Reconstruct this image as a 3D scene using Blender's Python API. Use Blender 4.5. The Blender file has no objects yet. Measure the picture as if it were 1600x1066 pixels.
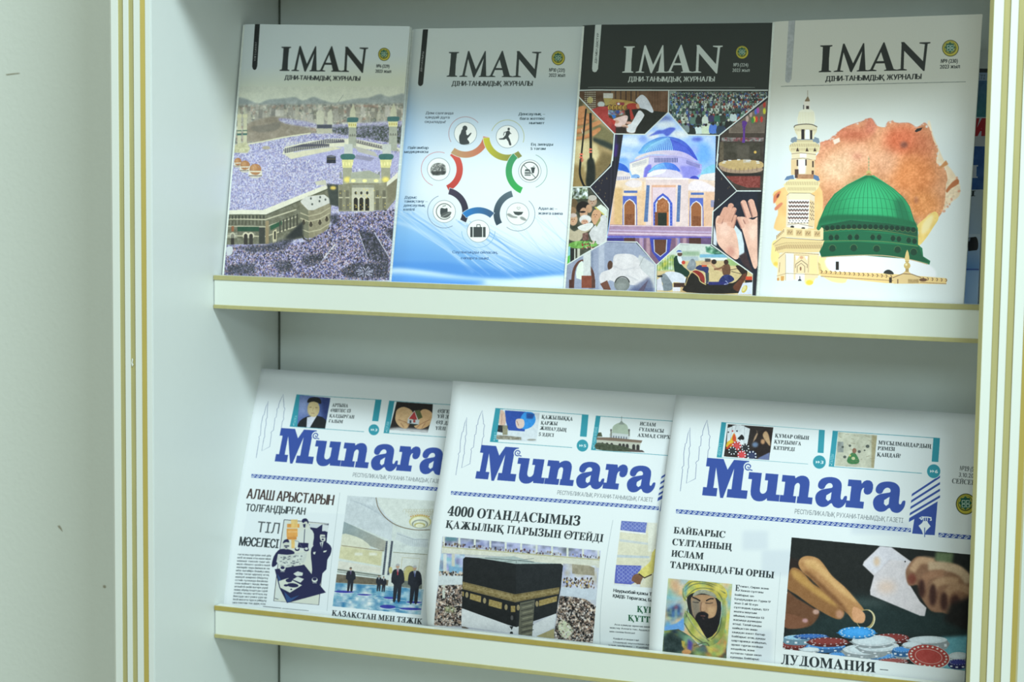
import bpy, bmesh, math, random
import numpy as np
from mathutils import Vector
SC = bpy.context.scene
COL = SC.collection
# ------------------------------------------------------------------ camera
ZB = 1.30                                    # height of the upper shelf lip above the floor
F_PX, YAW, PITCH, ROLL = 3018.56, 0.36745, 0.09694, 0.0123
CAM = np.array([1.0758, -1.74257, 0.13807 + ZB])
def cam_axes():
    cy, sy, cp, sp, cr, sr = math.cos(YAW), math.sin(YAW), math.cos(PITCH), math.sin(PITCH), math.cos(ROLL), math.sin(ROLL)
    f = np.array([-sy*cp, cy*cp, -sp]); r = np.array([cy, sy, 0.]); u = np.cross(r, f)
    return r*cr + u*sr, -r*sr + u*cr, f
CR, CU, CF = cam_axes()
cd = bpy.data.cameras.new('camera'); cam = bpy.data.objects.new('camera', cd); COL.objects.link(cam)
from mathutils import Matrix
cam.matrix_world = Matrix(((CR[0], CU[0], -CF[0], CAM[0]), (CR[1], CU[1], -CF[1], CAM[1]), (CR[2], CU[2], -CF[2], CAM[2]), (0, 0, 0, 1)))
cd.sensor_width = 36.0; cd.lens = F_PX/1600*36.0; cd.clip_start = 0.05
cd.dof.use_dof = True; cd.dof.focus_distance = 1.94; cd.dof.aperture_fstop = 9.0
SC.camera = cam
# ------------------------------------------------------------------ light and exposure
w = bpy.data.worlds.new('room_light'); SC.world = w; w.use_nodes = True
w.node_tree.nodes['Background'].inputs[0].default_value = (0.90, 1.0, 0.80, 1)
w.node_tree.nodes['Background'].inputs[1].default_value = 0.46
def area(name, loc, target, size, power, color):
    l = bpy.data.lights.new(name, 'AREA'); l.shape = 'RECTANGLE'; l.size, l.size_y = size; l.energy = power; l.color = color
    o = bpy.data.objects.new(name, l); COL.objects.link(o); o.location = loc
    o.rotation_euler = (Vector(target) - Vector(loc)).to_track_quat('-Z', 'Y').to_euler(); return o
area('ceiling_lamp', (1.55, -1.45, 3.15), (0.45, 0.1, 1.1), (0.8, 0.4), 68, (0.80, 0.98, 1.0))
area('window_daylight', (1.5, -3.2, 2.35), (0.4, 0.1, 1.1), (0.7, 0.5), 19, (0.74, 0.95, 1.0))
SC.view_settings.view_transform = 'Standard'; SC.view_settings.look = 'None'
SC.view_settings.gamma = 1.0; SC.view_settings.use_curve_mapping = False; SC.view_settings.exposure = 0.12

# ------------------------------------------------------------------ pixel <-> space helpers (photo taken as 1600 x 1066)
def ray(x, y):
    x = np.asarray(x, float)[..., None]; y = np.asarray(y, float)[..., None]
    return CF + CR*(x-800)/F_PX - CU*(y-533)/F_PX
def project(P):
    d = np.asarray(P, float) - CAM; z = d @ CF
    return np.stack([800 + F_PX*(d @ CR)/z, 533 - F_PX*(d @ CU)/z], -1)
def at_y(x, y, Y):
    d = ray(x, y); return CAM + d*(Y-CAM[1])/d[1]
def at_x(x, y, X):
    d = ray(x, y); return CAM + d*(X-CAM[0])/d[0]

# ------------------------------------------------------------------ object helpers
def link(name, verts, faces, mat=None, parent=None, uvs=None, smooth=False):
    me = bpy.data.meshes.new(name); me.from_pydata([tuple(map(float, v)) for v in verts], [], faces)
    if uvs is not None:
        l = me.uv_layers.new(name='UVMap'); vi = np.zeros(len(me.loops), int); me.loops.foreach_get('vertex_index', vi)
        l.data.foreach_set('uv', np.asarray(uvs, np.float32)[vi].ravel())
    if mat: me.materials.append(mat)
    if smooth: me.polygons.foreach_set('use_smooth', [True]*len(me.polygons))
    me.update()
    o = bpy.data.objects.new(name, me); COL.objects.link(o)
    if parent: o.parent = parent
    return o
def box(name, lo, hi, mat, parent=None, bevel=0.0):
    bm = bmesh.new(); bmesh.ops.create_cube(bm, size=1.0)
    for v in bm.verts: v.co = Vector([(lo[i]+hi[i])/2 + v.co[i]*(hi[i]-lo[i]) for i in range(3)])
    if bevel: bmesh.ops.bevel(bm, geom=bm.edges[:], offset=bevel, segments=2, affect='EDGES', profile=0.5)
    me = bpy.data.meshes.new(name); bm.to_mesh(me); bm.free(); me.materials.append(mat)
    o = bpy.data.objects.new(name, me); COL.objects.link(o)
    if parent: o.parent = parent
    return o
def extrude_profile(name, prof, a, b, axis, mat, parent=None):
    """closed 2-D profile run along an axis: 'x' -> profile is (Y, Z); 'z' -> profile is (X, Y)"""
    n = len(prof)
    mk = (lambda p, t: (t, p[0], p[1])) if axis == 'x' else (lambda p, t: (p[0], p[1], t))
    vs = [mk(p, a) for p in prof] + [mk(p, b) for p in prof]
    fs = [(i, (i+1) % n, n+(i+1) % n, n+i) for i in range(n)] + [tuple(range(n))[::-1], tuple(range(n, 2*n))]
    o = link(name, vs, fs, mat, parent)
    bm = bmesh.new(); bm.from_mesh(o.data); bmesh.ops.recalc_face_normals(bm, faces=bm.faces[:]); bm.to_mesh(o.data); bm.free()
    return o
def empty(name, loc, label=None, cat=None, group=None):
    o = bpy.data.objects.new(name, None); o.empty_display_size = 0.05; COL.objects.link(o)
    if label: o['label'] = label
    if cat: o['category'] = cat
    if group: o['group'] = group
    return o
def mat(name, color, rough=0.5, bump=0.0, scale=60.0, var=0.0, spec=0.5, coat=0.0, metallic=0.0, stretch=(1, 1, 1)):
    m = bpy.data.materials.new(name); m.use_nodes = True; nt = m.node_tree; b = nt.nodes['Principled BSDF']
    b.inputs['Base Color'].default_value = (*color, 1); b.inputs['Roughness'].default_value = rough
    b.inputs['Specular IOR Level'].default_value = spec; b.inputs['Coat Weight'].default_value = coat; b.inputs['Metallic'].default_value = metallic
    tc = nt.nodes.new('ShaderNodeTexCoord'); mp = nt.nodes.new('ShaderNodeMapping'); mp.inputs['Scale'].default_value = stretch
    nt.links.new(tc.outputs['Object'], mp.inputs[0])
    nz = nt.nodes.new('ShaderNodeTexNoise'); nz.inputs['Scale'].default_value = scale; nz.inputs['Detail'].default_value = 4
    nt.links.new(mp.outputs[0], nz.inputs['Vector'])
    if var:
        mr = nt.nodes.new('ShaderNodeMapRange'); mr.inputs[3].default_value = 1-var; mr.inputs[4].default_value = 1+var
        mx = nt.nodes.new('ShaderNodeMix'); mx.data_type = 'RGBA'; mx.blend_type = 'MULTIPLY'; mx.inputs[0].default_value = 1
        mx.inputs[6].default_value = (*color, 1); nt.links.new(nz.outputs[0], mr.inputs[0]); nt.links.new(mr.outputs[0], mx.inputs[7])
        nt.links.new(mx.outputs[2], b.inputs['Base Color'])
    if bump:
        bp = nt.nodes.new('ShaderNodeBump'); bp.inputs['Strength'].default_value = bump; bp.inputs['Distance'].default_value = 0.002
        nt.links.new(nz.outputs[0], bp.inputs['Height']); nt.links.new(bp.outputs[0], b.inputs['Normal'])
    return m
M_LAM = mat('white_laminate', (0.70, 0.74, 0.73), 0.38, 0.03, 90, 0.012)
M_BACK = mat('grey_white_backboard', (0.66, 0.71, 0.69), 0.5, 0.05, 90, 0.02)
M_STILE = mat('gloss_white_lacquer', (0.72, 0.75, 0.71), 0.3, 0.02, 60, 0.01)
M_LIP = mat('cream_white_lacquer', (0.71, 0.74, 0.68), 0.3, 0.02, 60, 0.01)
M_GOLD = mat('matt_gold_paint', (0.42, 0.38, 0.17), 0.42, 0.15, 120, 0.12, stretch=(1, 1, .1))
M_GOLD2 = mat('bright_gold_paint', (0.44, 0.34, 0.085), 0.38, 0.15, 120, 0.10, metallic=0.2, stretch=(1, 1, .1))
M_WALL = mat('painted_wall', (0.74, 0.78, 0.74), 0.6, 0.25, 140, 0.02)
M_FLOOR = mat('grey_floor', (0.35, 0.34, 0.32), 0.5, 0.1, 20, 0.1)
M_PAPER = mat('paper_edges', (0.72, 0.74, 0.70), 0.8, 0.4, 400, 0.15, stretch=(.05, .05, 1))
M_DARK = mat('dark_joint', (0.10, 0.12, 0.10), 0.8)
M_STAIN = mat('brown_scuff', (0.36, 0.34, 0.27), 0.8)
# ------------------------------------------------------------------ setting
W, D1, D2, H, LH = 0.8485, 0.1299, 0.2831, 0.3722, 0.0371
o = box('floor', (-2.5, -3.5, -0.05), (3.2, 0.40, 0.0), M_FLOOR); o['kind'] = 'structure'
o = box('wall_back', (-2.5, 0.30, 0.0), (3.2, 0.40, 2.7), M_WALL); o['kind'] = 'structure'
# ------------------------------------------------------------------ bookcase
case = empty('bookcase', (0, 0, 0), 'tall white bookcase with gold striped uprights holding magazines and newspapers on its two shelves', 'bookcase')
case.location = (0, 0, 0)
ZT = 1.95
def stile_profile(x0, mirror):
    # chamfer, flat, groove, flat, groove, flat, chamfer (metres across), 2.5 mm deep grooves
    cuts = [0, .0045, .0130, .0185, .0245, .0300, .0385, .0430]
    return cuts
def stile(x0, part):
    s = 1.0
    pr = [(0, .018), (0, .0035), (.0038, 0)]
    gold = []
    for a, b in ((.0118, .0184), (.0243, .0309)):
        pr += [(a, 0), (a+.0009, .0022), (b-.0009, .0022), (b, 0)]
        gold.append((a+.0004, b-.0004))
    pr += [(.0388, 0), (.0430, .0035), (.0430, .018)]
    o = extrude_profile('stile', [(x0+p[0], p[1]) for p in pr], 0.0, ZT, 'z', M_STILE, case)
    for a, b in gold:
        extrude_profile('gold_groove', [(x0+a, .0006), (x0+a+.0007, .0018), (x0+b-.0007, .0018), (x0+b, .0006), (x0+b, .0024), (x0+a, .0024)], 0.0, ZT, 'z', M_GOLD, o)
    for e in ((1,) if x0 < 0 else (0, 1)):
        if e == 0: q = [(-.0003, .018), (-.0003, .0033), (.0036, -.0004), (.0040, .0004), (.0008, .0040), (.0008, .018)]
        else: q = [(.0433, .018), (.0433, .0033), (.0390, -.0004), (.0386, .0004), (.0422, .0040), (.0422, .018)]
        extrude_profile('gold_edge', [(x0+p[0], p[1]) for p in q], 0.0, ZT, 'z', M_GOLD if e == 0 else M_GOLD2, o)
stile(-.0496, case)
stile(W-.0002, case)
# side panels: the left one shows its front edge as a pale strip beside the stile
box('side_panel', (-.0180, .0040, 0), (0, D2, ZT), M_LAM, case, .0006)
box('edge_band', (-.0066, .0025, 0), (-.0002, .0041, ZT), M_LAM, case, .0003)
box('side_panel', (W+.004, .018, 0), (W+.0425, D2, ZT), M_LAM, case, .0006)
box('back_panel', (-.018, D2, 0), (W+.02, D2+.006, ZT), M_BACK, case)
box('corner_joint', (-.0002, D2-.0012, 0), (.0022, D2, ZT), M_DARK, case)  # thin dark strip along the joint of side and back panel
def shelf(z, k):
    # display shelf: a board with an upright front lip trimmed in gold
    s = box('shelf', (.0008, D1+.011, z-.032), (W+.003, D2-.0012, z-.012), M_LAM, case, .0006)
    box('front_lip', (.0008, D1, z-LH+.0008), (W+.003, D1+.011, z-.0003), M_LIP, s, .0010)
    box('gold_trim', (.0006, D1-.0010, z-.0054), (W+.003, D1+.0012, z-.0003), M_GOLD2 if k else M_GOLD, s, .0004)
    box('gold_trim', (.0006, D1-.0010, z-LH), (W+.003, D1+.0012, z-LH+.0042), M_GOLD, s, .0004)
    return s
shelf(ZB, 0); shelf(ZB-H, 1)
# the board and rail above, and the plinth below, out of view
box('top_rail', (-.006, .002, ZB+.350), (W+.004, .020, ZB+.42), M_STILE, case, .001)
box('top_board', (.0, .020, ZB+.350), (W+.004, D2, ZB+.37), M_LAM, case)
box('bottom_board', (.0, .020, .08), (W+.004, D2, .10), M_LAM, case)
box('plinth', (-.006, .01, 0), (W+.004, .026, .10), M_LAM, case)
# ------------------------------------------------------------------ printing: a small scan-line painter for the printed sheets
def catmull(pts, n=5, closed=True):
    p = np.asarray(pts, float); N = len(p); out = []
    idx = range(N) if closed else range(N-1)
    for i in idx:
        if closed: a, b, c, d = p[i-1], p[i], p[(i+1) % N], p[(i+2) % N]
        else: a, b, c, d = p[max(i-1, 0)], p[i], p[i+1], p[min(i+2, N-1)]
        for t in np.arange(n)/n:
            out.append(.5*((2*b)+(c-a)*t+(2*a-5*b+4*c-d)*t*t+(3*b-a-3*c+d)*t**3))
    if not closed: out.append(p[-1])
    return np.array(out)
def raster(cs, x0, y0, w, h, ss=3):
    """non-zero winding coverage of closed contours on a w x h pixel window"""
    P, Q = [], []
    for c in cs:
        c = (np.asarray(c, float)-[x0, y0])*ss; P.append(c); Q.append(np.roll(c, -1, 0))
    P = np.concatenate(P); Q = np.concatenate(Q)
    sg = np.where(Q[:, 1] > P[:, 1], 1, -1); up = sg > 0
    A = np.where(up[:, None], P, Q); B = np.where(up[:, None], Q, P)
    r0 = np.clip(np.ceil(A[:, 1]-.5), 0, h*ss).astype(int); r1 = np.clip(np.ceil(B[:, 1]-.5), 0, h*ss).astype(int)
    n = np.maximum(r1-r0, 0); tot = n.sum()
    D = np.zeros((h*ss, w*ss+1), np.int16)
    if tot:
        e = np.repeat(np.arange(len(n)), n); r = np.arange(tot)-np.repeat(np.cumsum(n)-n, n)+r0[e]
        dy = B[e, 1]-A[e, 1]; x = A[e, 0]+(r+.5-A[e, 1])*(B[e, 0]-A[e, 0])/dy
        np.add.at(D, (r, np.clip(np.ceil(x-.5), 0, w*ss).astype(int)), sg[e].astype(np.int16))
    m = (np.cumsum(D[:, :-1], 1) != 0)
    return m.reshape(h, ss, w, ss).mean((1, 3)).astype(np.float32)
def blur1(a, r):
    if r < .5: return a
    k = int(round(r)); 
    for ax in (0, 1):
        for _ in (0, 1):
            pad = [(0, 0)]*a.ndim; pad[ax] = (k+1, k); s = np.cumsum(np.pad(a, pad, mode='edge'), ax, dtype=np.float64)
            n = 2*k+1; hi = np.take(s, np.arange(n, s.shape[ax]), ax); lo = np.take(s, np.arange(0, s.shape[ax]-n), ax)
            a = ((hi-lo)/n).astype(np.float32)
    return a
def upsample(small, H_, W_):
    h, w_ = small.shape[:2]; y = np.linspace(0, h-1.001, H_); x = np.linspace(0, w_-1.001, W_)
    yi = y.astype(int); xi = x.astype(int); fy = (y-yi)[:, None]; fx = (x-xi)[None, :]
    fy = fy*fy*(3-2*fy); fx = fx*fx*(3-2*fx)
    if small.ndim == 3: fy = fy[..., None]; fx = fx[..., None]
    a = small[yi][:, xi]; b = small[yi][:, xi+1]; c = small[yi+1][:, xi]; d = small[yi+1][:, xi+1]
    return (a*(1-fy)+c*fy)*(1-fx)+(b*(1-fy)+d*fy)*fx
class Canvas:
    def __init__(s, w_, h_, mapper, bg, seed=1):
        s.w, s.h, s.map = w_, h_, mapper; s.im = np.empty((h_, w_, 3), np.float32); s.im[:] = bg
        s.f = (0, 0, 1.0); s.rng = np.random.default_rng(seed); s.clip = None
    def Z(s, x0, y0, k): s.f = (x0, y0, k); return s
    def P(s, pts):
        p = np.asarray(pts, float).reshape(-1, 2); return s.map(p/s.f[2]+[s.f[0], s.f[1]])
    def dens(s, p):
        p = np.asarray(p, float); out = []
        for a, b in zip(p, np.roll(p, -1, 0)):
            n = max(1, int(np.hypot(*(b-a))/s.f[2]/25)); out += [a+(b-a)*t/n for t in range(n)]
        return np.array(out)
    def px(s): # texture pixels per frame unit
        q = s.map(np.array([[s.f[0]+30, s.f[1]+30.], [s.f[0]+30, s.f[1]+31.]])); return np.hypot(*(q[1]-q[0]))/s.f[2]
    def fill(s, cs, col, a=1.0, blur=0, grad=None, tex=0, cell=6, mask=None, sp=None):
        """cs: contours in texture pixels; grad=(p0,p1,col2) in texture pixels; tex: value noise amount; sp: speckle palette"""
        allp = np.concatenate(cs); pad = int(blur*2+2)
        x0 = max(0, int(allp[:, 0].min())-pad); x1 = min(s.w, int(allp[:, 0].max())+pad+1)
        y0 = max(0, int(allp[:, 1].min())-pad); y1 = min(s.h, int(allp[:, 1].max())+pad+1)
        if x1 <= x0 or y1 <= y0: return
        m = raster(cs, x0, y0, x1-x0, y1-y0)
        if blur: m = blur1(m, blur)
        if s.clip is not None: m = m*s.clip[y0:y1, x0:x1]
        c = np.asarray(col, np.float32)
        if grad is not None:
            p0, p1, c2 = grad; d = p1-p0; yy, xx = np.mgrid[y0:y1, x0:x1]
            t = np.clip(((xx-p0[0])*d[0]+(yy-p0[1])*d[1])/(d@d), 0, 1)[..., None]; c = c*(1-t)+np.asarray(c2, np.float32)*t
        if sp is not None:
            pal = np.asarray(sp, np.float32); ch, cw = max(2, int((y1-y0)/cell)+2), max(2, int((x1-x0)/cell)+2)
            k = s.rng.integers(0, len(pal), (ch, cw)); c = upsample(pal[k], y1-y0, x1-x0)
            k = s.rng.integers(0, len(pal), (ch*2, cw*2)); c = .55*c+.45*upsample(pal[k], y1-y0, x1-x0); c = c+(c-pal.mean(0))*.5
        if tex:
            h, w_ = y1-y0, x1-x0; n = 0
            for o_, am in ((1, .5), (2, .3), (4, .2)):
                cc = cell/o_; n = n+am*upsample(s.rng.uniform(-1, 1, (max(2, int(h/cc)+2), max(2, int(w_/cc)+2))), h, w_)
            c = c+(n*tex*2)[..., None]
        m = (m*a)[..., None]; s.im[y0:y1, x0:x1] = s.im[y0:y1, x0:x1]*(1-m)+np.clip(c, 0, 255)*m
    def poly(s, pts, col, smooth=0, g=None, blur=0, **k):
        p = catmull(pts, smooth) if smooth else s.dens(pts); gr = None
        if g: q = s.P([g[0], g[1]]); gr = (q[0], q[1], g[2])
        s.fill([s.P(p)], col, blur=blur*s.px(), grad=gr, **k)
    def multi(s, lst, col, **k): s.fill([s.P(s.dens(p)) for p in lst], col, **k)
    def rect(s, x0, y0, x1, y1, col, **k): s.poly([(x0, y0), (x1, y0), (x1, y1), (x0, y1)], col, **k)
    def ell(s, cx, cy, rx, ry, col, rot=0, n=28, **k):
        t = np.linspace(0, 2*math.pi, n, endpoint=False); c_, s_ = math.cos(rot), math.sin(rot)
        s.poly([(cx+rx*math.cos(a)*c_-ry*math.sin(a)*s_, cy+rx*math.cos(a)*s_+ry*math.sin(a)*c_) for a in t], col, **k)
    def stroke(s, pts, wd, col, smooth=0, closed=False, w2=None, **k):
        p = catmull(pts, smooth, closed) if smooth else np.asarray(pts, float)
        if closed: p = np.vstack([p, p[:1]])
        d = np.gradient(p, axis=0) if len(p) > 2 else np.repeat(p[1:]-p[:1], 2, 0); n = np.stack([-d[:, 1], d[:, 0]], 1)
        n /= np.hypot(n[:, 0], n[:, 1])[:, None]+1e-9; ww = np.linspace(wd, w2 if w2 is not None else wd, len(p))[:, None]/2
        # drawn as short quads so that tight bends stay filled
        cs = []
        a, b = p+n*ww, p-n*ww
        for i in range(len(p)-1):
            q = np.array([a[i], a[i+1], b[i+1], b[i]]); ar = np.sum(q[:, 0]*np.roll(q[:, 1], -1)-np.roll(q[:, 0], -1)*q[:, 1])
            cs.append(s.P(q if ar > 0 else q[::-1]))
        bl = k.pop('blur', 0); s.fill(cs, col, blur=bl*s.px(), **k)
    def arc(s, cx, cy, r, a0, a1, wd, col, ry=None, n=24, w2=None, **k):
        t = np.radians(np.linspace(a0, a1, n)); ry = ry or r
        s.stroke([(cx+r*math.cos(q), cy+ry*math.sin(q)) for q in t], wd, col, w2=w2, **k)
    def text(s, txt, p0, p1, h, col, font='s', bold=0, slant=0, blur=0, a=1.0, fit=True, tr=0):
        """set a line of type: baseline from p0 to p1 (frame units), capital height h"""
        q = s.P([p0, p1]); d = q[1]-q[0]; L = np.hypot(*d); d = d/L; n = np.array([d[1], -d[0]])
        hp = h*s.px()
        cs, adv = layout(txt, font, tr)
        if not cs: return
        k = hp/CAPH[font]; kx = L/adv if fit else k
        out = []
        offs = [0] if not bold else list(np.linspace(-bold*hp*.5, bold*hp*.5, 3 if bold < .08 else 5))
        for c in cs:
            for o_ in offs:
                X = c[:, 0]*kx+o_+c[:, 1]*k*slant
                out.append(q[0]+X[:, None]*d+(c[:, 1]*k)[:, None]*n)
        s.fill(out, col, blur=blur*s.px(), a=a)
    def lines(s, x, y, wd, n, step, h, col=(90, 96, 96), vx=(0, 1), hx=(1, 0), words=None, **k):
        """small body type: n lines below each other; hx is the run direction of a line per unit, vx the downward step direction"""
        for i in range(n):
            t = words[i] if words else ''
            if not t: continue
            x0, y0 = x+vx[0]*step*i, y+vx[1]*step*i
            f = min(1., .55+.45*len(t)/max(len(q) for q in words)) if not k.get('full') else 1.
            s.text(t, (x0, y0), (x0+hx[0]*wd*f, y0+hx[1]*wd*f), h, col, bold=k.get('bold', 0), blur=k.get('blur', 0), a=k.get('a', 1), font=k.get('font', 's'))
    def mottle(s, amp=7, cells=(4, 14), a=1.0):
        n = 0
        for k, c_ in enumerate(cells): n = n+upsample(s.rng.uniform(-1, 1, (int(s.h/c_)+2, int(s.w/c_)+2)), s.h, s.w)*(1 if k == 0 else .8)
        L = s.im.mean(2); n = n*amp*(.45+.55*np.clip(L/160, 0, 1)); m = s.clip if s.clip is not None else 1
        s.im = np.clip(s.im+(n*m)[..., None]*np.array([1.0, .98, .94], np.float32), 0, 255)
    def unclip(s, amp=7, cells=(4, 14)): s.mottle(amp, cells); s.clip = None
    def image(s, name, white=(236, 243, 242), albedo=.83, grain=1.2):
        im = s.im+s.rng.normal(0, grain, s.im.shape[:2])[..., None]
        lin = lambda c: np.where(c <= .04045, c/12.92, ((np.maximum(c, 0)+.055)/1.055)**2.4)
        a = lin(np.clip(im, 0, 255)/255)/lin(np.array(white)/255.)*albedo
        a = np.clip(a, 0, 1); e = np.where(a <= .0031308, a*12.92, 1.055*a**(1/2.4)-.055)
        buf = np.ones((s.h, s.w, 4), np.float32); buf[..., :3] = e[::-1]
        img = bpy.data.images.new(name, s.w, s.h); img.pixels.foreach_set(buf.ravel()); img.update(); img.pack(); return img
# ------------------------------------------------------------------ type: outlines from Blender's own built-in font
GL = {}; CAPH = {}
MB = dict(zip('АВЕКМНОРСТХІГПЛФӨҮУ', '𝐀𝐁𝐄𝐊𝐌𝐇𝐎𝐏𝐂𝐓𝐗𝐈𝚪𝚷𝚲𝚽𝚯𝐘𝐘'))
for i, c in enumerate('ABCDEFGHIJKLMNOPQRSTUVWXYZ'): MB[c] = chr(0x1D400+i)
for i, c in enumerate('abcdefghijklmnopqrstuvwxyz'): MB[c] = chr(0x1D41A+i)
for i in range(10): MB[str(i)] = chr(0x1D7CE+i)
def load_glyphs(chars):
    tc = bpy.data.curves.new('type_source', 'FONT'); tc.body = '\n'.join(chars); tc.resolution_u = 3; tc.space_line = 3.0
    to = bpy.data.objects.new('type_source', tc); COL.objects.link(to)
    dg = bpy.context.evaluated_depsgraph_get(); cu = to.evaluated_get(dg).to_curve(dg)
    for sp in cu.splines:
        bp = sp.bezier_points; pts = []
        n = len(bp)
        for i in range(n):
            a, b = bp[i], bp[(i+1) % n]; p = [np.array(v[:2]) for v in (a.co, a.handle_right, b.handle_left, b.co)]
            straight = a.handle_right_type == 'VECTOR' and b.handle_left_type == 'VECTOR'
            for t in ([0] if straight else (0, .25, .5, .75)):
                pts.append((1-t)**3*p[0]+3*(1-t)**2*t*p[1]+3*(1-t)*t*t*p[2]+t**3*p[3])
        pts = np.array(pts); row = int(round(-(pts[:, 1].mean()-.33)/3.0)); row = min(max(row, 0), len(chars)-1)
        pts[:, 1] += 3.0*row; GL.setdefault(chars[row], []).append(pts)
    bpy.data.objects.remove(to); bpy.data.curves.remove(tc)
SANS = 'АӘБВГҒДЕЖЗИЙКҚЛМНҢОӨПРСТУҰҮФХЦЧШЫЬІЯЭЮабвгғдежзийкқлмнңоөпрстуұүфхцчшщыьэюяіһә0123456789()№?!–-.,:»«/IMANE'
load_glyphs(list(dict.fromkeys(SANS))+list(dict.fromkeys(MB.values())))
def bb(cs): p = np.concatenate(cs); return p.min(0), p.max(0)
CAPH['s'] = bb(GL['Н'])[1][1]; CAPH['t'] = bb(GL['𝐇'])[1][1]; CAPH['c'] = CAPH['s']
def fx(cs, w_=None):
    m, M = bb(cs); return [np.stack([m[0]+M[0]-c[:, 0], c[:, 1]], 1)[::-1] for c in cs]
def fy(cs, h): return [np.stack([c[:, 0], h-c[:, 1]], 1)[::-1] for c in cs]
def mv(cs, dx, dy=0, kx=1, ky=1): return [c*[kx, ky]+[dx, dy] for c in cs]
def rc(x0, y0, x1, y1): # same winding as the font outlines
    q = np.array([(x0, y0), (x0, y1), (x1, y1), (x1, y0)], float); return [q if WIND > 0 else q[::-1]]
def area2(c): return np.sum(c[:, 0]*np.roll(c[:, 1], -1)-np.roll(c[:, 0], -1)*c[:, 1])
WIND = -np.sign(area2(max(GL['𝐈'], key=lambda c: abs(area2(c)))))
SER = {}
if (bb(GL['1'])[1]-bb(GL['1'])[0])[0] < .2: # give the plain bar of the 1 its flag
    m_, M_ = bb(GL['1']); q_ = np.array([(m_[0]+.01, M_[1]), (m_[0]+.01, M_[1]-.10), (m_[0]-.15, M_[1]-.20), (m_[0]-.15, M_[1]-.12)]); GL['1'] = GL['1']+[q_ if (area2(q_) < 0) == (WIND > 0) else q_[::-1]]
def build_serif():
    h = CAPH['t']; g = {k: GL[v] for k, v in MB.items() if v in GL}
    m, M = bb(g['Н']); wN = M[0]
    tick = lambda x: rc(x-.12, -.14, x, .04)
    g['Қ'] = g['К']+tick(bb(g['К'])[1][0]); g['Ң'] = g['Н']+tick(bb(g['Н'])[1][0]+.02)
    g['Ү'] = g['У'] = g['У']; g['Ұ'] = g['У']+rc(.2, h*.36, bb(g['У'])[1][0]-.16, h*.43)
    g['Ғ'] = g['Г']+rc(-.03, h*.42, .42, h*.49)
    g['И'] = fx(g['N']); g['Й'] = g['И']+rc(.24, h*1.1, .52, h*1.17)+rc(.2, h*1.13, .27, h*1.25)+rc(.49, h*1.13, .56, h*1.25)
    g['Я'] = fx(g['R']); g['Ь'] = fy(g['Р'], h); b = bb(g['Ь']); g['Ы'] = g['Ь']+mv(g['І'], b[1][0]-.01)
    g['Б'] = g['Ь']+rc(.1, h-.05, b[1][0]-.03, h)+rc(b[1][0]-.07, h-.2, b[1][0]-.03, h)
    l = bb(g['Л']); g['Д'] = g['Л']+rc(.0, 0, l[1][0]+.02, .055)+rc(.0, -.15, .05, .05)+rc(l[1][0]-.03, -.15, l[1][0]+.02, .05)
    g['З'] = mv(GL['𝟑'], 0, 0, 1.12, 1); kk = bb(g['К']); r = mv(fx(g['К']), 0); off = kk[1][0]-.42
    g['Ж'] = r+mv(g['К'], off); g['Ә'] = [np.array([bb(g['Е'])[1][0], 0])+c*[-1, 1] for c in g['Е']]; g['Ә'] = [c[::-1] for c in g['Ә']]
    g['Ш'] = g['І']+mv(g['І'], .3)+mv(g['І'], .6)+rc(.1, 0, .85, .05); g['–'] = rc(.05, h*.32, .6, h*.38); g['?'] = GL['?']; g['№'] = GL['№']; g['.'] = GL['.']
    P = lambda l: [(np.array(l, float)*h) if (area2(np.array(l, float)) < 0) == (WIND > 0) else (np.array(l, float)*h)[::-1]]
    R_ = lambda a, b, c, d: rc(a*h, b*h, c*h, d*h); s4 = .045
    ball = P([(-.02, .07), (0, .02), (.05, 0), (.11, .02), (.13, .08), (.10, .13), (.04, .14), (0, .12)])
    g['Л'] = R_(.50, .02, .71, .98)+R_(.40, 0, .81, s4)+R_(.20, 1-s4, .81, 1)+P([(.29, .97), (.36, .97), (.34, .60), (.27, .22), (.18, .06), (.08, 0), (.06, .05), (.14, .10), (.22, .26), (.27, .60)])+ball
    g['Д'] = R_(.56, .02, .77, .98)+R_(.24, 1-s4, .86, 1)+R_(0, 0, .96, .085)+R_(0, -.22, .075, .08)+R_(.885, -.22, .96, .08)+P([(.36, .97), (.42, .97), (.40, .60), (.30, .25), (.19, .03), (.11, .03), (.22, .22), (.33, .60)])
    g['У'] = P([(.10, .98), (.33, .98), (.56, .38), (.46, .24)])+P([(.76, .98), (.83, .98), (.46, .13), (.36, .02), (.24, -.01), (.16, .03), (.17, .08), (.30, .05), (.40, .16)])+R_(.0, 1-s4, .44, 1)+R_(.62, 1-s4, .94, 1)+[c+[h*.10, 0] for c in ball]
    st = lambda x: R_(x+.1, .02, x+.31, .98)+R_(x, 0, x+.41, s4)+R_(x, 1-s4, x+.41, 1)
    g['И'] = st(0)+st(.56)+P([(.26, .16), (.26, .26), (.72, .86), (.72, .76)])
    g['Й'] = g['И']+P([(.26, 1.2), (.30, 1.1), (.48, 1.05), (.66, 1.1), (.70, 1.2), (.62, 1.2), (.58, 1.14), (.48, 1.12), (.38, 1.14), (.34, 1.2)])
    SER.update(g)
build_serif()
def layout(txt, font, tr=0):
    x = 0; out = []; tab = SER if font == 't' else GL; sp = .05 if font == 't' else .09
    for ch in txt:
        if ch == ' ': x += .27+tr; continue
        g = tab.get(ch) or GL.get(ch)
        if not g: x += .3; continue
        m, M = bb(g); out += [c+[x-m[0], 0] for c in g]; x += M[0]-m[0]+sp+tr
    return out, max(x-sp-tr, .01)
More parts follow.
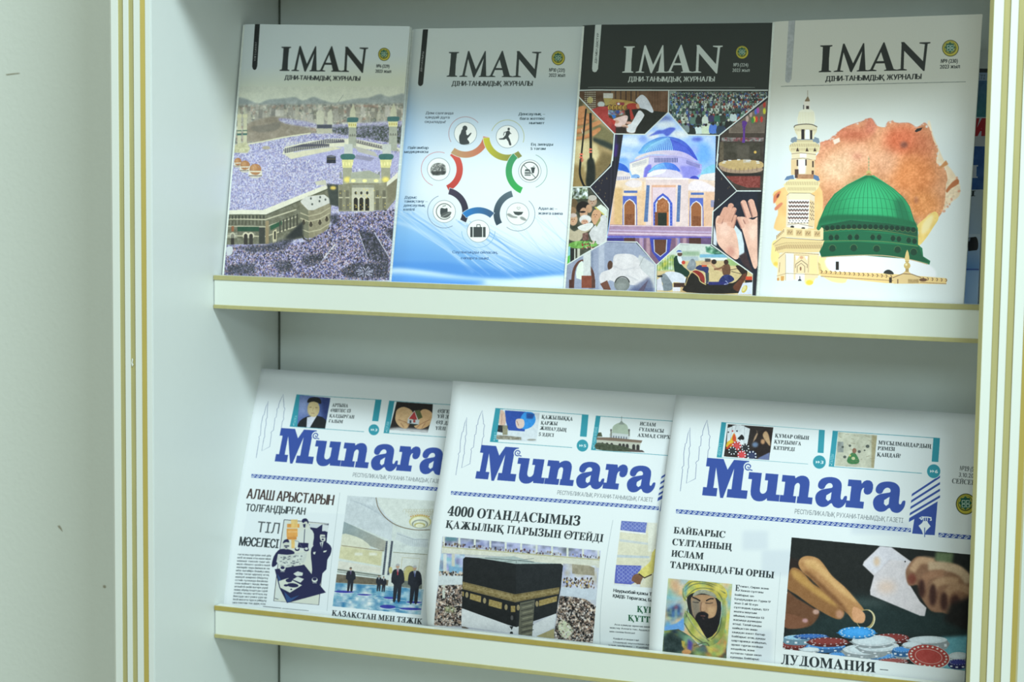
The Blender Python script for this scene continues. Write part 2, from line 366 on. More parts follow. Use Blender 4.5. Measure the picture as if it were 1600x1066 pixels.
# ------------------------------------------------------------------ printed sheets
def print_mat(name, img, rough=0.32, spec=0.5, coat=0.0):
    m = bpy.data.materials.new(name); m.use_nodes = True; nt = m.node_tree; b = nt.nodes['Principled BSDF']
    t = nt.nodes.new('ShaderNodeTexImage'); t.image = img; t.interpolation = 'Cubic'; t.extension = 'EXTEND'
    uv = nt.nodes.new('ShaderNodeUVMap'); uv.uv_map = 'UVMap'; nt.links.new(uv.outputs[0], t.inputs[0])
    nt.links.new(t.outputs[0], b.inputs['Base Color']); b.inputs['Roughness'].default_value = rough
    b.inputs['Specular IOR Level'].default_value = spec; b.inputs['Coat Weight'].default_value = coat; b.inputs['Coat Roughness'].default_value = .2
    return m
def homography(src, dst):
    A = []
    for (x, y), (u, v) in zip(src, dst):
        A.append([x, y, 1, 0, 0, 0, -u*x, -u*y, -u]); A.append([0, 0, 0, x, y, 1, -v*x, -v*y, -v])
    h = np.linalg.svd(np.array(A, float))[2][-1].reshape(3, 3)
    def f(p):
        q = np.c_[p, np.ones(len(p))] @ h.T; return q[:, :2]/q[:, 2:]
    return f
HID = .0115
class Mag:
    """a stapled magazine standing on the shelf and leaning back; corners found on its own leaning plane"""
    def __init__(s, tl, tr, br, bl, dy=0.0, ybot=.1439, zbase=ZB):
        A = at_y(*bl, ybot+dy); T = at_x(*tl, A[0])
        n = np.cross(T-A, [1., .0, 0]); n /= np.linalg.norm(n)
        def hit(p): d = ray(*p); return CAM + d*(((A-CAM)@n)/(d@n))
        B, R = hit(br), hit(tr)
        k = (A[2]-(zbase-HID))/(T[2]-A[2]); A2 = A-(T-A)*k; k = (B[2]-(zbase-HID))/(R[2]-B[2]); B2 = B-(R-B)*k
        s.c = [A2, B2, R, T]; s.n = n if n[1] < 0 else -n
    def canvas(s, bg, seed=1, w_=820):
        wd = np.linalg.norm(s.c[1]-s.c[0]); ht = np.linalg.norm(s.c[3]-s.c[0]); h_ = int(w_*ht/wd)
        q = project(np.array(s.c)); return Canvas(w_, h_, homography(q, [(0, h_), (w_, h_), (w_, 0), (0, 0)]), bg, seed)
    def build(s, img, name, label, group, th=.0045, edge=None):
        A, B, R, T = s.c; n = s.n; t = empty(name, (A+B)/2 - n*th/2, label, 'magazine', group); base = Vector(t.location)
        nu, nv = 28, 12; vs, uv, fs = [], [], []
        wd = np.linalg.norm(B-A)
        us = [0, .004, .010, .02, .035, .05, .065, .08, .10, .13]+list(np.linspace(.18, 1, nu-9))
        def P(u, v, d): q = (A*(1-u)+B*u)*(1-v)+(T*(1-u)+R*u)*v; return q + n*d
        def disp(u): # rolls back to the spine, with the soft crease beside the staples
            x = u*wd; e = -.0022*max(0, 1-x/.006)**2 if x < .006 else 0.0
            return e - .0012*math.exp(-((x-.004)/.010)**2) + .0006*math.exp(-((x-.022)/.010)**2)
        for v in np.linspace(0, 1, nv):
            for u in us: vs.append(np.array(P(u, v, disp(u)))-base); uv.append((u, v))
        m = len(us)
        for j in range(nv-1):
            for i in range(m-1): fs.append((j*m+i, j*m+i+1, (j+1)*m+i+1, (j+1)*m+i))
        link('cover', vs, fs, print_mat(name+'_print', img), t, uv, True)
        def slab(nm, d0, d1, ins, mt, u0=.002):
            c = []
            for d in (d0, d1):
                for u, v in ((u0, ins), (1-ins*1.3, ins), (1-ins*1.3, 1-ins), (u0, 1-ins)): c.append(np.array(P(u, v, d))-base)
            link(nm, c, [(0, 3, 2, 1), (4, 5, 6, 7), (0, 1, 5, 4), (1, 2, 6, 5), (2, 3, 7, 6), (3, 0, 4, 7)], mt, t)
        slab('page_block', -th+.0004, -.0019, .003, M_PAPER)
        slab('page_block', -.0018, -.0003, .003, M_PAPER, .16)
        slab('back_cover', -th-.0002, -th+.0002, 0, edge or M_PAPER)
        return t
class Paper:
    """a folded newspaper: a sheet bent backwards in profile, running along X; profile from its left edge"""
    def __init__(s, left, tr, gy, width, dy=0.0, zbase=ZB-H, ybot=.1439):
        A = at_y(*left[0], ybot+dy); s.X0 = A[0]; pr = [A]+[at_x(*q, s.X0) for q in left[1:]]
        z = np.array([p[2] for p in pr]); y = np.array([p[1] for p in pr])
        zl = zbase-HID; z = np.r_[zl, z]; y = np.r_[y[0]+(y[0]-y[1])/(z[1]-z[2])*(zl-z[1])*-1 if False else y[0]-.0005, y]
        # smooth the profile
        zz = np.linspace(z[0], z[-1], 25); k = np.polyfit(z, y, 2 if len(z) < 5 else 3); yy = np.polyval(k, zz); yy += y[0]-yy[0]
        s.z, s.y, s.gy, s.w, s.zt = zz, yy, gy, width, zz[-1]
        s.arc = np.r_[0, np.cumsum(np.hypot(np.diff(zz), np.diff(yy)))]; s.len = s.arc[-1]+.012; s.sl = 0
        Z = s.hit(np.array([tr]))[0]; s.sl = (Z[2]-s.zt)/(Z[0]-s.X0); s.sl = float(np.clip(s.sl, -.02, .02))
    def yz(s, Z): # extrapolate a little above the profile
        g = (s.y[-1]-s.y[-2])/(s.z[-1]-s.z[-2]); return np.where(Z > s.z[-1], s.y[-1]+g*(Z-s.z[-1]), np.interp(Z, s.z, s.y))
    def ya(s, Z):
        g = (s.arc[-1]-s.arc[-2])/(s.z[-1]-s.z[-2]); return np.where(Z > s.z[-1], s.arc[-1]+g*(Z-s.z[-1]), np.interp(Z, s.z, s.arc))
    def hit(s, p):
        p = np.asarray(p, float); d = ray(p[:, 0], p[:, 1]); t = (s.y.mean()-CAM[1])/d[:, 1]
        for _ in range(30):
            q = CAM + d*t[:, None]; e = s.yz(q[:, 2])+s.gy*(q[:, 0]-s.X0)-q[:, 1]; t = t+e/d[:, 1]*.8
        return CAM + d*t[:, None]
    def canvas(s, bg, seed=1, w_=1150):
        h_ = int(w_*s.len/s.w)
        def f(p): q = s.hit(p); return np.stack([(q[:, 0]-s.X0)/s.w*w_, (1-s.ya(q[:, 2])/s.len)*h_], 1)
        return Canvas(w_, h_, f, bg, seed)
    def build(s, img, label, group):
        t = empty('newspaper', (s.X0+s.w/2, s.y[0]+s.gy*s.w/2, s.z[0]), label, 'newspaper', group); base = np.array(t.location)
        nu, nv = 30, 30
        def sheet(nm, d, ins, mt, top=0.0, wob=0, dx=0):
            vs, uv, fs = [], [], []
            for j in range(nv):
                for i in range(nu):
                    u = i/(nu-1); X = s.X0+u*(s.w-ins)+dx; zt = s.zt+s.sl*(X-s.X0)-top; Z = s.z[0]+(zt-s.z[0])*j/(nv-1)
                    Y = float(s.yz(Z))+s.gy*(X-s.X0)+d+0*wob*math.sin(u*9+1)*(j/(nv-1))**2
                    vs.append(np.array([X, Y, Z])-base); uv.append(((X-s.X0)/s.w, float(s.ya(Z))/s.len))
            for j in range(nv-1):
                for i in range(nu-1): a = j*nu+i; fs.append((a, a+1, a+1+nu, a+nu))
            o = link(nm, vs, fs, mt, t, uv, True); sm = o.modifiers.new('paper', 'SOLIDIFY'); sm.thickness = .00012; sm.offset = 1; return o
        sheet('front_page', 0, 0, print_mat('newspaper_print', img, .75, .25), 0)
        for k in range(3): sheet('inner_page', .0008+.0007*k, .0012*(k+1), M_PAPER, .0008*(k+1), 1, 0)
        return t
GM = 'journals on the upper shelf'; GN = 'newspapers on the lower shelf'
WHT = (236, 243, 242); INK = (38, 44, 44)
MG = [Mag((378, 37.5), (640.5, 41), (608, 437.5), (345.5, 428)),
      Mag((642, 45), (911, 41.5), (884, 447), (607, 438), .003),
      Mag((908.5, 39), (1207, 35.5), (1181, 459), (879, 447), -.0005),
      Mag((1206, 33.5), (1535, 22), (1505.5, 470.3), (1181, 459.5))]
NP = [Paper([(341, 941), (363, 780), (380, 680), (400.5, 575.5)], (705, 597), .09, .315, .006),
      Paper([(671, 975.5), (681.5, 780), (698, 688), (708.5, 595)], (1050, 617), .12, .315, .003),
      Paper([(1014.5, 1018), (1034, 785), (1047, 690), (1057, 617)], (1521, 647.6), .0, .322)]
# ------------------------------------------------------------------ artwork of the journals
def u_(l): return [tuple(p) for p in l]
IMAN = [[(0, 0), (.47, 0), (.47, .035), (.38, .06), (.36, .5), (.37, .94), (.46, .965), (.46, 1), (0, 1), (0, .965), (.10, .94), (.11, .5), (.10, .06), (0, .035)],
        [(.57, 0), (.93, 0), (.93, .03), (.81, .05), (.90, .72), (1.19, .0), (1.25, -.03), (1.60, .75), (1.52, .05), (1.44, .03), (1.44, 0), (1.87, 0), (1.87, .03), (1.77, .05), (1.66, 1.04), (1.62, 1.04), (1.285, .30), (.92, 1.04), (.86, 1.04), (.70, .06), (.57, .03)],
        [(1.84, 0), (2.18, 0), (2.18, .03), (2.05, .06), (2.14, .28), (2.47, .28), (2.55, .05), (2.47, .03), (2.47, 0), (2.95, 0), (2.95, .03), (2.82, .06), (2.42, 1.05), (2.38, 1.05), (1.95, .06), (1.84, .03)],
        [(2.93, 0), (3.31, 0), (3.31, .03), (3.19, .06), (3.17, .72), (3.92, -.03), (3.97, -.03), (4.02, .95), (4.12, .97), (4.12, 1.01), (3.72, 1.01), (3.72, .97), (3.92, .94), (3.89, .32), (3.15, 1.04), (3.04, 1.04), (3.06, .95), (3.08, .06), (2.93, .03)]]
IHOLE = [(2.17, .36), (2.44, .36), (2.31, .70)]
def type_shape(c, polys, p0, p1, span, h, col, blur=0, hole=None, bg=None, **k):
    q = c.P([p0, p1]); d = q[1]-q[0]; L = np.hypot(*d); d = d/L; n = np.array([d[1], -d[0]]); kx = L/span; ky = h*c.px()
    T = lambda p: q[0]+np.array(p, float)[:, :1]*kx*d+np.array(p, float)[:, 1:]*ky*n
    out = []
    for p in polys:
        p = T(p); out.append(p if area2(p) > 0 else p[::-1])
    for p in (hole or []):
        p = T(p); out.append(p if area2(p) < 0 else p[::-1])
    c.fill(out, col, blur=blur*c.px(), **k)
def emblem(c, x, y, rx, ry=None):
    ry = ry or rx
    c.ell(x, y, rx, ry, (52, 62, 34)); c.ell(x, y, rx*.92, ry*.92, (196, 186, 66)); c.ell(x-rx*.04, y-ry*.08, rx*.74, ry*.74, (58, 66, 36)); c.ell(x-rx*.06, y-ry*.12, rx*.68, ry*.68, (178, 176, 74))
    for r in (0, math.pi/4):
        c.poly([(x-rx*.05+rx*.66*math.cos(r+i*math.pi/2), y-ry*.1+ry*.66*math.sin(r+i*math.pi/2)) for i in range(4)], (34, 92, 72))
    for dx, dy in ((-.38, -.34), (.04, -.34), (-.38, .02), (.04, .02)):
        x0, y0 = x+dx*rx, y+dy*ry; s = .3*rx; t = .26*ry
        c.stroke([(x0, y0), (x0+s, y0), (x0+s, y0+t), (x0, y0+t), (x0, y0)], rx*.075, (214, 232, 216))
    c.stroke([(x+.34*rx, y+.02*ry), (x+.34*rx, y+.28*ry)], rx*.07, (214, 232, 216))
def header(c, p0, p1, h, col, sub, em, no, year, lab, subcol=None, bl=0, sb=.0):
    type_shape(c, IMAN, p0, p1, 3.95, h, col, blur=bl, hole=[IHOLE])
    c.text('ДІНИ-ТАНЫМДЫҚ ЖУРНАЛЫ', sub[0], sub[1], sub[2], subcol or col, bold=.09, blur=bl)
    emblem(c, *em)
    c.text(no[0], no[1], no[2], no[3], subcol or col, blur=bl, bold=.05); c.text(year[0], year[1], year[2], year[3], subcol or col, blur=bl, bold=.05)
def vtext(c, t, p0, p1, h, col, **k): c.text(t, p0, p1, h, col, **k)
# --- journal with the mosque courtyard full of people
def art_courtyard(m):
    c = m.canvas((214, 227, 234), 11); R = c.rng
    c.Z(330, 20, 4.845)
    c.poly([(100, 60), (1600, 60), (1600, 700), (100, 700)], (213, 226, 233), g=((0, 300), (0, 640), (222, 228, 214)))
    c.poly([(190, 655), (240, 648), (300, 668), (360, 690), (430, 662), (500, 655), (560, 650), (640, 642), (700, 668), (780, 640), (850, 665), (930, 685), (1010, 672), (1090, 655), (1200, 645), (1280, 618), (1350, 640), (1480, 620), (1500, 800), (150, 800)], (164, 174, 176), smooth=3, blur=5, tex=10, cell=30)
    c.stroke([(958, 690), (1005, 625)], 3, (150, 155, 150))
    c.poly([(150, 700), (1500, 690), (1500, 1100), (100, 1100)], (172, 172, 160), blur=8, sp=[(188, 186, 172), (150, 150, 142), (206, 204, 194), (128, 130, 124), (170, 150, 138)], cell=14)
    for _ in range(150):
        x = R.uniform(190, 1480); y = R.uniform(705, 800); w_ = R.uniform(10, 42); h = R.uniform(25, 90); v = R.uniform(125, 218)
        c.rect(x, y, x+w_, y+h, (v, v*.985, v*(.9+R.uniform(0, .06))), blur=1.2, a=.75)
    for _ in range(120): c.ell(R.uniform(200, 1480), R.uniform(760, 900), R.uniform(2, 6), R.uniform(2, 4), (226, 226, 200), a=.7)
    c.poly([(270, 850), (400, 800), (520, 790), (640, 840), (760, 890), (800, 930), (560, 960), (300, 980), (240, 920)], (150, 140, 126), smooth=3, blur=6, tex=9, cell=16)
    c.poly([(300, 870), (420, 850), (530, 830), (500, 890), (360, 910)], (126, 120, 110), smooth=3, blur=5)
    c.poly([(520, 800), (700, 820), (900, 850), (1480, 820), (1480, 880), (1000, 890), (760, 870), (560, 840)], (166, 164, 196), smooth=3, blur=5, sp=[(178, 176, 210), (150, 146, 186), (196, 196, 216)], cell=6)
    c.poly([(900, 870), (1480, 850), (1480, 1000), (1100, 960), (900, 900)], (96, 100, 104), blur=6, sp=[(84, 92, 92), (120, 120, 140), (150, 150, 176), (70, 78, 76)], cell=8)
    CR_ = [(172, 172, 214), (150, 148, 200), (196, 196, 226), (128, 128, 172), (214, 214, 232), (182, 172, 196)]
    c.poly([(100, 1000), (330, 990), (560, 950), (760, 915), (930, 915), (1200, 960), (1480, 1010), (1500, 1100), (100, 1100)], (170, 170, 210), sp=CR_, cell=5, blur=3)
    c.stroke([(160, 1010), (320, 992), (560, 945), (760, 915)], 10, (216, 214, 190), smooth=4)
    # far gallery
    c.poly([(800, 760), (830, 730), (860, 760), (855, 920), (805, 920)], (206, 206, 188), blur=2); c.poly([(885, 760), (915, 730), (925, 780), (920, 910), (885, 910)], (206, 206, 188), blur=2)
    c.rect(805, 850, 920, 880, (80, 84, 100), blur=2); c.rect(805, 880, 920, 915, (190, 188, 170), blur=2)
    c.poly([(545, 1066), (560, 1020), (760, 975), (930, 955), (1100, 960), (1300, 1000), (1440, 1030), (1440, 1100), (545, 1100)], (222, 220, 200), blur=2)
    c.poly([(560, 1030), (880, 960), (1010, 962), (1015, 985), (880, 992), (575, 1060)], (96, 96, 108), blur=1)
    c.poly([(1085, 960), (1420, 1040), (1420, 1066), (1085, 985)], (120, 118, 120), blur=1)
    for i in range(30): x = 575+i*16; c.stroke([(x, 1050-i*3.1), (x+3, 985-i*1.2)], 4, (220, 218, 198))
    for i in range(20): x = 1090+i*17; c.stroke([(x, 980+i*4), (x+2, 960+i*4)], 4, (216, 214, 196))
    def minaret(x, w_, y0, yc, yb):
        c.stroke([(x+w_*.55, y0), (x+w_*.5, yc-30)], 5, (214, 214, 190)); c.poly([(x+w_*.3, yc-70), (x+w_*.6, yc-120), (x+w_*.8, yc-70), (x+w_*.85, yc), (x+w_*.2, yc)], (208, 208, 184), blur=2)
        c.poly([(x-2, yc), (x+w_*.1, yc-16), (x+w_, yc-16), (x+w_+6, yc+2), (x+w_*.9, yc+20), (x+w_*.08, yc+20)], (74, 116, 118), smooth=3)
        c.poly([(x+4, yc+20), (x+w_*.95, yc+20), (x+w_*.9, yc+60), (x+w_*.1, yc+60)], (226, 222, 170)); 
        for i in range(4): c.ell(x+w_*(.2+.2*i), yc+40, 4, 9, (196, 178, 96))
        c.poly([(x+w_*.14, yc+60), (x+w_*.88, yc+60), (x+w_*.86, yb), (x+w_*.1, yb)], (206, 208, 196), g=((x, 0), (x+w_, 0), (168, 172, 160)))
        c.rect(x+w_*.12, yc+115, x+w_*.9, yc+128, (150, 152, 140))
        for i in range(3): c.rect(x+w_*(.26+.22*i), yc+108, x+w_*(.32+.22*i), yc+126, (96, 98, 96))
    minaret(1035, 76, 690, 812, 1110); minaret(1336, 82, 690, 806, 1110)
    for x in (195, 243):
        c.rect(x, 790, x+30, 1000, (206, 204, 176), blur=1); c.rect(x-5, 770, x+34, 795, (216, 214, 180)); c.poly([(x, 770), (x+10, 700), (x+20, 770)], (196, 198, 178)); c.rect(x-4, 915, x+32, 930, (74, 112, 106)); c.rect(x-8, 890, x+34, 900, (110, 130, 116))
    c.poly([(170, 1000), (270, 980), (300, 1030), (280, 1066), (160, 1090)], (196, 194, 160), blur=4, tex=14, cell=8)
    # lower half
    c.Z(330, 230, 4.845)
    c.poly([(80, 40), (560, 60), (900, 0), (1500, 40), (1500, 1000), (60, 1000)], (170, 170, 212), sp=CR_, cell=5, blur=2)
    c.poly([(600, 20), (1000, 0), (1440, 60), (1380, 200), (1000, 140), (700, 90)], (176, 174, 214), sp=[(176, 174, 214), (190, 190, 224), (160, 158, 204)], cell=4, blur=4)
    c.poly([(560, 60), (700, 30), (930, 0), (1000, 12), (720, 70), (610, 95)], (214, 210, 186), blur=1); c.poly([(550, 20), (700, -20), (900, -20), (900, 0), (700, 24), (560, 50)], (84, 84, 98))
    for i in range(28): x = 560+i*14; c.stroke([(x, 48-i*1.7), (x, 10-i*.8)], 4, (216, 214, 194))
    c.poly([(1080, -10), (1240, 40), (1270, 80), (1120, 40)], (186, 184, 178)); c.poly([(1100, 60), (1240, 84), (1210, 110), (1090, 90)], (150, 148, 176))
    c.poly([(880, 70), (948, 72), (948, 125), (878, 125)], (44, 48, 62)); c.poly([(880, 70), (915, 62), (948, 72), (940, 82), (882, 80)], (104, 106, 118)); c.rect(880, 90, 948, 96, (104, 98, 74))
    for x, y, r in ((200, 112, 34), (258, 140, 42), (338, 172, 50)):
        c.ell(x, y+r*.75, r*1.05, r*.6, (206, 202, 190)); c.rect(x-r*1.0, y+r*.1, x+r*1.0, y+r*.8, (222, 218, 204)); c.ell(x, y, r*.9, r*.85, (172, 122, 80)); c.ell(x-r*.2, y-r*.25, r*.45, r*.4, (192, 146, 102), blur=4); c.rect(x-r, y+r*.22, x+r, y+r*.42, (222, 218, 200)); c.rect(x-r, y+r*.9, x+r, y+r*1.05, (90, 76, 66), a=.7)
    c.ell(420, 8, 30, 14, (176, 166, 150)); 
    # front wing of the building
    c.poly([(105, 490), (420, 500), (680, 400), (900, 300), (910, 480), (700, 690), (440, 735), (100, 740)], (112, 112, 96), tex=14, cell=10, blur=1)
    c.poly([(110, 478), (395, 478), (870, 290), (905, 308), (420, 512), (110, 512)], (226, 224, 208)); c.stroke([(110, 514), (420, 516), (900, 318)], 7, (88, 92, 76))
    for y, col in ((545, (196, 192, 168)), (600, (186, 182, 160)), (672, (196, 190, 164))): c.stroke([(110, y), (415, y+6), (650, y-70)], 9, col)
    for i in range(11): x = 125+i*27; c.rect(x, 520, x+13, 545, (64, 66, 58)); c.rect(x, 556, x+12, 592, (84, 82, 68))
    c.poly([(200, 605), (365, 605), (365, 640), (200, 640)], (38, 76, 56)); c.poly([(450, 598), (540, 560), (540, 590), (455, 632)], (40, 84, 60))
    for x in (160, 265, 305): 
        c.ell(x, 672, 24, 26, (206, 200, 176)); c.ell(x, 676, 14, 18, (52, 48, 44)); c.rect(x-14, 676, x+14, 740, (52, 48, 44))
    c.rect(365, 610, 410, 735, (56, 58, 54)); c.rect(415, 560, 440, 735, (150, 134, 104)); c.rect(150, 600, 172, 640, (150, 96, 66)); c.rect(110, 650, 200, 690, (176, 176, 160), a=.6)
    c.poly([(470, 640), (500, 620), (500, 720), (470, 735)], (200, 192, 160)); c.rect(480, 640, 494, 700, (44, 44, 40))
    for i in range(6): c.poly([(520+i*26, 560-i*10), (532+i*26, 556-i*10), (532+i*26, 650-i*12), (520+i*26, 655-i*12)], (70, 70, 62))
    # octagonal tower
    c.poly([(680, 410), (740, 372), (860, 362), (916, 402), (908, 560), (890, 620), (800, 690), (720, 690), (676, 620)], (146, 140, 118), tex=8, cell=12)
    c.poly([(680, 412), (720, 378), (860, 362), (914, 402), (905, 425), (780, 480), (740, 480), (690, 430)], (208, 208, 204)); 
    for x, y in ((760, 392), (830, 382), (870, 400), (770, 435), (825, 412)): c.ell(x, y, 7, 9, (84, 90, 88))
    c.poly([(680, 430), (740, 482), (745, 700), (715, 690), (676, 620)], (118, 118, 100))
    for y in (520, 560, 640): c.stroke([(680, y-20), (745, y+6), (830, y-14), (905, y-60)], 8, (186, 180, 154))
    for x, y in ((705, 570), (760, 585), (828, 570), (880, 545)): c.ell(x, y, 13, 22, (72, 66, 56)); c.stroke([(x-14, y), (x-8, y-20), (x+8, y-20), (x+14, y)], 4, (196, 188, 160))
    c.poly([(676, 640), (720, 700), (800, 700), (880, 640), (900, 600), (905, 620), (860, 680), (760, 725), (700, 700)], (62, 62, 58))
    c.poly([(560, 690), (700, 560), (700, 680), (620, 700)], (44, 48, 50), blur=8)
    # gate with two minarets
    c.poly([(880, 280), (1000, 290), (1000, 460), (905, 440)], (66, 72, 70), blur=3); c.ell(928, 312, 22, 14, (232, 204, 110), blur=5)
    for x in (985, 1272):
        c.rect(x+26, -20, x+90, 60, (196, 200, 196)); c.poly([(x-2, 70), (x+20, 55), (x+90, 55), (x+110, 75), (x+90, 98), (x+14, 98)], (64, 110, 108), smooth=3)
        c.poly([(x+8, 98), (x+98, 98), (x+84, 160), (x+14, 160)], (220, 214, 150)); c.rect(x+16, 160, x+84, 300, (160, 160, 140)); c.ell(x+50, 250, 26, 22, (240, 222, 120), blur=7)
        for i in range(4): c.ell(x+20+i*22, 130, 6, 14, (240, 232, 170))
        c.rect(x-8, 190, x+8, 240, (112, 116, 104), a=.6)
    c.poly([(1060, 195), (1200, 180), (1280, 215), (1280, 250), (1060, 250)], (168, 172, 158), blur=2); c.rect(1050, 240, 1290, 275, (190, 190, 166))
    for x in (1080, 1165, 1250): c.ell(x, 258, 18, 12, (250, 244, 170), blur=2)
    c.poly([(965, 290), (1060, 275), (1300, 275), (1415, 240), (1395, 400), (1330, 480), (970, 490)], (140, 138, 118), tex=8, cell=10)
    c.rect(1068, 290, 1235, 490, (196, 194, 176)); c.rect(1068, 290, 1235, 310, (150, 150, 136))
    for x in (1098, 1140, 1184):
        c.ell(x, 350, 9, 12, (60, 60, 56)); c.ell(x, 402, 15, 18, (46, 44, 42)); c.rect(x-15, 402, x+15, 484, (46, 44, 42)); c.arc(x, 400, 19, 180, 360, 4, (226, 222, 200))
        c.ell(x-6, 440, 3, 3, (230, 200, 90)); c.ell(x+8, 456, 3, 3, (230, 200, 90))
    for x in (985, 1035, 1260, 1310): c.rect(x-12, 330, x+12, 480, (110, 108, 94)); c.rect(x-16, 380, x+16, 390, (190, 186, 162))
    for _ in range(26): c.ell(R.uniform(975, 1330), R.uniform(320, 480), 4, 4, (232, 208, 110), a=.8)
    c.poly([(1330, 270), (1415, 190), (1415, 230), (1330, 305)], (224, 222, 206)); c.poly([(790, 265), (870, 250), (880, 290), (800, 290)], (200, 198, 182))
    c.poly([(1330, 300), (1410, 240), (1400, 380), (1340, 430)], (128, 124, 104), blur=2)
    # crowd streams and dark spaces in front
    LOW = [(136, 136, 194), (100, 100, 156), (186, 184, 220), (60, 62, 88), (200, 190, 208), (160, 130, 126), (44, 46, 58)]
    c.poly([(100, 745), (440, 742), (720, 720), (900, 620), (960, 520), (1400, 470), (1400, 1010), (60, 1010)], (150, 150, 206), sp=LOW, cell=5, blur=4)
    for q in ([(1120, 640), (1230, 640), (1340, 830), (1340, 900), (1180, 840)], [(1310, 625), (1380, 620), (1370, 720)], [(900, 520), (960, 505), (975, 560), (920, 600)], [(200, 760), (380, 750), (560, 700), (640, 690), (560, 780), (300, 800)], [(700, 820), (840, 810), (860, 860), (760, 900), (690, 880)], [(480, 870), (600, 860), (640, 920), (520, 960)], [(1080, 880), (1340, 880), (1340, 990), (1040, 990), (980, 940)], [(120, 900), (330, 880), (340, 960), (130, 960)]):
        c.poly(q, (52, 56, 64), sp=[(46, 50, 56), (60, 64, 74), (110, 108, 140), (36, 40, 44)], cell=5, blur=8, a=.85)
    c.stroke([(945, 735), (860, 840)], 9, (214, 214, 220)); c.stroke([(860, 840), (820, 900)], 5, (180, 180, 200)); c.stroke([(1120, 645), (1180, 820)], 5, (196, 196, 214)); c.stroke([(1235, 645), (1345, 830)], 6, (196, 196, 214)); c.stroke([(1300, 640), (1370, 720)], 5, (190, 190, 210))
    c.poly([(110, 760), (160, 755), (155, 810), (118, 820)], (206, 212, 220), smooth=3)
    for a in range(7):
        t = a*.9; c.stroke([(1165+60*math.cos(t), 945+38*math.sin(t)), (1165+16*math.cos(t+.5), 945+10*math.sin(t+.5)), (1165+66*math.cos(t+.6), 945+42*math.sin(t+.6))], 7, (176, 178, 206))
    for _ in range(900):
        x = R.uniform(110, 1370); y = R.uniform(750, 1000); v = R.uniform(.3, 1); c.ell(x, y, R.uniform(2, 4.5), R.uniform(2, 4.5), [(232, 232, 244), (206, 204, 236), (90, 90, 128), (206, 160, 140), (46, 48, 60)][int(R.integers(0, 5))], a=.6, n=6)
    for _ in range(500):
        x = R.uniform(150, 960); y = R.uniform(100, 460); 
        if y < 470-(x-400)*.36 and y > 60: c.ell(x, y, R.uniform(2, 4), R.uniform(2, 4), [(226, 226, 240), (120, 118, 166), (196, 170, 170)][int(R.integers(0, 3))], a=.5, n=6)
    c.mottle(6, (5, 18))
    c.Z(330, 20, 4.845)
    c.poly([(150, 60), (1600, 60), (1600, 560), (150, 560)], (214, 227, 232), g=((0, 440), (0, 620), (222, 230, 214)), blur=3)
    c.poly([(334, 78), (373, 80), (352, 405), (345, 428), (333, 436), (320, 430), (312, 410)], (24, 28, 30))
    vtext(c, 'ҮЛГІ САУАТ', (340, 368), (350, 222), 14, (170, 176, 178), bold=.1)
    header(c, (522, 441), (1150, 451), 181, (34, 40, 42), ((560, 508), (1130, 517), 33), (1312, 316, 45, 50), ('№6 (229)', (1254, 416), (1350, 418), 24), ('2023 жыл', (1246, 455), (1362, 457), 24), '', bl=1.2)
    return c.image('journal_courtyard', white=(232, 240, 242))
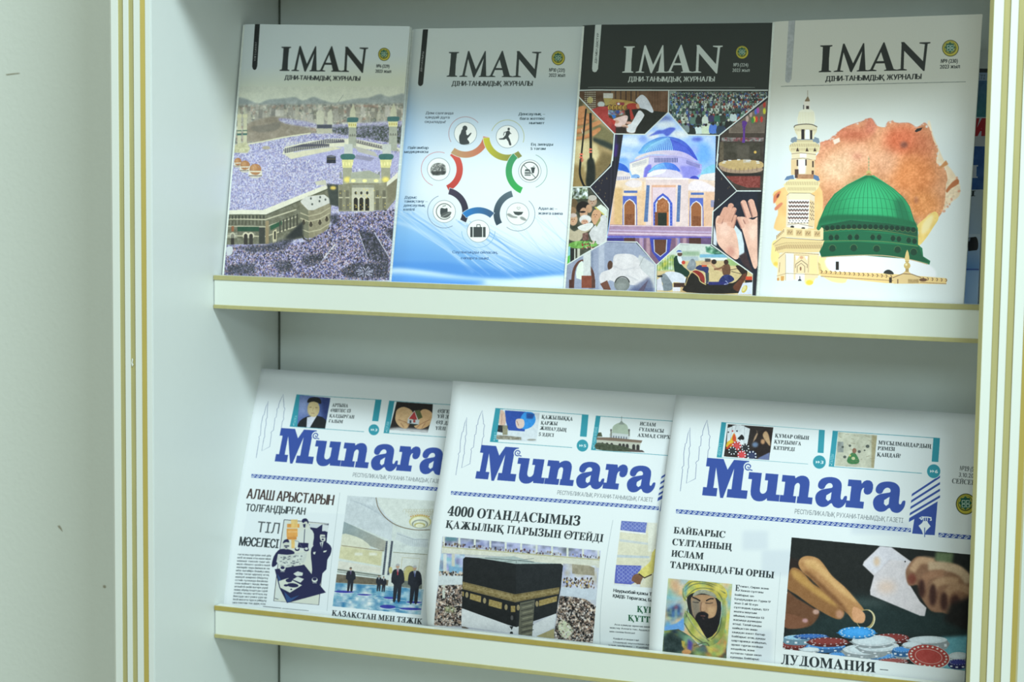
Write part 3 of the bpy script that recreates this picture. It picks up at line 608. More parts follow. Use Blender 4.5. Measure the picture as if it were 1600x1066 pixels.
# --- journal with the seven round icons
def art_health(m):
    c = m.canvas((206, 221, 224), 12); R = c.rng; c.Z(0, 0, 1)
    c.poly([(590, 30), (930, 30), (930, 480), (590, 480)], (212, 224, 226), g=((760, 110), (752, 215), (178, 208, 240)))
    c.ell(765, 300, 150, 105, (226, 238, 248), blur=34); c.ell(800, 330, 110, 80, (232, 242, 250), blur=30)
    c.poly([(590, 150), (640, 150), (625, 480), (590, 480)], (120, 176, 236), blur=16, a=.55)
    c.poly([(600, 340), (640, 335), (760, 392), (890, 420), (890, 480), (595, 480)], (128, 184, 240), blur=20)
    c.poly([(600, 380), (700, 395), (800, 420), (895, 410), (890, 480), (595, 480)], (96, 158, 230), blur=14, a=.9)
    for i in range(46):
        t = i/45; x0 = 612+t*150+R.uniform(-4, 4); y0 = 322+t*30+R.uniform(-5, 5); x1 = x0+120+R.uniform(-20, 60); y1 = y0+82+R.uniform(-10, 30)
        c.stroke([(x0, y0), ((x0+x1)/2-4, (y0+y1)/2+2), (x1, y1)], R.uniform(.6, 2.2), (206, 228, 250) if R.random() < .7 else (104, 164, 232), a=R.uniform(.25, .6), blur=.4)
    for i in range(26):
        x0 = 780+R.uniform(-10, 90); y0 = 340+R.uniform(-10, 30); c.stroke([(x0, y0), (x0+R.uniform(50, 110), y0+R.uniform(50, 90))], R.uniform(.5, 1.2), (150, 196, 240) if i % 2 else (226, 240, 250), a=.35, blur=.3)
    c.stroke([(600, 341), (640, 352), (690, 380), (740, 425)], 5, (206, 230, 252), smooth=6, a=.5, blur=1.5)
    c.poly([(608, 408), (700, 409), (790, 423), (880, 425), (880, 470), (608, 470)], (74, 140, 224), blur=2, a=.55)
    c.poly([(606, 419), (660, 422), (730, 432), (800, 435), (884, 429), (884, 444), (800, 449), (700, 445), (606, 440)], (206, 232, 254), smooth=5, blur=2.2)
    c.poly([(606, 427), (690, 433), (760, 440), (700, 452), (606, 450)], (88, 156, 236), smooth=5, blur=3, a=.9)
    c.poly([(800, 441), (884, 434), (884, 452), (760, 448)], (222, 240, 254), smooth=4, blur=2)
    # labels
    c.Z(600, 30, 5); G = (92, 106, 122)
    for t, x0, x1, y in (('Дем салғанда', 328, 541, 733), ('қандай дұға', 325, 512, 766), ('оқылады?', 320, 482, 801)): c.text(t, (x0, y), (x1, y+1), 20, G, bold=.1)
    for t, x0, x1, y in (('Денсаулық –', 1052, 1258, 741), ('баға жетпес', 1062, 1256, 776), ('нығмет', 1135, 1253, 810)): c.text(t, (x0, y), (x1, y), 20, (64, 84, 96), bold=.12)
    for t, x0, x1, y in (('Ең зиянды', 1150, 1320, 977), ('5 тағам', 1146, 1262, 1010)): c.text(t, (x0, y), (x1, y), 20, (70, 90, 102), bold=.12)
    for t, x0, x1, y in (('Пайғамбар', 186, 348, 1003), ('медицинасы', 156, 345, 1034)): c.text(t, (x0, y), (x1, y+1), 20, (74, 92, 110), bold=.12)
    c.Z(600, 240, 4.847)
    for t, x0, x1, y in (('Дұрыс', 155, 250, 331), ('тамақтану –', 152, 330, 361), ('денсаулық', 148, 311, 392), ('кепілі', 146, 232, 423)): c.text(t, (x0, y), (x1, y+1), 20, (74, 100, 128), bold=.12)
    for t, x0, x1, y in (('Адал ас –', 1170, 1312, 415), ('жанға шипа', 1168, 1352, 452)): c.text(t, (x0, y), (x1, y+3), 20, (80, 98, 120), bold=.12)
    for t, x0, x1, y in (('Саулығыңды ойласаң,', 518, 862, 750), ('сапарға шық!', 582, 790, 795)): c.text(t, (x0, y), (x1, y+3), 20, (74, 108, 156), bold=.1)
    # icon rings
    c.Z(0, 0, 1); cx, cy = 757, 283
    N = [(685.6, 262.3, (214, 96, 86), (190, 70, 66), -52, 66), (694.3, 328.7, (72, 66, 88), (48, 50, 66), -78, 28), (727.4, 206.6, (206, 110, 92), (190, 160, 120), 8, 128), (793, 211.5, (132, 136, 84), (206, 202, 62), 52, 178),
         (828, 265.2, (58, 176, 88), (70, 150, 110), 112, 228), (809, 332.4, (52, 70, 88), (96, 116, 128), 150, 256), (747.5, 359.7, (44, 130, 208), (66, 96, 132), 228, 312)]
    for x, y, c1, c2, a0, a1 in N:
        t = np.radians(np.linspace(a0, a1, 22)); o = [(x+38.5*math.cos(q), y+38.5*math.sin(q)) for q in t]; i_ = [(x+27.5*math.cos(q), y+27.5*math.sin(q)) for q in t[::-1]]
        c.poly([(px_, py_) for px_, py_ in o+i_], (226, 236, 244)); t = np.radians(np.linspace(a0+1, a1-1, 22)); o = [(x+37.8*math.cos(q), y+37.8*math.sin(q)) for q in t]; i_ = [(x+28*math.cos(q), y+28*math.sin(q)) for q in t[::-1]]
        c.poly(o+i_, c1, g=(o[0], o[-1], c2))
    for x, y, r, a0, a1, col in ((727.4, 206.6, 26, 150, 320, (176, 132, 140)), (793, 211.5, 26, 200, 380, (176, 180, 120)), (828, 265.2, 27, -70, 70, (120, 160, 150)), (809, 332.4, 27, -50, 130, (120, 140, 160)), (747.5, 359.7, 26, 0, 180, (130, 180, 220)), (694.3, 328.7, 26, 60, 250, (110, 130, 160)), (685.6, 262.3, 27, 110, 290, (200, 130, 140))):
        c.arc(x, y, r, a0, a1, .8, col); c.ell(x, y, 18, 18, (140, 156, 168)); c.ell(x, y, 17.2, 17.2, (240, 245, 246))
    D = (66, 74, 78)
    c.Z(600, 30, 5)
    c.ell(633, 842, 19, 21, D); c.poly([(612, 850), (600, 880), (588, 905), (590, 950), (606, 968), (650, 966), (668, 958), (662, 940), (652, 925), (672, 900), (684, 880), (676, 878), (656, 896), (644, 888), (640, 862)], D, smooth=3)
    c.ell(975, 848, 9, 11, D); c.poly([(965, 860), (982, 862), (986, 885), (972, 905), (984, 930), (996, 968), (992, 976), (980, 974), (972, 946), (955, 922), (940, 930), (905, 930), (896, 922), (930, 918), (950, 895), (954, 875)], D); c.stroke([(962, 868), (940, 874), (934, 898)], 6, D); c.stroke([(980, 872), (994, 886)], 6, D)
    c.Z(600, 240, 4.847)
    c.poly([(355, 100), (370, 75), (400, 62), (440, 64), (466, 84), (472, 118), (462, 146), (430, 152), (400, 156), (370, 146), (352, 130)], (150, 156, 158), smooth=3, sp=[(70, 74, 76), (190, 194, 194), (110, 114, 116), (150, 152, 150)], cell=7, blur=2); c.poly([(356, 124), (470, 120), (460, 148), (370, 154)], (52, 56, 58), blur=4, a=.8)
    c.ell(1105, 122, 70, 72, (84, 92, 96)); c.ell(1105, 122, 63, 65, (240, 245, 246)); c.poly([(1066, 122), (1072, 108), (1100, 108), (1112, 122)], D)
    for y in (128, 138, 150): c.rect(1066, y, 1112, y+7, D)
    c.poly([(1114, 100), (1144, 98), (1136, 138), (1122, 138)], D); c.rect(1112, 94, 1146, 100, D); c.stroke([(1128, 96), (1134, 84), (1144, 86)], 3, D); c.stroke([(1058, 74), (1148, 172)], 5, (84, 92, 96))
    c.rect(654, 548, 770, 626, D); c.stroke([(702, 548), (704, 530), (728, 530), (730, 548)], 6, D); c.rect(672, 546, 678, 628, (236, 242, 244)); c.rect(744, 546, 750, 628, (236, 242, 244))
    c.arc(457, 430, 60, 40, 330, 6, (90, 96, 100)); c.poly([(428, 410), (440, 402), (460, 408), (480, 404), (482, 430), (476, 460), (450, 472), (428, 452)], D, smooth=3); c.poly([(430, 470), (450, 440), (508, 432), (500, 460), (470, 478)], (90, 96, 98), smooth=3); c.stroke([(444, 390), (470, 384)], 7, (130, 138, 140)); c.stroke([(436, 472), (500, 440)], 2, (226, 232, 234))
    c.poly([(978, 430), (1056, 432), (1044, 452), (1018, 460), (992, 452)], (70, 78, 82)); c.stroke([(1018, 416), (1006, 400), (1012, 394), (1020, 402), (1028, 394), (1034, 402), (1018, 416)], 2.5, (120, 126, 130))
    c.poly([(930, 452), (950, 444), (980, 462), (1012, 470), (1000, 480), (960, 474)], (150, 156, 158), smooth=3, blur=2); c.poly([(1030, 474), (1050, 470), (1080, 492), (1070, 500), (1040, 490)], (150, 156, 158), smooth=3, blur=2)
    c.Z(600, 30, 5)
    c.poly([(304, 80), (346, 80), (308, 496), (300, 510), (284, 516), (270, 508), (266, 492)], (30, 36, 38)); vtext(c, 'ДІН САУЛЫҒЫ', (297, 404), (314, 252), 14, (176, 182, 184), bold=.1)
    header(c, (490, 443), (1183, 447), 186, (52, 62, 64), ((530, 513), (1160, 513), 36), (1362, 299, 52, 55), ('№10 (231)', (1290, 404), (1412, 406), 27), ('2023 жыл', (1288, 444), (1414, 444), 27), '', bl=.8)
    return c.image('journal_health', white=(232, 240, 242))
def clipped(c, pts):
    q = c.P(c.dens(pts)); c.clip = raster([q], 0, 0, c.w, c.h, 2)
# --- journal with the star of pictures around a blue-domed mosque
def art_star(m):
    c = m.canvas((40, 48, 47), 13); R = c.rng; H1, H2, H3, H4, H5 = (890, 130, 8.882), (1040, 130, 6.271), (950, 180, 8.883), (880, 280, 5.922), (1010, 370, 8.889)
    C1, C2 = (870, 20, 4.571), (870, 240, 4.571)
    c.Z(*C1); c.rect(0, 0, 1700, 560, (44, 52, 51)); c.rect(0, 0, 1700, 560, (44, 52, 51), tex=1.5, cell=40)
    # centre background between the panels
    c.Z(*C2); c.rect(60, -700, 1500, 1100, (34, 34, 46)); c.poly([(110, 60), (440, 10), (470, 700), (60, 700)], (34, 33, 48)); 
    for _ in range(26): c.ell(R.uniform(250, 360), R.uniform(100, 380), 3, 6, (120, 104, 74), a=.7)
    for _ in range(10): c.ell(R.uniform(1150, 1280), R.uniform(120, 400), 3, 6, (110, 96, 72), a=.7)
    for i in range(5): c.stroke([(366+i*12, 500), (392+i*13, -350)], 3, (56, 54, 72) if i % 2 else (24, 24, 36))
    c.poly([(412, -70), (440, -70), (430, 20), (404, 20)], (66, 44, 130), blur=6, a=.8); c.poly([(414, -300), (436, -300), (430, -60), (408, -60)], (60, 50, 110), blur=8, a=.6)
    # --- mosque
    star = [(470, 870), (630, 868), (797, 705), (938, 868), (1135, 872), (1128, 1051), (1128, 1680), (360, 1680), (405, 1500)]
    c.Z(*C1); clipped(c, [(474, 868), (630, 868), (797, 705), (938, 870), (1136, 872), (1128, 1300), (1100, 1650), (1010, 1660), (880, 1650), (712, 1800), (575, 1640), (350, 1640), (440, 1100)])
    c.rect(300, 600, 1300, 2000, (176, 204, 250), g=((800, 700), (800, 1060), (150, 190, 250)))
    c.Z(*H3)
    for x, y, rx, ry, col, b in ((760, 60, 130, 60, (110, 130, 200), 22), (800, 130, 150, 60, (214, 226, 240), 26), (320, 360, 170, 70, (222, 234, 246), 40), (250, 560, 130, 50, (206, 222, 248), 40), (1000, 260, 140, 60, (220, 228, 236), 26), (1380, 400, 90, 120, (196, 216, 250), 30), (620, 280, 90, 50, (226, 232, 242), 20), (1240, 330, 80, 30, (90, 110, 210), 16), (1330, 520, 110, 160, (110, 170, 250), 40), (480, 330, 60, 50, (140, 170, 240), 20), (200, 620, 80, 40, (120, 170, 245), 20), (1200, 480, 60, 60, (150, 176, 245), 20)): c.ell(x, y, rx, ry, col, blur=b)
    c.poly([(690, 205), (760, 200), (860, 165), (940, 178), (890, 235), (820, 290), (760, 250), (620, 275), (560, 290), (640, 240)], (84, 104, 208), smooth=3, blur=8)
    c.poly([(440, 530), (455, 470), (500, 410), (580, 355), (680, 310), (780, 292), (880, 296), (980, 320), (1070, 370), (1140, 440), (1190, 510), (1240, 625), (1060, 530), (760, 480)], (96, 162, 230), smooth=4, g=((480, 500), (1200, 540), (62, 80, 200)))
    c.poly([(500, 440), (600, 370), (800, 310), (840, 320), (700, 400), (600, 480), (470, 520)], (130, 200, 226), blur=18, a=.7)
    for i in range(23):
        t = i/22; x = 520+t*640; top = 830+(t-.5)*250; yt = 300+abs(t-.5)*110; yb = 505-math.sin(t*3.14)*38+t*50
        c.stroke([(top, yt), ((top+x)/2+(t-.5)*40, (yt+yb)/2-12), (x, yb)], 10, (150, 206, 246) if t < .62 else (90, 110, 220), smooth=3, a=.85, w2=16); c.stroke([(top+8, yt+10), ((top+x)/2+(t-.5)*40+12, (yt+yb)/2-8), (x+14, yb)], 7, (40, 60, 180), smooth=3, a=.6)
    c.poly([(370, 610), (420, 560), (600, 500), (800, 480), (980, 490), (1120, 540), (1240, 625), (1260, 650), (1040, 580), (800, 545), (580, 545), (420, 600)], (222, 210, 214), smooth=3, g=((500, 560), (1200, 600), (186, 176, 232)))
    c.poly([(300, 660), (430, 600), (580, 550), (900, 550), (1060, 575), (1300, 680), (1305, 720), (1290, 800), (1150, 900), (490, 880), (300, 760)], (206, 196, 226), g=((400, 700), (1200, 700), (168, 164, 230)))
    c.poly([(300, 660), (575, 560), (560, 680), (500, 760), (490, 880), (330, 820), (300, 720)], (232, 226, 222)); c.stroke([(302, 660), (575, 568), (900, 568), (1060, 588), (1305, 684)], 9, (170, 160, 206)); c.stroke([(330, 720), (520, 668)], 5, (186, 184, 190)); c.stroke([(1080, 655), (1300, 760)], 5, (136, 130, 206))
    c.poly([(490, 870), (510, 730), (560, 680), (600, 680), (620, 880)], (120, 118, 216), blur=6); c.poly([(1000, 700), (1200, 700), (1280, 780), (1150, 900), (1050, 860)], (140, 140, 224), blur=10)
    for i in range(15): c.rect(648+i*22, 586, 658+i*22, 650, (52, 62, 120))
    for i in range(11): c.poly([(342+i*18, 668-i*6), (349+i*18, 666-i*6), (349+i*18, 706-i*5), (342+i*18, 710-i*5)], (150, 156, 176))
    for i in range(11): c.poly([(1092+i*17, 618+i*6), (1100+i*17, 621+i*6), (1100+i*17, 672+i*6), (1092+i*17, 668+i*6)], (92, 92, 150))
    c.poly([(560, 790), (600, 740), (660, 690), (760, 655), (860, 655), (940, 690), (1005, 778), (860, 745), (700, 745)], (108, 184, 236), smooth=3, g=((600, 740), (1000, 740), (58, 96, 214)))
    for i in range(15): c.stroke([(760+(i-7)*10, 664+abs(i-7)*3), (790+(i-7)*28, 752+abs(i-7)*2)], 5, (170, 216, 246) if i < 9 else (90, 130, 228), a=.8)
    c.poly([(545, 810), (640, 755), (800, 745), (960, 765), (1030, 830), (1040, 880), (530, 880)], (214, 206, 230)); c.poly([(550, 830), (620, 770), (800, 750), (760, 800), (600, 840)], (238, 238, 244), smooth=3)
    c.poly([(140, 740), (140, 660), (200, 670), (260, 710), (300, 790), (200, 765)], (50, 100, 206), smooth=3); c.poly([(120, 770), (200, 765), (300, 800), (320, 840), (320, 900), (110, 900)], (226, 214, 214)); 
    for i in range(7): c.rect(134+i*26, 845, 144+i*26, 896, (110, 120, 176))
    c.ell(385, 850, 58, 36, (130, 170, 224)); c.poly([(410, 850), (440, 870), (440, 900), (415, 890)], (44, 56, 110)); c.poly([(230, 975), (260, 900), (340, 865), (430, 890), (470, 960), (400, 950), (300, 950)], (238, 238, 246), smooth=3)
    c.poly([(1290, 820), (1320, 760), (1400, 700), (1490, 680), (1490, 790), (1380, 800)], (130, 196, 226), smooth=3); c.poly([(1265, 870), (1290, 820), (1490, 790), (1490, 950), (1265, 930)], (228, 220, 222))
    for i in range(6): c.rect(1315+i*24, 892, 1325+i*24, 935, (140, 170, 206))
    c.ell(1200, 880, 62, 44, (66, 74, 190)); c.poly([(1100, 960), (1160, 900), (1240, 890), (1300, 930), (1200, 985)], (244, 244, 250), smooth=3)
    # facade
    c.Z(*C2)
    c.poly([(420, 190), (640, 165), (940, 175), (1130, 190), (1130, 560), (370, 560)], (230, 208, 196), g=((600, 200), (600, 520), (222, 176, 140)))
    c.rect(420, 190, 640, 560, (232, 206, 176), g=((400, 200), (640, 200), (238, 216, 196))); c.rect(410, 240, 470, 540, (216, 180, 130), blur=6); c.rect(1060, 240, 1130, 540, (226, 186, 160), blur=4)
    for x0, x1, y0 in ((560, 640, 260), (610, 625, 200), (905, 945, 250)): c.rect(x0, y0, x1, 520, (230, 190, 150), a=.7, blur=3)
    c.poly([(486, 215), (530, 185), (600, 195), (600, 230), (540, 240)], (232, 220, 224), smooth=3, blur=2); c.poly([(905, 270), (960, 200), (1030, 190), (1130, 240), (1130, 270), (930, 260)], (236, 224, 232), smooth=3, blur=3)
    c.rect(636, 172, 940, 520, (226, 206, 208)); c.rect(636, 172, 940, 182, (250, 240, 236)); c.rect(660, 205, 890, 520, (232, 210, 208)); c.rect(678, 222, 855, 240, (226, 176, 150)); c.rect(680, 238, 852, 515, (226, 204, 216))
    c.rect(678, 222, 684, 515, (214, 170, 160)); c.rect(850, 222, 856, 515, (240, 214, 200))
    for x in (642, 866): c.poly([(x, 222), (x+22, 224), (x+8 if x < 700 else x+12, 485), (x-20 if x < 700 else x-12, 485)], (86, 116, 168)); 
    for x in (642, 866):
        for i in range(9): c.rect(x-4, 240+i*26, x+12, 244+i*26, (120, 150, 190), a=.6)
    def arch(x0, x1, y0, y1, pt, col, ry=None):
        cx = (x0+x1)/2; c.poly([(x0, y1), (x0, y0+(x1-x0)*.45), ((x0+cx)/2-4, y0+(x1-x0)*.14), (cx, y0-pt), ((x1+cx)/2+4, y0+(x1-x0)*.14), (x1, y0+(x1-x0)*.45), (x1, y1)], col)
    arch(690, 826, 290, 515, 10, (70, 92, 196)); arch(706, 808, 306, 515, 8, (222, 222, 238)); arch(714, 800, 318, 515, 6, (150, 92, 58)); c.rect(722, 420, 788, 515, (36, 44, 40)); c.rect(700, 415, 720, 515, (120, 70, 50)); c.rect(786, 415, 800, 515, (206, 120, 70)); c.rect(720, 330, 792, 410, (166, 104, 66), tex=14, cell=6)
    for i in range(14): c.ell(698+(i % 2)*118, 330+i*13, 3, 3, (150, 170, 226))
    for x0, x1, ya in ((472, 572, 300), (950, 1046, 314)):
        c.rect(x0+8, ya-38, x1+4, ya-22, (80, 110, 180)); c.rect(x0, ya, x1, ya+90, (84, 106, 196)); c.rect(x0-2, ya+90, x0+6, 520, (90, 104, 190)); c.rect(x1-4, ya+90, x1+2, 520, (90, 104, 190)); arch(x0+4, x1-6, ya+24, 520, 4, (230, 226, 232)); arch(x0+10, x1-14, ya+32, 520, 4, (154, 96, 60)); c.rect(x0+16, ya+130, x1-20, 515, (132, 80, 52), tex=10, cell=6)
    c.rect(1100, 330, 1126, 380, (110, 130, 190), a=.7)
    # reflecting floor
    c.poly([(380, 505), (1125, 520), (1120, 600), (360, 590)], (170, 140, 170), blur=2); c.stroke([(380, 512), (1125, 520)], 5, (230, 210, 216)); c.stroke([(375, 545), (1120, 560)], 9, (196, 176, 214), blur=2); c.stroke([(370, 566), (1120, 580)], 10, (226, 206, 226), blur=2); c.stroke([(368, 590), (1120, 600)], 12, (90, 84, 190), blur=3)
    c.rect(350, 600, 1110, 800, (122, 92, 120)); c.poly([(590, 600), (620, 600), (620, 720), (590, 700)], (140, 120, 180)); c.rect(480, 600, 560, 650, (84, 52, 52)); c.rect(360, 600, 480, 660, (56, 50, 130), blur=4); c.rect(940, 600, 1110, 660, (104, 80, 120)); c.rect(945, 600, 1030, 660, (76, 48, 44)); c.rect(860, 600, 880, 700, (84, 106, 190))
    for x in (590, 640, 850, 900): c.rect(x, 600, x+26, 780, (206, 170, 176), a=.6, blur=3)
    c.poly([(664, 600), (820, 605), (805, 700), (740, 780), (680, 700)], (60, 70, 170)); c.poly([(690, 612), (790, 612), (785, 700), (740, 738), (695, 700)], (190, 196, 220)); c.poly([(697, 612), (783, 612), (778, 700), (740, 730), (701, 700)], (96, 62, 48))
    c.unclip()
    # --- baby / cradle picture
    c.Z(*H1); clipped(c, [(104, 104), (1380, 104), (1368, 392), (1036, 696), (620, 692), (104, 170)])
    c.rect(60, 80, 1500, 720, (96, 70, 52), tex=14, cell=40)
    for i in range(17): c.rect(560+i*24, 100, 572+i*24, 300, (150, 116, 70) if i % 3 else (60, 44, 34), a=.8, blur=2)
    for i in range(9): c.rect(1080+i*38, 100, 1100+i*38, 440, (120, 84, 62), a=.6, blur=4)
    for i in range(6):
        for j in range(9): c.stroke([(200+i*28, 110+j*28), (228+i*28, 138+j*28), (200+i*28, 166+j*28)], 5, (70, 60, 48)); c.ell(214+i*28, 124+j*28, 9, 9, (206, 212, 200), a=.8)
    c.ell(285, 230, 42, 46, (186, 176, 120)); c.rect(470, 134, 604, 205, (206, 206, 200)); c.poly([(470, 205), (600, 205), (560, 290), (500, 310)], (176, 160, 96)); c.ell(440, 290, 50, 40, (196, 206, 206), blur=4)
    c.poly([(600, 220), (760, 230), (900, 260), (900, 300), (560, 290)], (180, 150, 84), smooth=3, tex=14, cell=12)
    c.poly([(310, 360), (420, 320), (540, 320), (545, 460), (640, 640), (640, 690), (540, 640), (400, 460)], (176, 66, 64), tex=9, cell=20); c.rect(535, 370, 760, 440, (150, 160, 170), sp=[(190, 190, 190), (110, 120, 160), (150, 60, 60), (90, 110, 90)], cell=16)
    for i in range(5): c.ell(555+i*52, 332, 24, 34, (196, 160, 76)); c.ell(560+i*52, 336, 8, 30, (110, 84, 40))
    c.rect(650, 262, 760, 300, (150, 60, 70)); c.ell(680, 282, 20, 16, (220, 220, 224)); c.poly([(800, 290), (920, 280), (960, 380), (900, 470), (850, 500), (820, 400)], (170, 58, 50), smooth=3); c.poly([(770, 380), (830, 350), (850, 520), (800, 520)], (30, 28, 28)); c.poly([(580, 440), (620, 430), (650, 460), (610, 490)], (50, 120, 206)); c.ell(670, 395, 26, 24, (60, 84, 150))
    c.poly([(600, 500), (700, 460), (790, 440), (810, 480), (760, 580), (640, 610), (610, 560)], (224, 196, 192), smooth=3, tex=12, cell=20); c.ell(650, 530, 40, 26, (206, 160, 140), blur=4); c.poly([(545, 470), (640, 520), (620, 590)], (190, 60, 56)); c.poly([(600, 560), (650, 600), (640, 690), (560, 640)], (150, 54, 56))
    c.poly([(1000, 340), (1160, 380), (1370, 400), (1030, 700), (900, 700), (960, 560), (1030, 450)], (32, 34, 32)); c.poly([(860, 360), (1000, 345), (1030, 450), (940, 600)], (40, 38, 36)); c.poly([(960, 375), (1030, 420), (1025, 470), (930, 610), (900, 680), (800, 670), (790, 590), (870, 530)], (222, 226, 232), smooth=3, tex=7, cell=20)
    c.ell(955, 310, 34, 38, (206, 150, 120)); c.poly([(915, 240), (960, 180), (1010, 155), (1070, 200), (1120, 280), (1165, 380), (1140, 405), (1060, 360), (980, 340), (960, 290)], (206, 212, 224), smooth=3, tex=9, cell=26); c.ell(770, 595, 46, 24, (216, 176, 156), rot=.2); c.ell(820, 545, 40, 18, (206, 160, 146)); c.rect(640, 600, 790, 700, (36, 30, 32), a=.8, blur=5)
    c.unclip()
    # --- rows of people
    c.Z(*H2); clipped(c, [(40, 76), (996, 74), (996, 130), (530, 494), (222, 494), (36, 280)])
    c.rect(20, 60, 1010, 510, (52, 66, 60), sp=[(40, 52, 48), (70, 86, 78), (34, 44, 44), (104, 120, 110), (56, 66, 60)], cell=16)
    c.rect(40, 70, 105, 250, (160, 186, 180), blur=4)
    PAL = [(206, 218, 214), (120, 150, 140), (60, 84, 80), (180, 190, 170), (70, 66, 120), (84, 120, 180), (40, 46, 50), (140, 150, 150), (150, 70, 60), (90, 130, 110)]
    for r_ in range(17):
        y = 84+r_**1.55*5; s = 6+r_*1.25
        for x in np.arange(50+R.uniform(0, 10), 1000, s*1.75):
            if R.random() < .12: continue
            k = PAL[int(R.integers(0, len(PAL)))]; c.poly([(x-s*.7, y+s*2.2), (x-s*.6, y+s*.5), (x, y+s*.2), (x+s*.6, y+s*.5), (x+s*.7, y+s*2.2)], k, smooth=2, a=.9); c.ell(x, y, s*.32, s*.38, (44, 38, 36) if R.random() < .7 else (206, 210, 206), n=8)
    for x, y, s, k in ((320, 450, 36, (206, 224, 226)), (395, 440, 38, (206, 222, 196)), (466, 430, 38, (80, 120, 206)), (540, 440, 40, (46, 62, 80)), (250, 460, 42, (36, 44, 44)), (196, 430, 34, (120, 136, 140)), (270, 350, 30, (96, 126, 116)), (326, 350, 30, (40, 44, 48)), (388, 345, 30, (200, 214, 206)), (448, 330, 28, (60, 56, 100)), (506, 330, 28, (56, 104, 88)), (564, 330, 28, (50, 60, 56)), (664, 320, 32, (196, 214, 216)), (618, 390, 34, (30, 34, 36))):
        c.poly([(x-s, y+s*1.4), (x-s*.9, y-s*.5), (x, y-s*.8), (x+s*.9, y-s*.5), (x+s, y+s*1.4)], k, smooth=2); c.ell(x, y-s*.95, s*.36, s*.4, (40, 36, 36) if x not in (388, 618) else (206, 208, 196))
    c.unclip()
    # --- prayer beads in a hand
    c.Z(*H1); clipped(c, [(100, 176), (606, 696), (596, 1060), (540, 1150), (230, 1480), (20, 1480), (40, 700)])
    c.rect(0, 150, 700, 1500, (168, 146, 104), tex=18, cell=120); c.poly([(60, 180), (200, 230), (180, 330), (60, 420)], (96, 92, 68), blur=16); c.poly([(300, 480), (620, 690), (600, 880), (480, 840), (340, 760)], (122, 116, 82), blur=18); c.poly([(320, 745), (480, 790), (620, 850), (600, 930), (440, 860), (330, 800)], (48, 58, 54), blur=14)
    for p in ([(80, 370), (120, 320), (200, 310), (230, 370), (200, 470), (140, 500), (80, 450)], [(70, 520), (200, 480), (320, 470), (340, 500), (240, 560), (70, 580)], [(70, 640), (200, 600), (330, 540), (430, 510), (430, 560), (300, 620), (160, 680), (70, 690)], [(70, 740), (200, 720), (330, 650), (420, 610), (430, 650), (330, 730), (180, 770), (80, 780)], [(230, 420), (300, 430), (350, 480), (300, 520), (220, 500)]):
        c.poly(p, (206, 142, 96), smooth=4, blur=3, tex=7, cell=50); c.stroke(p[-3:], 10, (110, 66, 44), blur=5, a=.7)
    c.poly([(40, 790), (250, 780), (380, 850), (420, 1000), (300, 1200), (30, 1300)], (206, 190, 144), blur=16, tex=9, cell=60); c.poly([(450, 940), (600, 1000), (560, 1150), (300, 1400)], (120, 104, 70), blur=24); c.poly([(20, 1100), (200, 1150), (240, 1400), (20, 1480)], (150, 128, 84), blur=24)
    for i in range(42):
        t = i/41; c.ell(226-t*84, 360+t*820, 14, 12, (22, 26, 26))
    for i in range(36): t = i/35; c.ell(292+t*6, 420+t*620, 20, 12, (24, 28, 28))
    for y in (980, 1020): c.ell(160-(y-980)*.1, y, 26, 13, (226, 110, 90))
    for y in (912, 950): c.ell(292, y, 24, 13, (222, 116, 96))
    c.poly([(250, 1060), (330, 1040), (360, 1200), (340, 1420), (230, 1420), (240, 1200)], (30, 36, 34), blur=9, smooth=3); c.stroke([(150, 1050), (140, 1250), (190, 1400), (230, 1440)], 30, (22, 24, 24), smooth=4); c.ell(170, 1060, 22, 30, (200, 100, 80), blur=4, a=.7); c.stroke([(165, 630), (178, 690)], 12, (220, 206, 190))
    c.unclip()
    # --- guest room picture
    c.Z(*H2); clipped(c, [(1000, 160), (540, 505), (512, 810), (700, 1042), (960, 1042), (960, 700)])
    c.rect(480, 140, 1010, 1060, (60, 52, 48), tex=9, cell=20); c.poly([(1000, 150), (620, 440), (620, 490), (970, 490)], (120, 108, 98), tex=8, cell=20)
    for i in range(30): c.stroke([(640+i*13, 480), (700+i*15, 300)], 4, (70, 60, 54), a=.8)
    c.rect(560, 485, 980, 530, (66, 56, 50)); c.rect(550, 528, 960, 566, (110, 104, 104), sp=[(140, 134, 134), (90, 80, 80), (120, 60, 66)], cell=10)
    for x, y, k in ((885, 275, (80, 110, 200)), (905, 262, (176, 84, 170)), (968, 270, (206, 206, 60)), (968, 205, (190, 60, 50)), (890, 350, (206, 60, 50)), (868, 350, (206, 196, 60)), (940, 350, (200, 60, 56)), (854, 360, (60, 130, 70)), (835, 300, (190, 170, 160)), (800, 345, (196, 170, 160))): c.ell(x, y, 14, 30, k, blur=2)
    c.poly([(750, 370), (800, 380), (780, 440), (776, 600), (748, 606), (760, 480)], (92, 52, 140), smooth=3); c.rect(560, 580, 930, 740, (64, 60, 52), tex=8, cell=14); c.rect(700, 600, 820, 740, (82, 76, 68), blur=8); c.ell(878, 672, 14, 14, (206, 170, 90))
    c.rect(530, 570, 570, 760, (90, 80, 66), tex=10, cell=8); c.poly([(520, 800), (560, 760), (760, 745), (940, 765), (940, 830), (740, 850), (600, 840)], (186, 160, 112), smooth=3); c.poly([(530, 800), (620, 835), (760, 850), (935, 825), (935, 860), (780, 885), (620, 872), (540, 840)], (166, 142, 122), smooth=3)
    for i in range(9): c.stroke([(560+i*42, 822+10*math.sin(i*.5)), (556+i*42, 862+10*math.sin(i*.5))], 7, (120, 98, 84), a=.8, blur=2)
    for x, y in ((580, 760), (628, 752), (716, 746), (800, 758), (900, 762), (570, 776), (905, 778), (822, 754)): c.rect(x-14, y-5, x+16, y+5, (220, 220, 220))
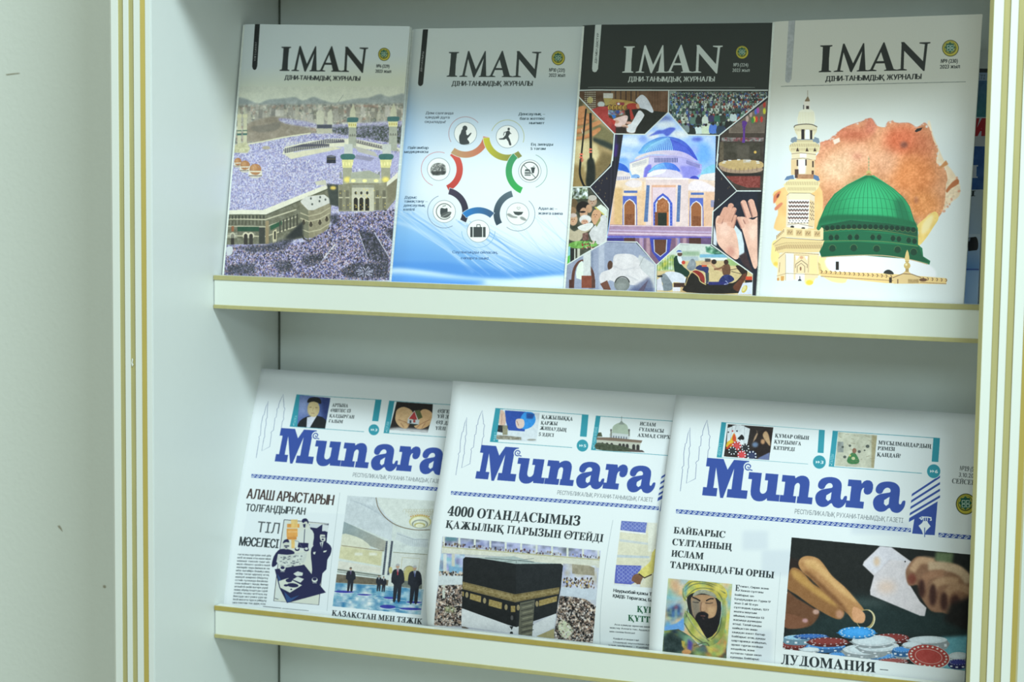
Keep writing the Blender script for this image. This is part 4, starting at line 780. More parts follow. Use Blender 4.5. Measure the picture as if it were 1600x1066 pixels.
    c.rect(760, 740, 832, 776, (200, 200, 206), a=.5); c.poly([(580, 905), (930, 900), (925, 1020), (800, 1020), (680, 980)], (128, 60, 56), tex=14, cell=6); c.rect(520, 870, 600, 900, (24, 22, 24)); c.rect(560, 880, 940, 905, (30, 28, 28), blur=4)
    c.unclip()
    # --- crowd and flowers
    c.Z(*H4); clipped(c, [(58, 76), (240, 74), (410, 280), (396, 570), (0, 810), (20, 400)])
    c.rect(0, 60, 430, 830, (70, 74, 64), tex=14, cell=20); c.rect(60, 76, 230, 180, (150, 170, 160), sp=[(206, 220, 226), (90, 110, 80), (60, 70, 60), (180, 190, 180)], cell=14)
    for x, y, rx, ry, k in ((90, 230, 44, 56, (104, 86, 62)), (80, 290, 40, 40, (150, 120, 90)), (272, 200, 42, 50, (176, 150, 130)), (185, 260, 66, 60, (30, 26, 28)), (190, 310, 38, 50, (200, 158, 130)), (90, 370, 42, 56, (206, 166, 136)), (85, 330, 40, 20, (206, 190, 186)), (205, 370, 58, 42, (222, 222, 224)), (200, 395, 34, 24, (206, 160, 136)), (240, 270, 30, 40, (190, 150, 120))): c.ell(x, y, rx, ry, k, blur=1.5)
    c.ell(180, 300, 30, 9, (30, 26, 30)); c.ell(272, 170, 40, 26, (190, 184, 176)); c.poly([(350, 230), (410, 270), (405, 350), (300, 260)], (216, 226, 216)); c.stroke([(295, 255), (405, 352)], 12, (196, 186, 90)); c.poly([(262, 340), (290, 280), (340, 290), (350, 340), (300, 420), (270, 390)], (206, 160, 126), smooth=3)
    c.poly([(360, 330), (410, 360), (396, 570), (300, 600), (240, 500), (300, 420)], (206, 208, 212), smooth=2, tex=8, cell=20); c.poly([(300, 420), (345, 345), (345, 380), (310, 440)], (140, 140, 90)); c.poly([(40, 430), (100, 480), (200, 420), (270, 410), (250, 470), (200, 500), (150, 570), (60, 560), (28, 520)], (190, 180, 156), smooth=3, blur=2); c.poly([(130, 440), (260, 400), (275, 440), (200, 480)], (224, 226, 226), smooth=3)
    c.poly([(40, 600), (120, 570), (240, 575), (310, 590), (300, 620), (160, 640), (60, 625)], (120, 176, 90), smooth=3, tex=20, cell=10); 
    for _ in range(30): c.ell(R.uniform(170, 300), R.uniform(560, 640), 8, 7, [(150, 60, 60), (206, 180, 170), (70, 110, 60)][int(R.integers(0, 3))])
    for x, y in ((90, 372), (272, 205), (205, 392), (300, 330)):
        for dx in (-12, 10): c.ell(x+dx, y-4, 6, 3, (80, 50, 44), blur=1)
        c.ell(x-2, y+16, 8, 3, (150, 80, 72), blur=1); c.stroke([(x-1, y), (x-3, y+9)], 3, (170, 120, 96))
    c.poly([(180, 500), (230, 490), (240, 560), (180, 570)], (120, 90, 84), tex=20, cell=10); c.rect(20, 620, 62, 800, (150, 210, 220)); c.rect(62, 640, 110, 780, (36, 40, 40)); c.rect(100, 640, 112, 760, (200, 206, 196)); c.rect(130, 640, 156, 740, (196, 200, 186)); c.poly([(20, 720), (60, 700), (56, 780), (20, 800)], (90, 190, 80), blur=3)
    c.unclip()
    # --- open hands
    c.Z(*C2); clipped(c, [(1290, 268), (1460, 266), (1460, 870), (1405, 850), (1118, 645), (1122, 420)])
    c.rect(1100, 250, 1480, 900, (28, 32, 48)); c.poly([(1118, 500), (1150, 600), (1140, 660), (1100, 650)], (206, 214, 226), blur=3); c.poly([(1240, 500), (1320, 560), (1340, 720), (1300, 740), (1260, 640)], (206, 222, 232), smooth=2, blur=2); c.poly([(1300, 730), (1350, 700), (1400, 850), (1330, 790)], (60, 44, 50), blur=4)
    SK, SD = (232, 188, 170), (190, 128, 110)
    c.poly([(1135, 470), (1160, 440), (1210, 480), (1270, 540), (1296, 640), (1300, 740), (1260, 750), (1200, 700), (1150, 640), (1138, 560)], SK, smooth=4, tex=5, cell=40)
    for p, q, w_ in (((1160, 500), (1206, 400), 44), ((1205, 490), (1244, 372), 42), ((1230, 500), (1268, 398), 34), ((1255, 530), (1276, 448), 26)): c.stroke([p, ((p[0]+q[0])/2, (p[1]+q[1])/2), q], w_, (214, 160, 140)); c.ell(q[0], q[1], w_/2, w_/2, (214, 160, 140)); c.stroke([(p[0]+w_*.4, p[1]), (q[0]+w_*.42, q[1])], 5, (120, 76, 72), blur=2)
    c.ell(1200, 540, 44, 50, (240, 200, 184), blur=10); c.ell(1236, 500, 20, 18, (224, 170, 150), blur=3)
    c.poly([(1300, 460), (1340, 450), (1400, 470), (1445, 470), (1440, 760), (1410, 820), (1370, 700), (1330, 560)], SK, smooth=4, tex=5, cell=40)
    for p, q, w_ in (((1372, 460), (1334, 350), 42), ((1418, 450), (1388, 345), 46), ((1330, 530), (1300, 462), 30), ((1360, 500), (1346, 470), 34)): c.stroke([p, ((p[0]+q[0])/2, (p[1]+q[1])/2), q], w_, (224, 174, 156)); c.ell(q[0], q[1], w_/2, w_/2, (224, 174, 156)); c.stroke([(p[0]-w_*.42, p[1]), (q[0]-w_*.42, q[1])], 5, (130, 84, 78), blur=2)
    c.ell(1400, 560, 34, 60, (242, 206, 190), blur=12); c.ell(1240, 700, 30, 40, (206, 150, 136), blur=10); c.rect(1434, 260, 1480, 900, (24, 26, 36), a=.9, blur=2)
    c.unclip()
    # --- man in prayer
    c.Z(*C2); clipped(c, [(350, 630), (566, 636), (708, 795), (700, 1100), (40, 1100), (45, 800)])
    c.rect(30, 600, 720, 1120, (150, 160, 186)); c.rect(300, 620, 340, 980, (176, 184, 204), blur=4); c.rect(230, 700, 260, 980, (122, 134, 160), blur=5); c.poly([(590, 720), (700, 790), (700, 960), (560, 960), (560, 800)], (196, 200, 206), blur=3)
    c.stroke([(110, 960), (120, 840), (150, 780), (190, 760)], 26, (96, 62, 54), smooth=4, w2=12); c.stroke([(190, 760), (230, 800), (258, 860), (262, 960)], 14, (90, 58, 52), smooth=4, w2=24); c.poly([(140, 890), (145, 810), (180, 765), (205, 820), (205, 890)], (222, 236, 226), smooth=2); c.rect(190, 690, 244, 880, (206, 212, 214), blur=2); c.rect(178, 872, 250, 960, (130, 70, 54)); c.rect(85, 900, 115, 960, (80, 50, 46)); c.rect(250, 900, 275, 960, (84, 54, 48))
    c.ell(382, 800, 20, 36, (84, 60, 50)); c.poly([(400, 780), (410, 730), (450, 715), (540, 720), (590, 760), (600, 820), (640, 860), (664, 890), (620, 940), (560, 940), (440, 930), (380, 905), (330, 940), (305, 900), (320, 850), (390, 820)], (216, 214, 220), smooth=4, tex=5, cell=40)
    c.stroke([(400, 800), (470, 830), (560, 815)], 4, (180, 180, 190), blur=3); c.stroke([(440, 900), (500, 870), (580, 905)], 5, (176, 178, 188), blur=3); c.poly([(310, 930), (360, 905), (390, 980), (340, 980)], (110, 72, 60)); c.poly([(630, 925), (655, 900), (620, 990), (575, 985)], (130, 80, 66)); c.ell(465, 935, 56, 50, (120, 126, 126)); c.arc(468, 930, 52, 190, 350, 7, (44, 48, 50)); c.ell(460, 950, 36, 30, (140, 146, 146), blur=6)
    c.stroke([(590, 800), (620, 740), (680, 730)], 4, (150, 156, 160)); c.poly([(560, 940), (660, 880), (690, 940), (690, 1000), (500, 1000)], (70, 80, 120), blur=8, a=.7)
    c.unclip()
    # --- wrestlers on horseback
    c.Z(*H5); clipped(c, [(460, 104), (880, 112), (1486, 520), (1480, 900), (140, 900), (150, 385)])
    c.rect(100, 80, 1540, 920, (200, 210, 206)); c.rect(140, 330, 1540, 900, (206, 186, 140), blur=6); c.rect(140, 250, 480, 470, (150, 176, 110), sp=[(176, 196, 130), (120, 150, 90), (206, 200, 90), (200, 214, 206)], cell=24, blur=6); c.poly([(820, 130), (900, 130), (1120, 260), (1060, 280), (830, 210)], (90, 150, 120), sp=[(90, 156, 120), (150, 196, 170), (60, 110, 90)], cell=18, blur=5)
    for i in range(16): c.rect(150+i*18, 270, 156+i*18, 460, (206, 214, 176) if i % 2 else (96, 140, 90), a=.7)
    c.rect(480, 270, 720, 330, (170, 186, 196), blur=6); c.poly([(740, 240), (1100, 240), (1140, 285), (740, 285)], (120, 176, 206), blur=2); c.rect(860, 290, 1120, 320, (230, 232, 230)); c.rect(1120, 300, 1300, 400, (150, 180, 120), blur=8); c.rect(490, 200, 740, 260, (150, 176, 150), blur=10)
    c.poly([(590, 350), (620, 310), (660, 310), (690, 370), (680, 440), (620, 470), (560, 430)], (130, 140, 150), smooth=3, tex=20, cell=16)
    c.poly([(380, 300), (430, 260), (460, 340), (520, 420), (600, 490), (560, 560), (420, 490), (390, 470)], (24, 56, 46), smooth=2); c.poly([(430, 270), (475, 265), (500, 330), (490, 380), (460, 370), (440, 330)], (222, 230, 240), smooth=2); c.ell(465, 236, 34, 34, (96, 70, 60)); c.poly([(425, 220), (430, 190), (470, 184), (500, 215)], (60, 90, 170), smooth=2); c.rect(428, 205, 500, 220, (206, 214, 226)); c.ell(515, 355, 26, 26, (196, 70, 56))
    c.poly([(250, 510), (330, 480), (460, 500), (540, 560), (540, 640), (380, 630), (330, 700), (250, 640)], (206, 212, 226), smooth=3, tex=7, cell=30); c.poly([(200, 540), (260, 510), (330, 600), (360, 660), (350, 740), (220, 745), (230, 660), (205, 600)], (120, 130, 140), smooth=3, tex=14, cell=20); c.poly([(150, 540), (220, 530), (225, 560), (160, 560)], (40, 44, 48)); c.rect(380, 640, 530, 700, (66, 46, 40)); c.rect(365, 700, 470, 760, (214, 214, 226)); c.poly([(140, 600), (200, 560), (240, 745), (140, 745)], (206, 206, 220)); c.poly([(480, 690), (550, 720), (550, 770), (480, 760)], (190, 160, 120))
    c.poly([(560, 560), (640, 490), (740, 560), (820, 650), (1000, 640), (1200, 640), (1300, 560), (1380, 450), (1400, 520), (1340, 640), (1290, 780), (560, 770), (540, 660)], (30, 26, 26), smooth=3); c.poly([(1300, 580), (1370, 470), (1390, 560), (1330, 660), (1280, 760), (1200, 700)], (96, 54, 40), smooth=3, blur=5)
    c.poly([(640, 490), (700, 465), (780, 510), (810, 580), (800, 650), (740, 580)], (140, 44, 42), smooth=3); c.stroke([(580, 560), (635, 492), (720, 550), (750, 620), (830, 665)], 13, (206, 186, 130), smooth=3); c.stroke([(580, 560), (540, 680)], 8, (196, 176, 120))
    c.poly([(680, 440), (740, 390), (860, 420), (860, 480), (860, 620), (830, 650), (820, 500), (760, 470)], (44, 52, 100), smooth=2); c.rect(832, 500, 868, 620, (60, 76, 80)); c.stroke([(770, 390), (850, 350), (920, 350)], 62, (196, 162, 130), smooth=3); c.stroke([(910, 370), (960, 430), (1050, 470)], 32, (190, 152, 120), smooth=3); c.ell(940, 345, 36, 34, (50, 38, 34)); c.rect(770, 390, 840, 415, (206, 90, 60)); c.rect(815, 300, 890, 345, (44, 46, 50), a=.8, blur=3)
    c.poly([(1060, 400), (1130, 370), (1165, 420), (1160, 520), (1080, 540), (1050, 460)], (104, 72, 54), smooth=3); c.ell(1108, 350, 32, 36, (60, 42, 36)); c.stroke([(1075, 410), (1010, 440), (940, 450)], 26, (130, 94, 70), smooth=3); c.poly([(1060, 540), (1160, 530), (1220, 600), (1080, 660), (1000, 640)], (44, 54, 110), smooth=3, tex=20, cell=16); c.rect(860, 625, 1130, 668, (40, 44, 110), blur=3); c.stroke([(1100, 610), (1140, 650), (1080, 660)], 10, (180, 190, 226))
    c.poly([(1240, 400), (1300, 400), (1390, 480), (1330, 520), (1280, 460)], (40, 30, 28), smooth=2); c.stroke([(1160, 460), (1260, 440), (1340, 520), (1180, 480)], 7, (40, 34, 34)); c.rect(1380, 550, 1470, 606, (206, 76, 50)); c.rect(1370, 600, 1476, 640, (40, 34, 36)); c.poly([(1340, 640), (1480, 630), (1478, 800), (1270, 800)], (206, 214, 236)); c.ell(1362, 725, 34, 58, (196, 176, 84), rot=.5); c.ell(1358, 715, 22, 44, (214, 206, 150), rot=.5)
    c.unclip()
    # --- white bars of the star
    c.Z(*C1); L = (212, 224, 222)
    for p in ([(130, 550), (1510, 551)], [(800, 552), (797, 706)], [(140, 582), (412, 862), (630, 866), (797, 706), (938, 869), (1160, 873), (1506, 596)], [(412, 862), (398, 1056)], [(1160, 873), (1143, 1060)]): c.stroke(p, 9, L)
    c.Z(*C2)
    for p in ([(400, -2), (388, 84), (238, 236), (368, 392), (354, 625), (572, 630), (711, 795), (880, 642), (1106, 650), (1116, 412), (1286, 264), (1142, 92), (1152, -2)], [(238, 236), (85, 236)], [(1286, 264), (1460, 264)], [(354, 625), (45, 806)], [(711, 795), (704, 1080)], [(1106, 650), (1402, 862), (1392, 1080)]): c.stroke(p, 8.5, L)
    c.stroke([(1406, 850), (1400, 1080)], 10, (40, 46, 54))
    c.Z(*C1); c.rect(0, 0, 1700, 544, (44, 52, 51)); c.stroke([(222, 530), (1415, 531)], 3, (150, 160, 158))
    c.poly([(276, 70), (322, 70), (296, 400), (284, 420), (270, 424), (256, 416), (252, 396)], (206, 218, 216)); vtext(c, 'ДІН МЕН ДӘСТҮР', (286, 360), (302, 146), 15, (70, 80, 80), bold=.06)
    header(c, (467, 426), (1143, 426), 184, (206, 218, 216), ((510, 489), (1126, 489), 35), (1324, 281, 47, 49), ('№3 (224)', (1262, 382), (1366, 382), 24), ('2023 жыл', (1254, 420), (1376, 420), 24), '')
    return c.image('journal_star', white=(232, 240, 240))
# --- journal with the painted green dome
def art_dome(m):
    c = m.canvas((216, 222, 216), 14); R = c.rng; D1_, D2_, H6, H7, H8 = (1170, 10, 3.721), (1170, 240, 3.553), (1200, 140, 5.925), (1200, 300, 7.108), (1300, 180, 3.948)
    c.Z(0, 0, 1); c.rect(1100, 0, 1600, 500, (214, 217, 206), g=((1350, 130), (1350, 260), (222, 230, 230)))
    # watercolour cloud
    c.Z(*H8)
    cloud = [(-230, 420), (-205, 330), (-150, 300), (-95, 250), (-72, 178), (-30, 162), (10, 135), (60, 90), (130, 60), (180, 45), (235, 25), (270, 70), (325, 80), (345, 45), (400, 55), (470, 55), (520, 80), (570, 55), (600, 100), (620, 160), (650, 220), (640, 300), (690, 330), (710, 400), (780, 400), (785, 470), (730, 540), (690, 600), (640, 650), (600, 720), (560, 790), (530, 800), (500, 700), (250, 650), (0, 660), (-200, 620), (-270, 560), (-262, 500)]
    c.poly([(590, 40), (620, 130), (650, 200), (690, 290), (740, 350), (785, 430), (785, 500), (740, 540), (690, 590), (610, 600), (560, 300)], (240, 216, 184), smooth=4, tex=7, cell=40, blur=1)
    c.poly(cloud[:24]+[(700, 440), (690, 560), (650, 640), (600, 610), (540, 690), (500, 700)]+cloud[-7:], (226, 160, 118), smooth=4, tex=12, cell=110)
    q_ = c.P(catmull(cloud, 4)); c.clip = raster([q_], 0, 0, c.w, c.h, 2)
    for x, y, rx, ry, k, b, a in ((120, 120, 130, 50, (206, 110, 80), 26, .8), (235, 60, 40, 60, (206, 112, 90), 14, .7), (430, 160, 120, 100, (214, 104, 66), 34, .9), (440, 190, 24, 20, (110, 60, 50), 8, .8), (560, 200, 70, 110, (212, 122, 84), 30, .8), (500, 380, 150, 130, (226, 136, 76), 40, .9), (560, 560, 110, 90, (230, 146, 80), 30, .8), (140, 260, 120, 60, (236, 180, 146), 36, .8), (20, 330, 110, 80, (244, 206, 168), 40, .9), (-120, 240, 100, 70, (226, 156, 120), 40, .7), (-200, 420, 120, 120, (242, 196, 140), 40, .8), (330, 300, 70, 80, (234, 176, 140), 30, .7), (-40, 170, 60, 40, (220, 140, 110), 20, .7), (515, 530, 14, 24, (176, 110, 84), 6, .6), (150, 260, 30, 20, (196, 120, 96), 10, .5)): c.ell(x, y, rx, ry, k, blur=b, a=a)
    c.unclip(13, (5, 11, 40))
    for _ in range(60):
        i = int(R.integers(3, len(cloud)-8)); x, y = cloud[i]; x1, y1 = cloud[i+1]; t = R.random(); k = R.uniform(3, 11)
        c.ell(x+(x1-x)*t+R.uniform(-5, 5), y+(y1-y)*t+R.uniform(-5, 5), k, k*.7, (232, 232, 226) if R.random() < .55 else (222, 150, 116), rot=R.uniform(0, 3), a=.8, blur=.8)
    c.stroke(cloud[4:12], 4, (190, 96, 76), smooth=4, a=.6, blur=1.2); c.stroke(cloud[12:20], 4, (196, 100, 76), smooth=4, a=.55, blur=1.2); c.stroke([(650, 220), (635, 300), (640, 360), (690, 420), (690, 520), (660, 600)], 4, (196, 130, 90), smooth=4, a=.5, blur=1.2)
    c.poly([(520, 690), (560, 650), (630, 600), (655, 640), (620, 700), (580, 760), (540, 805), (525, 800), (530, 730)], (240, 206, 120), smooth=4, tex=9, cell=30); c.poly([(560, 670), (620, 620), (600, 700), (550, 740)], (248, 228, 170), smooth=3, blur=6)
    c.poly([(650, 340), (700, 285), (715, 310), (680, 330)], (206, 140, 84), blur=1.5); c.poly([(700, 470), (740, 420), (775, 400), (780, 430), (730, 460), (710, 485)], (190, 110, 60), blur=1.5, smooth=2); c.poly([(505, 105), (520, 90), (555, 82), (545, 100), (515, 112)], (40, 34, 34)); c.poly([(0, 160), (40, 145), (45, 170), (10, 188)], (244, 224, 206), blur=1)
    c.Z(*H7)
    c.poly([(50, 40), (130, -20), (250, -60), (560, -60), (600, 200), (540, 440), (100, 440), (80, 330), (110, 230)], (240, 196, 130), smooth=3, tex=8, cell=60, blur=2); c.poly([(60, 60), (110, 10), (140, 10), (100, 90), (60, 140)], (222, 130, 92), smooth=3, blur=2); c.poly([(70, 190), (140, 130), (158, 150), (90, 215)], (220, 134, 100), smooth=3, blur=2); c.ell(108, 55, 12, 26, (120, 64, 60), rot=.5, blur=3)
    c.poly([(50, 560), (35, 640), (30, 760), (70, 830), (120, 830), (120, 560)], (246, 226, 150), smooth=3, blur=2); c.ell(85, 805, 26, 22, (240, 206, 90), blur=5)
    c.poly([(560, 720), (640, 740), (700, 860), (853, 900), (853, 1010), (700, 1000), (560, 930), (500, 1000), (470, 1040), (410, 1030), (400, 930), (520, 900)], (248, 226, 160), smooth=3, blur=2); c.ell(455, 1010, 40, 26, (240, 210, 80), blur=4); c.ell(730, 840, 34, 50, (236, 186, 110), blur=8)
    # white drum under the dome
    c.Z(*H8); c.poly([(-30, 880), (200, 878), (440, 890), (600, 930), (640, 990), (560, 1010), (100, 980), (-20, 960)], (240, 242, 246), smooth=3, blur=5)
    # dome
    c.Z(*D2_); G0 = (40, 132, 88)
    c.poly([(372, 420), (390, 370), (420, 300), (470, 230), (540, 180), (600, 150), (640, 128), (690, 128), (740, 160), (800, 200), (850, 245), (890, 300), (912, 370), (935, 420), (936, 510), (960, 530), (965, 575), (1005, 600), (1000, 620), (960, 610), (890, 590), (800, 580), (640, 570), (470, 575), (400, 580), (380, 520), (410, 480)], (32, 118, 78))
    c.poly([(390, 375), (420, 300), (470, 230), (540, 180), (640, 128), (690, 128), (800, 200), (850, 245), (890, 300), (915, 395), (760, 375), (580, 360), (400, 385)], (36, 134, 86), g=((420, 300), (700, 300), (48, 168, 108)))
    c.ell(640, 260, 120, 90, (60, 190, 126), blur=36, a=.6); c.poly([(850, 250), (915, 395), (820, 385), (800, 260)], (22, 96, 66), blur=14, a=.7); c.poly([(380, 400), (420, 350), (600, 345), (780, 355), (915, 385), (912, 410), (760, 392), (560, 372), (400, 390)], (26, 104, 68), smooth=3, blur=4)
    for i in range(19):
        t = (i-9)/9; xb = 655+t*262; yb = 375+12*abs(t)+(8 if t > 0 else 0); c.stroke([(662+t*14, 130), (655+t*130, 180+abs(t)*14), (655+t*218, 255+abs(t)*20), (xb, yb)], 2.6, (20, 100, 64), smooth=5, a=.8)
    for y0, k in ((255, 190), (310, 236)): c.stroke([(655-k, y0+22), (655-k*.5, y0), (655, y0-4), (655+k*.5, y0+2), (655+k, y0+24)], 2, (22, 106, 70), smooth=4, a=.7)
    c.poly([(395, 405), (560, 375), (760, 392), (918, 415), (935, 430), (930, 470), (760, 440), (560, 428), (410, 440)], (24, 84, 58)); c.poly([(405, 445), (600, 432), (930, 470), (936, 510), (700, 490), (480, 492), (400, 490)], (26, 100, 68)); c.poly([(400, 500), (600, 494), (940, 520), (962, 575), (1003, 610), (890, 590), (640, 570), (400, 580), (385, 540)], (22, 92, 62))
    for i in range(17): x = 430+i*30; c.ell(x, 420-12*math.sin(i/16*3.14)+i*.6, 13, 15, (14, 52, 38)); c.arc(x, 420-12*math.sin(i/16*3.14)+i*.6, 14, 20, 160, 2.5, (140, 150, 90), a=.7)
    for x, y in ((452, 470), (484, 468), (557, 468), (595, 467), (683, 468), (719, 468), (796, 474), (829, 478), (884, 485), (916, 490)): c.ell(x, y, 13, 17, (14, 56, 40)); c.arc(x, y, 14, 190, 350, 2.5, (90, 130, 80), a=.6)
    for x, y in ((460, 530), (578, 528), (705, 532), (822, 538), (912, 550)): c.ell(x, y, 19, 19, (18, 62, 44)); c.arc(x, y, 19, 170, 370, 2.5, (120, 140, 84), a=.7)
    for p in ([(410, 437), (560, 424), (760, 436), (930, 468)], [(400, 490), (600, 488), (780, 496), (936, 520)]): c.stroke(p, 3, (150, 158, 90), smooth=3, a=.7)
    c.stroke([(398, 580), (560, 570), (740, 570), (890, 592), (990, 618)], 5, (206, 176, 140), smooth=4)
    c.stroke([(660, 20), (661, 110)], 3, (196, 186, 150)); 
    for y in (36, 54, 72, 90): c.ell(661, y, 5, 7, (176, 160, 120))
    c.ell(661, 112, 14, 12, (196, 176, 110)); c.poly([(640, 128), (662, 112), (684, 128)], (170, 130, 80))
    # minaret
    c.Z(*H6); W0, WI = (226, 222, 200), (120, 96, 80)
    c.stroke([(362, 15), (362, 90)], 4, (140, 120, 100)); c.poly([(336, 118), (350, 90), (362, 70), (374, 90), (380, 118)], (130, 112, 86), smooth=2); c.rect(326, 118, 382, 198, (226, 220, 206)); c.rect(348, 160, 374, 196, (60, 48, 46)); c.rect(320, 150, 330, 196, (100, 96, 96))
    c.poly([(272, 330), (282, 225), (300, 200), (330, 190), (400, 195), (428, 240), (420, 335)], (232, 230, 210), smooth=2)
    for i in range(10): c.stroke([(280+i*15, 325), (286+i*14, 215)], 2.2, (206, 190, 120), a=.8)
    c.poly([(236, 365), (250, 340), (320, 328), (400, 332), (450, 355), (444, 400), (418, 440), (270, 440), (250, 410)], (222, 212, 178)); c.stroke([(238, 362), (250, 342), (320, 330), (400, 333), (450, 356)], 8, (84, 76, 68), smooth=3)
    for i in range(14): c.stroke([(246+i*15, 372), (254+i*14, 392)], 3.5, (150, 124, 90), a=.8)
    c.rect(268, 398, 420, 470, (232, 222, 190)); c.rect(304, 378, 332, 470, (40, 36, 40)); c.rect(384, 385, 404, 470, (44, 38, 42)); c.rect(340, 380, 378, 470, (236, 238, 236))
    c.poly([(204, 490), (214, 460), (250, 446), (270, 470), (420, 468), (425, 448), (464, 462), (472, 500), (440, 515), (240, 515)], (110, 128, 146), a=.85); c.rect(262, 476, 410, 508, (206, 190, 150)); 
    c.poly([(192, 530), (240, 495), (430, 495), (478, 530), (466, 580), (440, 600), (215, 600), (196, 570)], (224, 210, 166))
    for i in range(17): c.stroke([(205+i*16, 540), (212+i*15.5, 510)], 4, (130, 100, 70), a=.8); c.stroke([(214+i*14.5, 575), (220+i*14, 552)], 4, (140, 110, 76), a=.7)
    for x in (270, 356, 428): c.poly([(x-14, 582), (x, 545), (x+14, 582)], (70, 54, 46))
    c.rect(216, 590, 438, 660, (232, 216, 180)); c.rect(290, 604, 350, 640, (240, 240, 240)); c.stroke([(214, 606), (300, 596), (438, 612)], 4, WI); c.stroke([(214, 655), (320, 644), (434, 668)], 4, WI); c.rect(210, 660, 426, 800, (226, 196, 150)); c.poly([(270, 660), (350, 655), (340, 790), (280, 790)], (236, 240, 244), blur=6)
    for x, y0 in ((268, 660), (346, 656), (410, 672)): c.rect(x-7, y0, x+7, y0+58, (70, 54, 48))
    c.rect(244, 748, 278, 830, (84, 62, 54)); c.rect(398, 760, 418, 830, (92, 66, 56)); c.poly([(148, 850), (170, 815), (230, 800), (240, 840)], (100, 126, 160)); c.poly([(412, 835), (420, 798), (460, 812), (474, 850), (440, 860)], (90, 120, 160)); c.rect(270, 795, 415, 835, (176, 130, 96), tex=10, cell=10)
    c.poly([(140, 890), (200, 840), (420, 838), (476, 870), (460, 920), (420, 960), (385, 975), (190, 980), (160, 930)], (234, 218, 168))
    for i in range(19): c.stroke([(165+i*16, 895), (175+i*15.5, 862)], 4, (140, 108, 76), a=.75); c.stroke([(180+i*14, 945), (188+i*13.4, 915)], 4, (140, 108, 76), a=.65)
    c.Z(*H7)
    c.poly([(205, 50), (235, 22), (460, 24), (512, 60), (505, 420), (195, 400)], (232, 216, 190)); c.rect(232, 24, 460, 100, (234, 224, 192)); c.stroke([(205, 52), (236, 24), (460, 26), (512, 56)], 4, (110, 96, 80)); c.rect(222, 98, 455, 350, (238, 238, 236)); c.poly([(455, 98), (512, 120), (498, 400), (440, 380)], (232, 206, 160))
    for r_ in range(5):
        y = 118+r_*43
        z = [(228-r_*2+i*15.5, y+(14 if i % 2 else 0)) for i in range(15)]; c.stroke(z, 15, (84, 64, 60)); c.stroke([(x, y_+13) for x, y_ in z], 6, (170, 110, 92), a=.8)
        for i in range(4): c.ell(466+i*11, y+10+(i % 2)*16, 5, 7, (100, 76, 66))
    for i in range(7): c.ell(228+i*34, 354, 10, 4, (84, 70, 66)); c.ell(240+i*34, 330, 6, 6, (96, 76, 70))
    c.rect(212, 366, 440, 420, (236, 228, 216)); c.ell(265, 398, 20, 14, (50, 48, 48)); c.ell(385, 412, 20, 10, (60, 54, 52)); c.stroke([(212, 376), (330, 362), (490, 396)], 4, WI)
    c.poly([(90, 500), (180, 410), (200, 400), (560, 435), (590, 400), (608, 420), (606, 540), (200, 512), (88, 560)], (240, 216, 166)); c.poly([(50, 590), (150, 515), (620, 545), (600, 600), (560, 680), (180, 680), (110, 690)], (232, 206, 150))
    for x in (205, 305, 403, 505): c.rect(x, 425+(x-205)*.06, x+68, 490+(x-205)*.06, (210, 180, 130)); c.stroke([(x+12, 470+(x-205)*.06), (x+24, 440+(x-205)*.06), (x+40, 470+(x-205)*.06), (x+56, 444+(x-205)*.06)], 7, (120, 90, 66))
    for i in range(6): c.stroke([(94+i*15, 530-i*14), (96+i*15, 490-i*13)], 6, (130, 96, 70))
    for i in range(27):
        x = 80+i*19; y = 612 if i > 5 else 640-i*5; c.stroke([(x, y+26), (x+14, y-20)], 8, (140, 106, 76), a=.75); c.stroke([(x, y-30), (x+12, y-44)], 5, (130, 100, 74), a=.7)
    c.stroke([(52, 592), (150, 517), (620, 548)], 4, (110, 84, 64)); c.poly([(130, 700), (190, 670), (560, 690), (545, 960), (98, 990), (110, 760)], (238, 216, 172)); c.rect(190, 690, 280, 990, (232, 230, 222)); c.rect(455, 710, 540, 920, (242, 222, 160)); c.stroke([(115, 745), (190, 680), (560, 700)], 4, (130, 100, 76)); 
    c.stroke([(285, 900), (290, 705), (445, 715), (440, 900)], 5, (176, 140, 100)); c.stroke([(300, 850), (302, 810), (365, 765), (430, 815), (428, 850)], 6, (110, 88, 74)); c.stroke([(318, 900), (320, 830), (362, 798), (402, 832), (400, 900)], 5, (110, 88, 74)); c.poly([(300, 715), (340, 720), (310, 770)], (240, 240, 236)); c.poly([(400, 720), (435, 722), (425, 770)], (240, 240, 236)); c.ell(366, 735, 20, 16, (222, 170, 130)); c.ell(356, 858, 10, 22, (150, 110, 84))
    c.rect(300, 910, 400, 990, (238, 240, 240)); c.poly([(326, 992), (334, 975), (360, 975), (366, 992)], (34, 34, 40)); c.rect(344, 940, 352, 976, (50, 46, 50)); c.stroke([(95, 940), (200, 910), (560, 925)], 4, (150, 120, 90)); c.stroke([(192, 700), (192, 990)], 3, (150, 120, 90)); c.stroke([(130, 790), (120, 900)], 5, (150, 116, 84)); c.rect(98, 960, 120, 990, (206, 150, 90)); c.poly([(140, 940), (175, 940), (172, 992), (140, 992)], (214, 160, 90))
    c.poly([(545, 780), (575, 810), (590, 880), (560, 900)], (214, 190, 130), tex=12, cell=8); c.rect(744, 780, 778, 872, (40, 36, 34))
    # parapet with crest
    c.Z(*D2_)
    c.poly([(385, 655), (760, 668), (1095, 695), (1095, 728), (760, 722), (400, 684)], (238, 206, 140)); c.stroke([(395, 684), (760, 706), (1095, 726)], 3, (150, 110, 80)); c.stroke([(385, 668), (760, 684), (800, 690)], 2, (170, 130, 90))
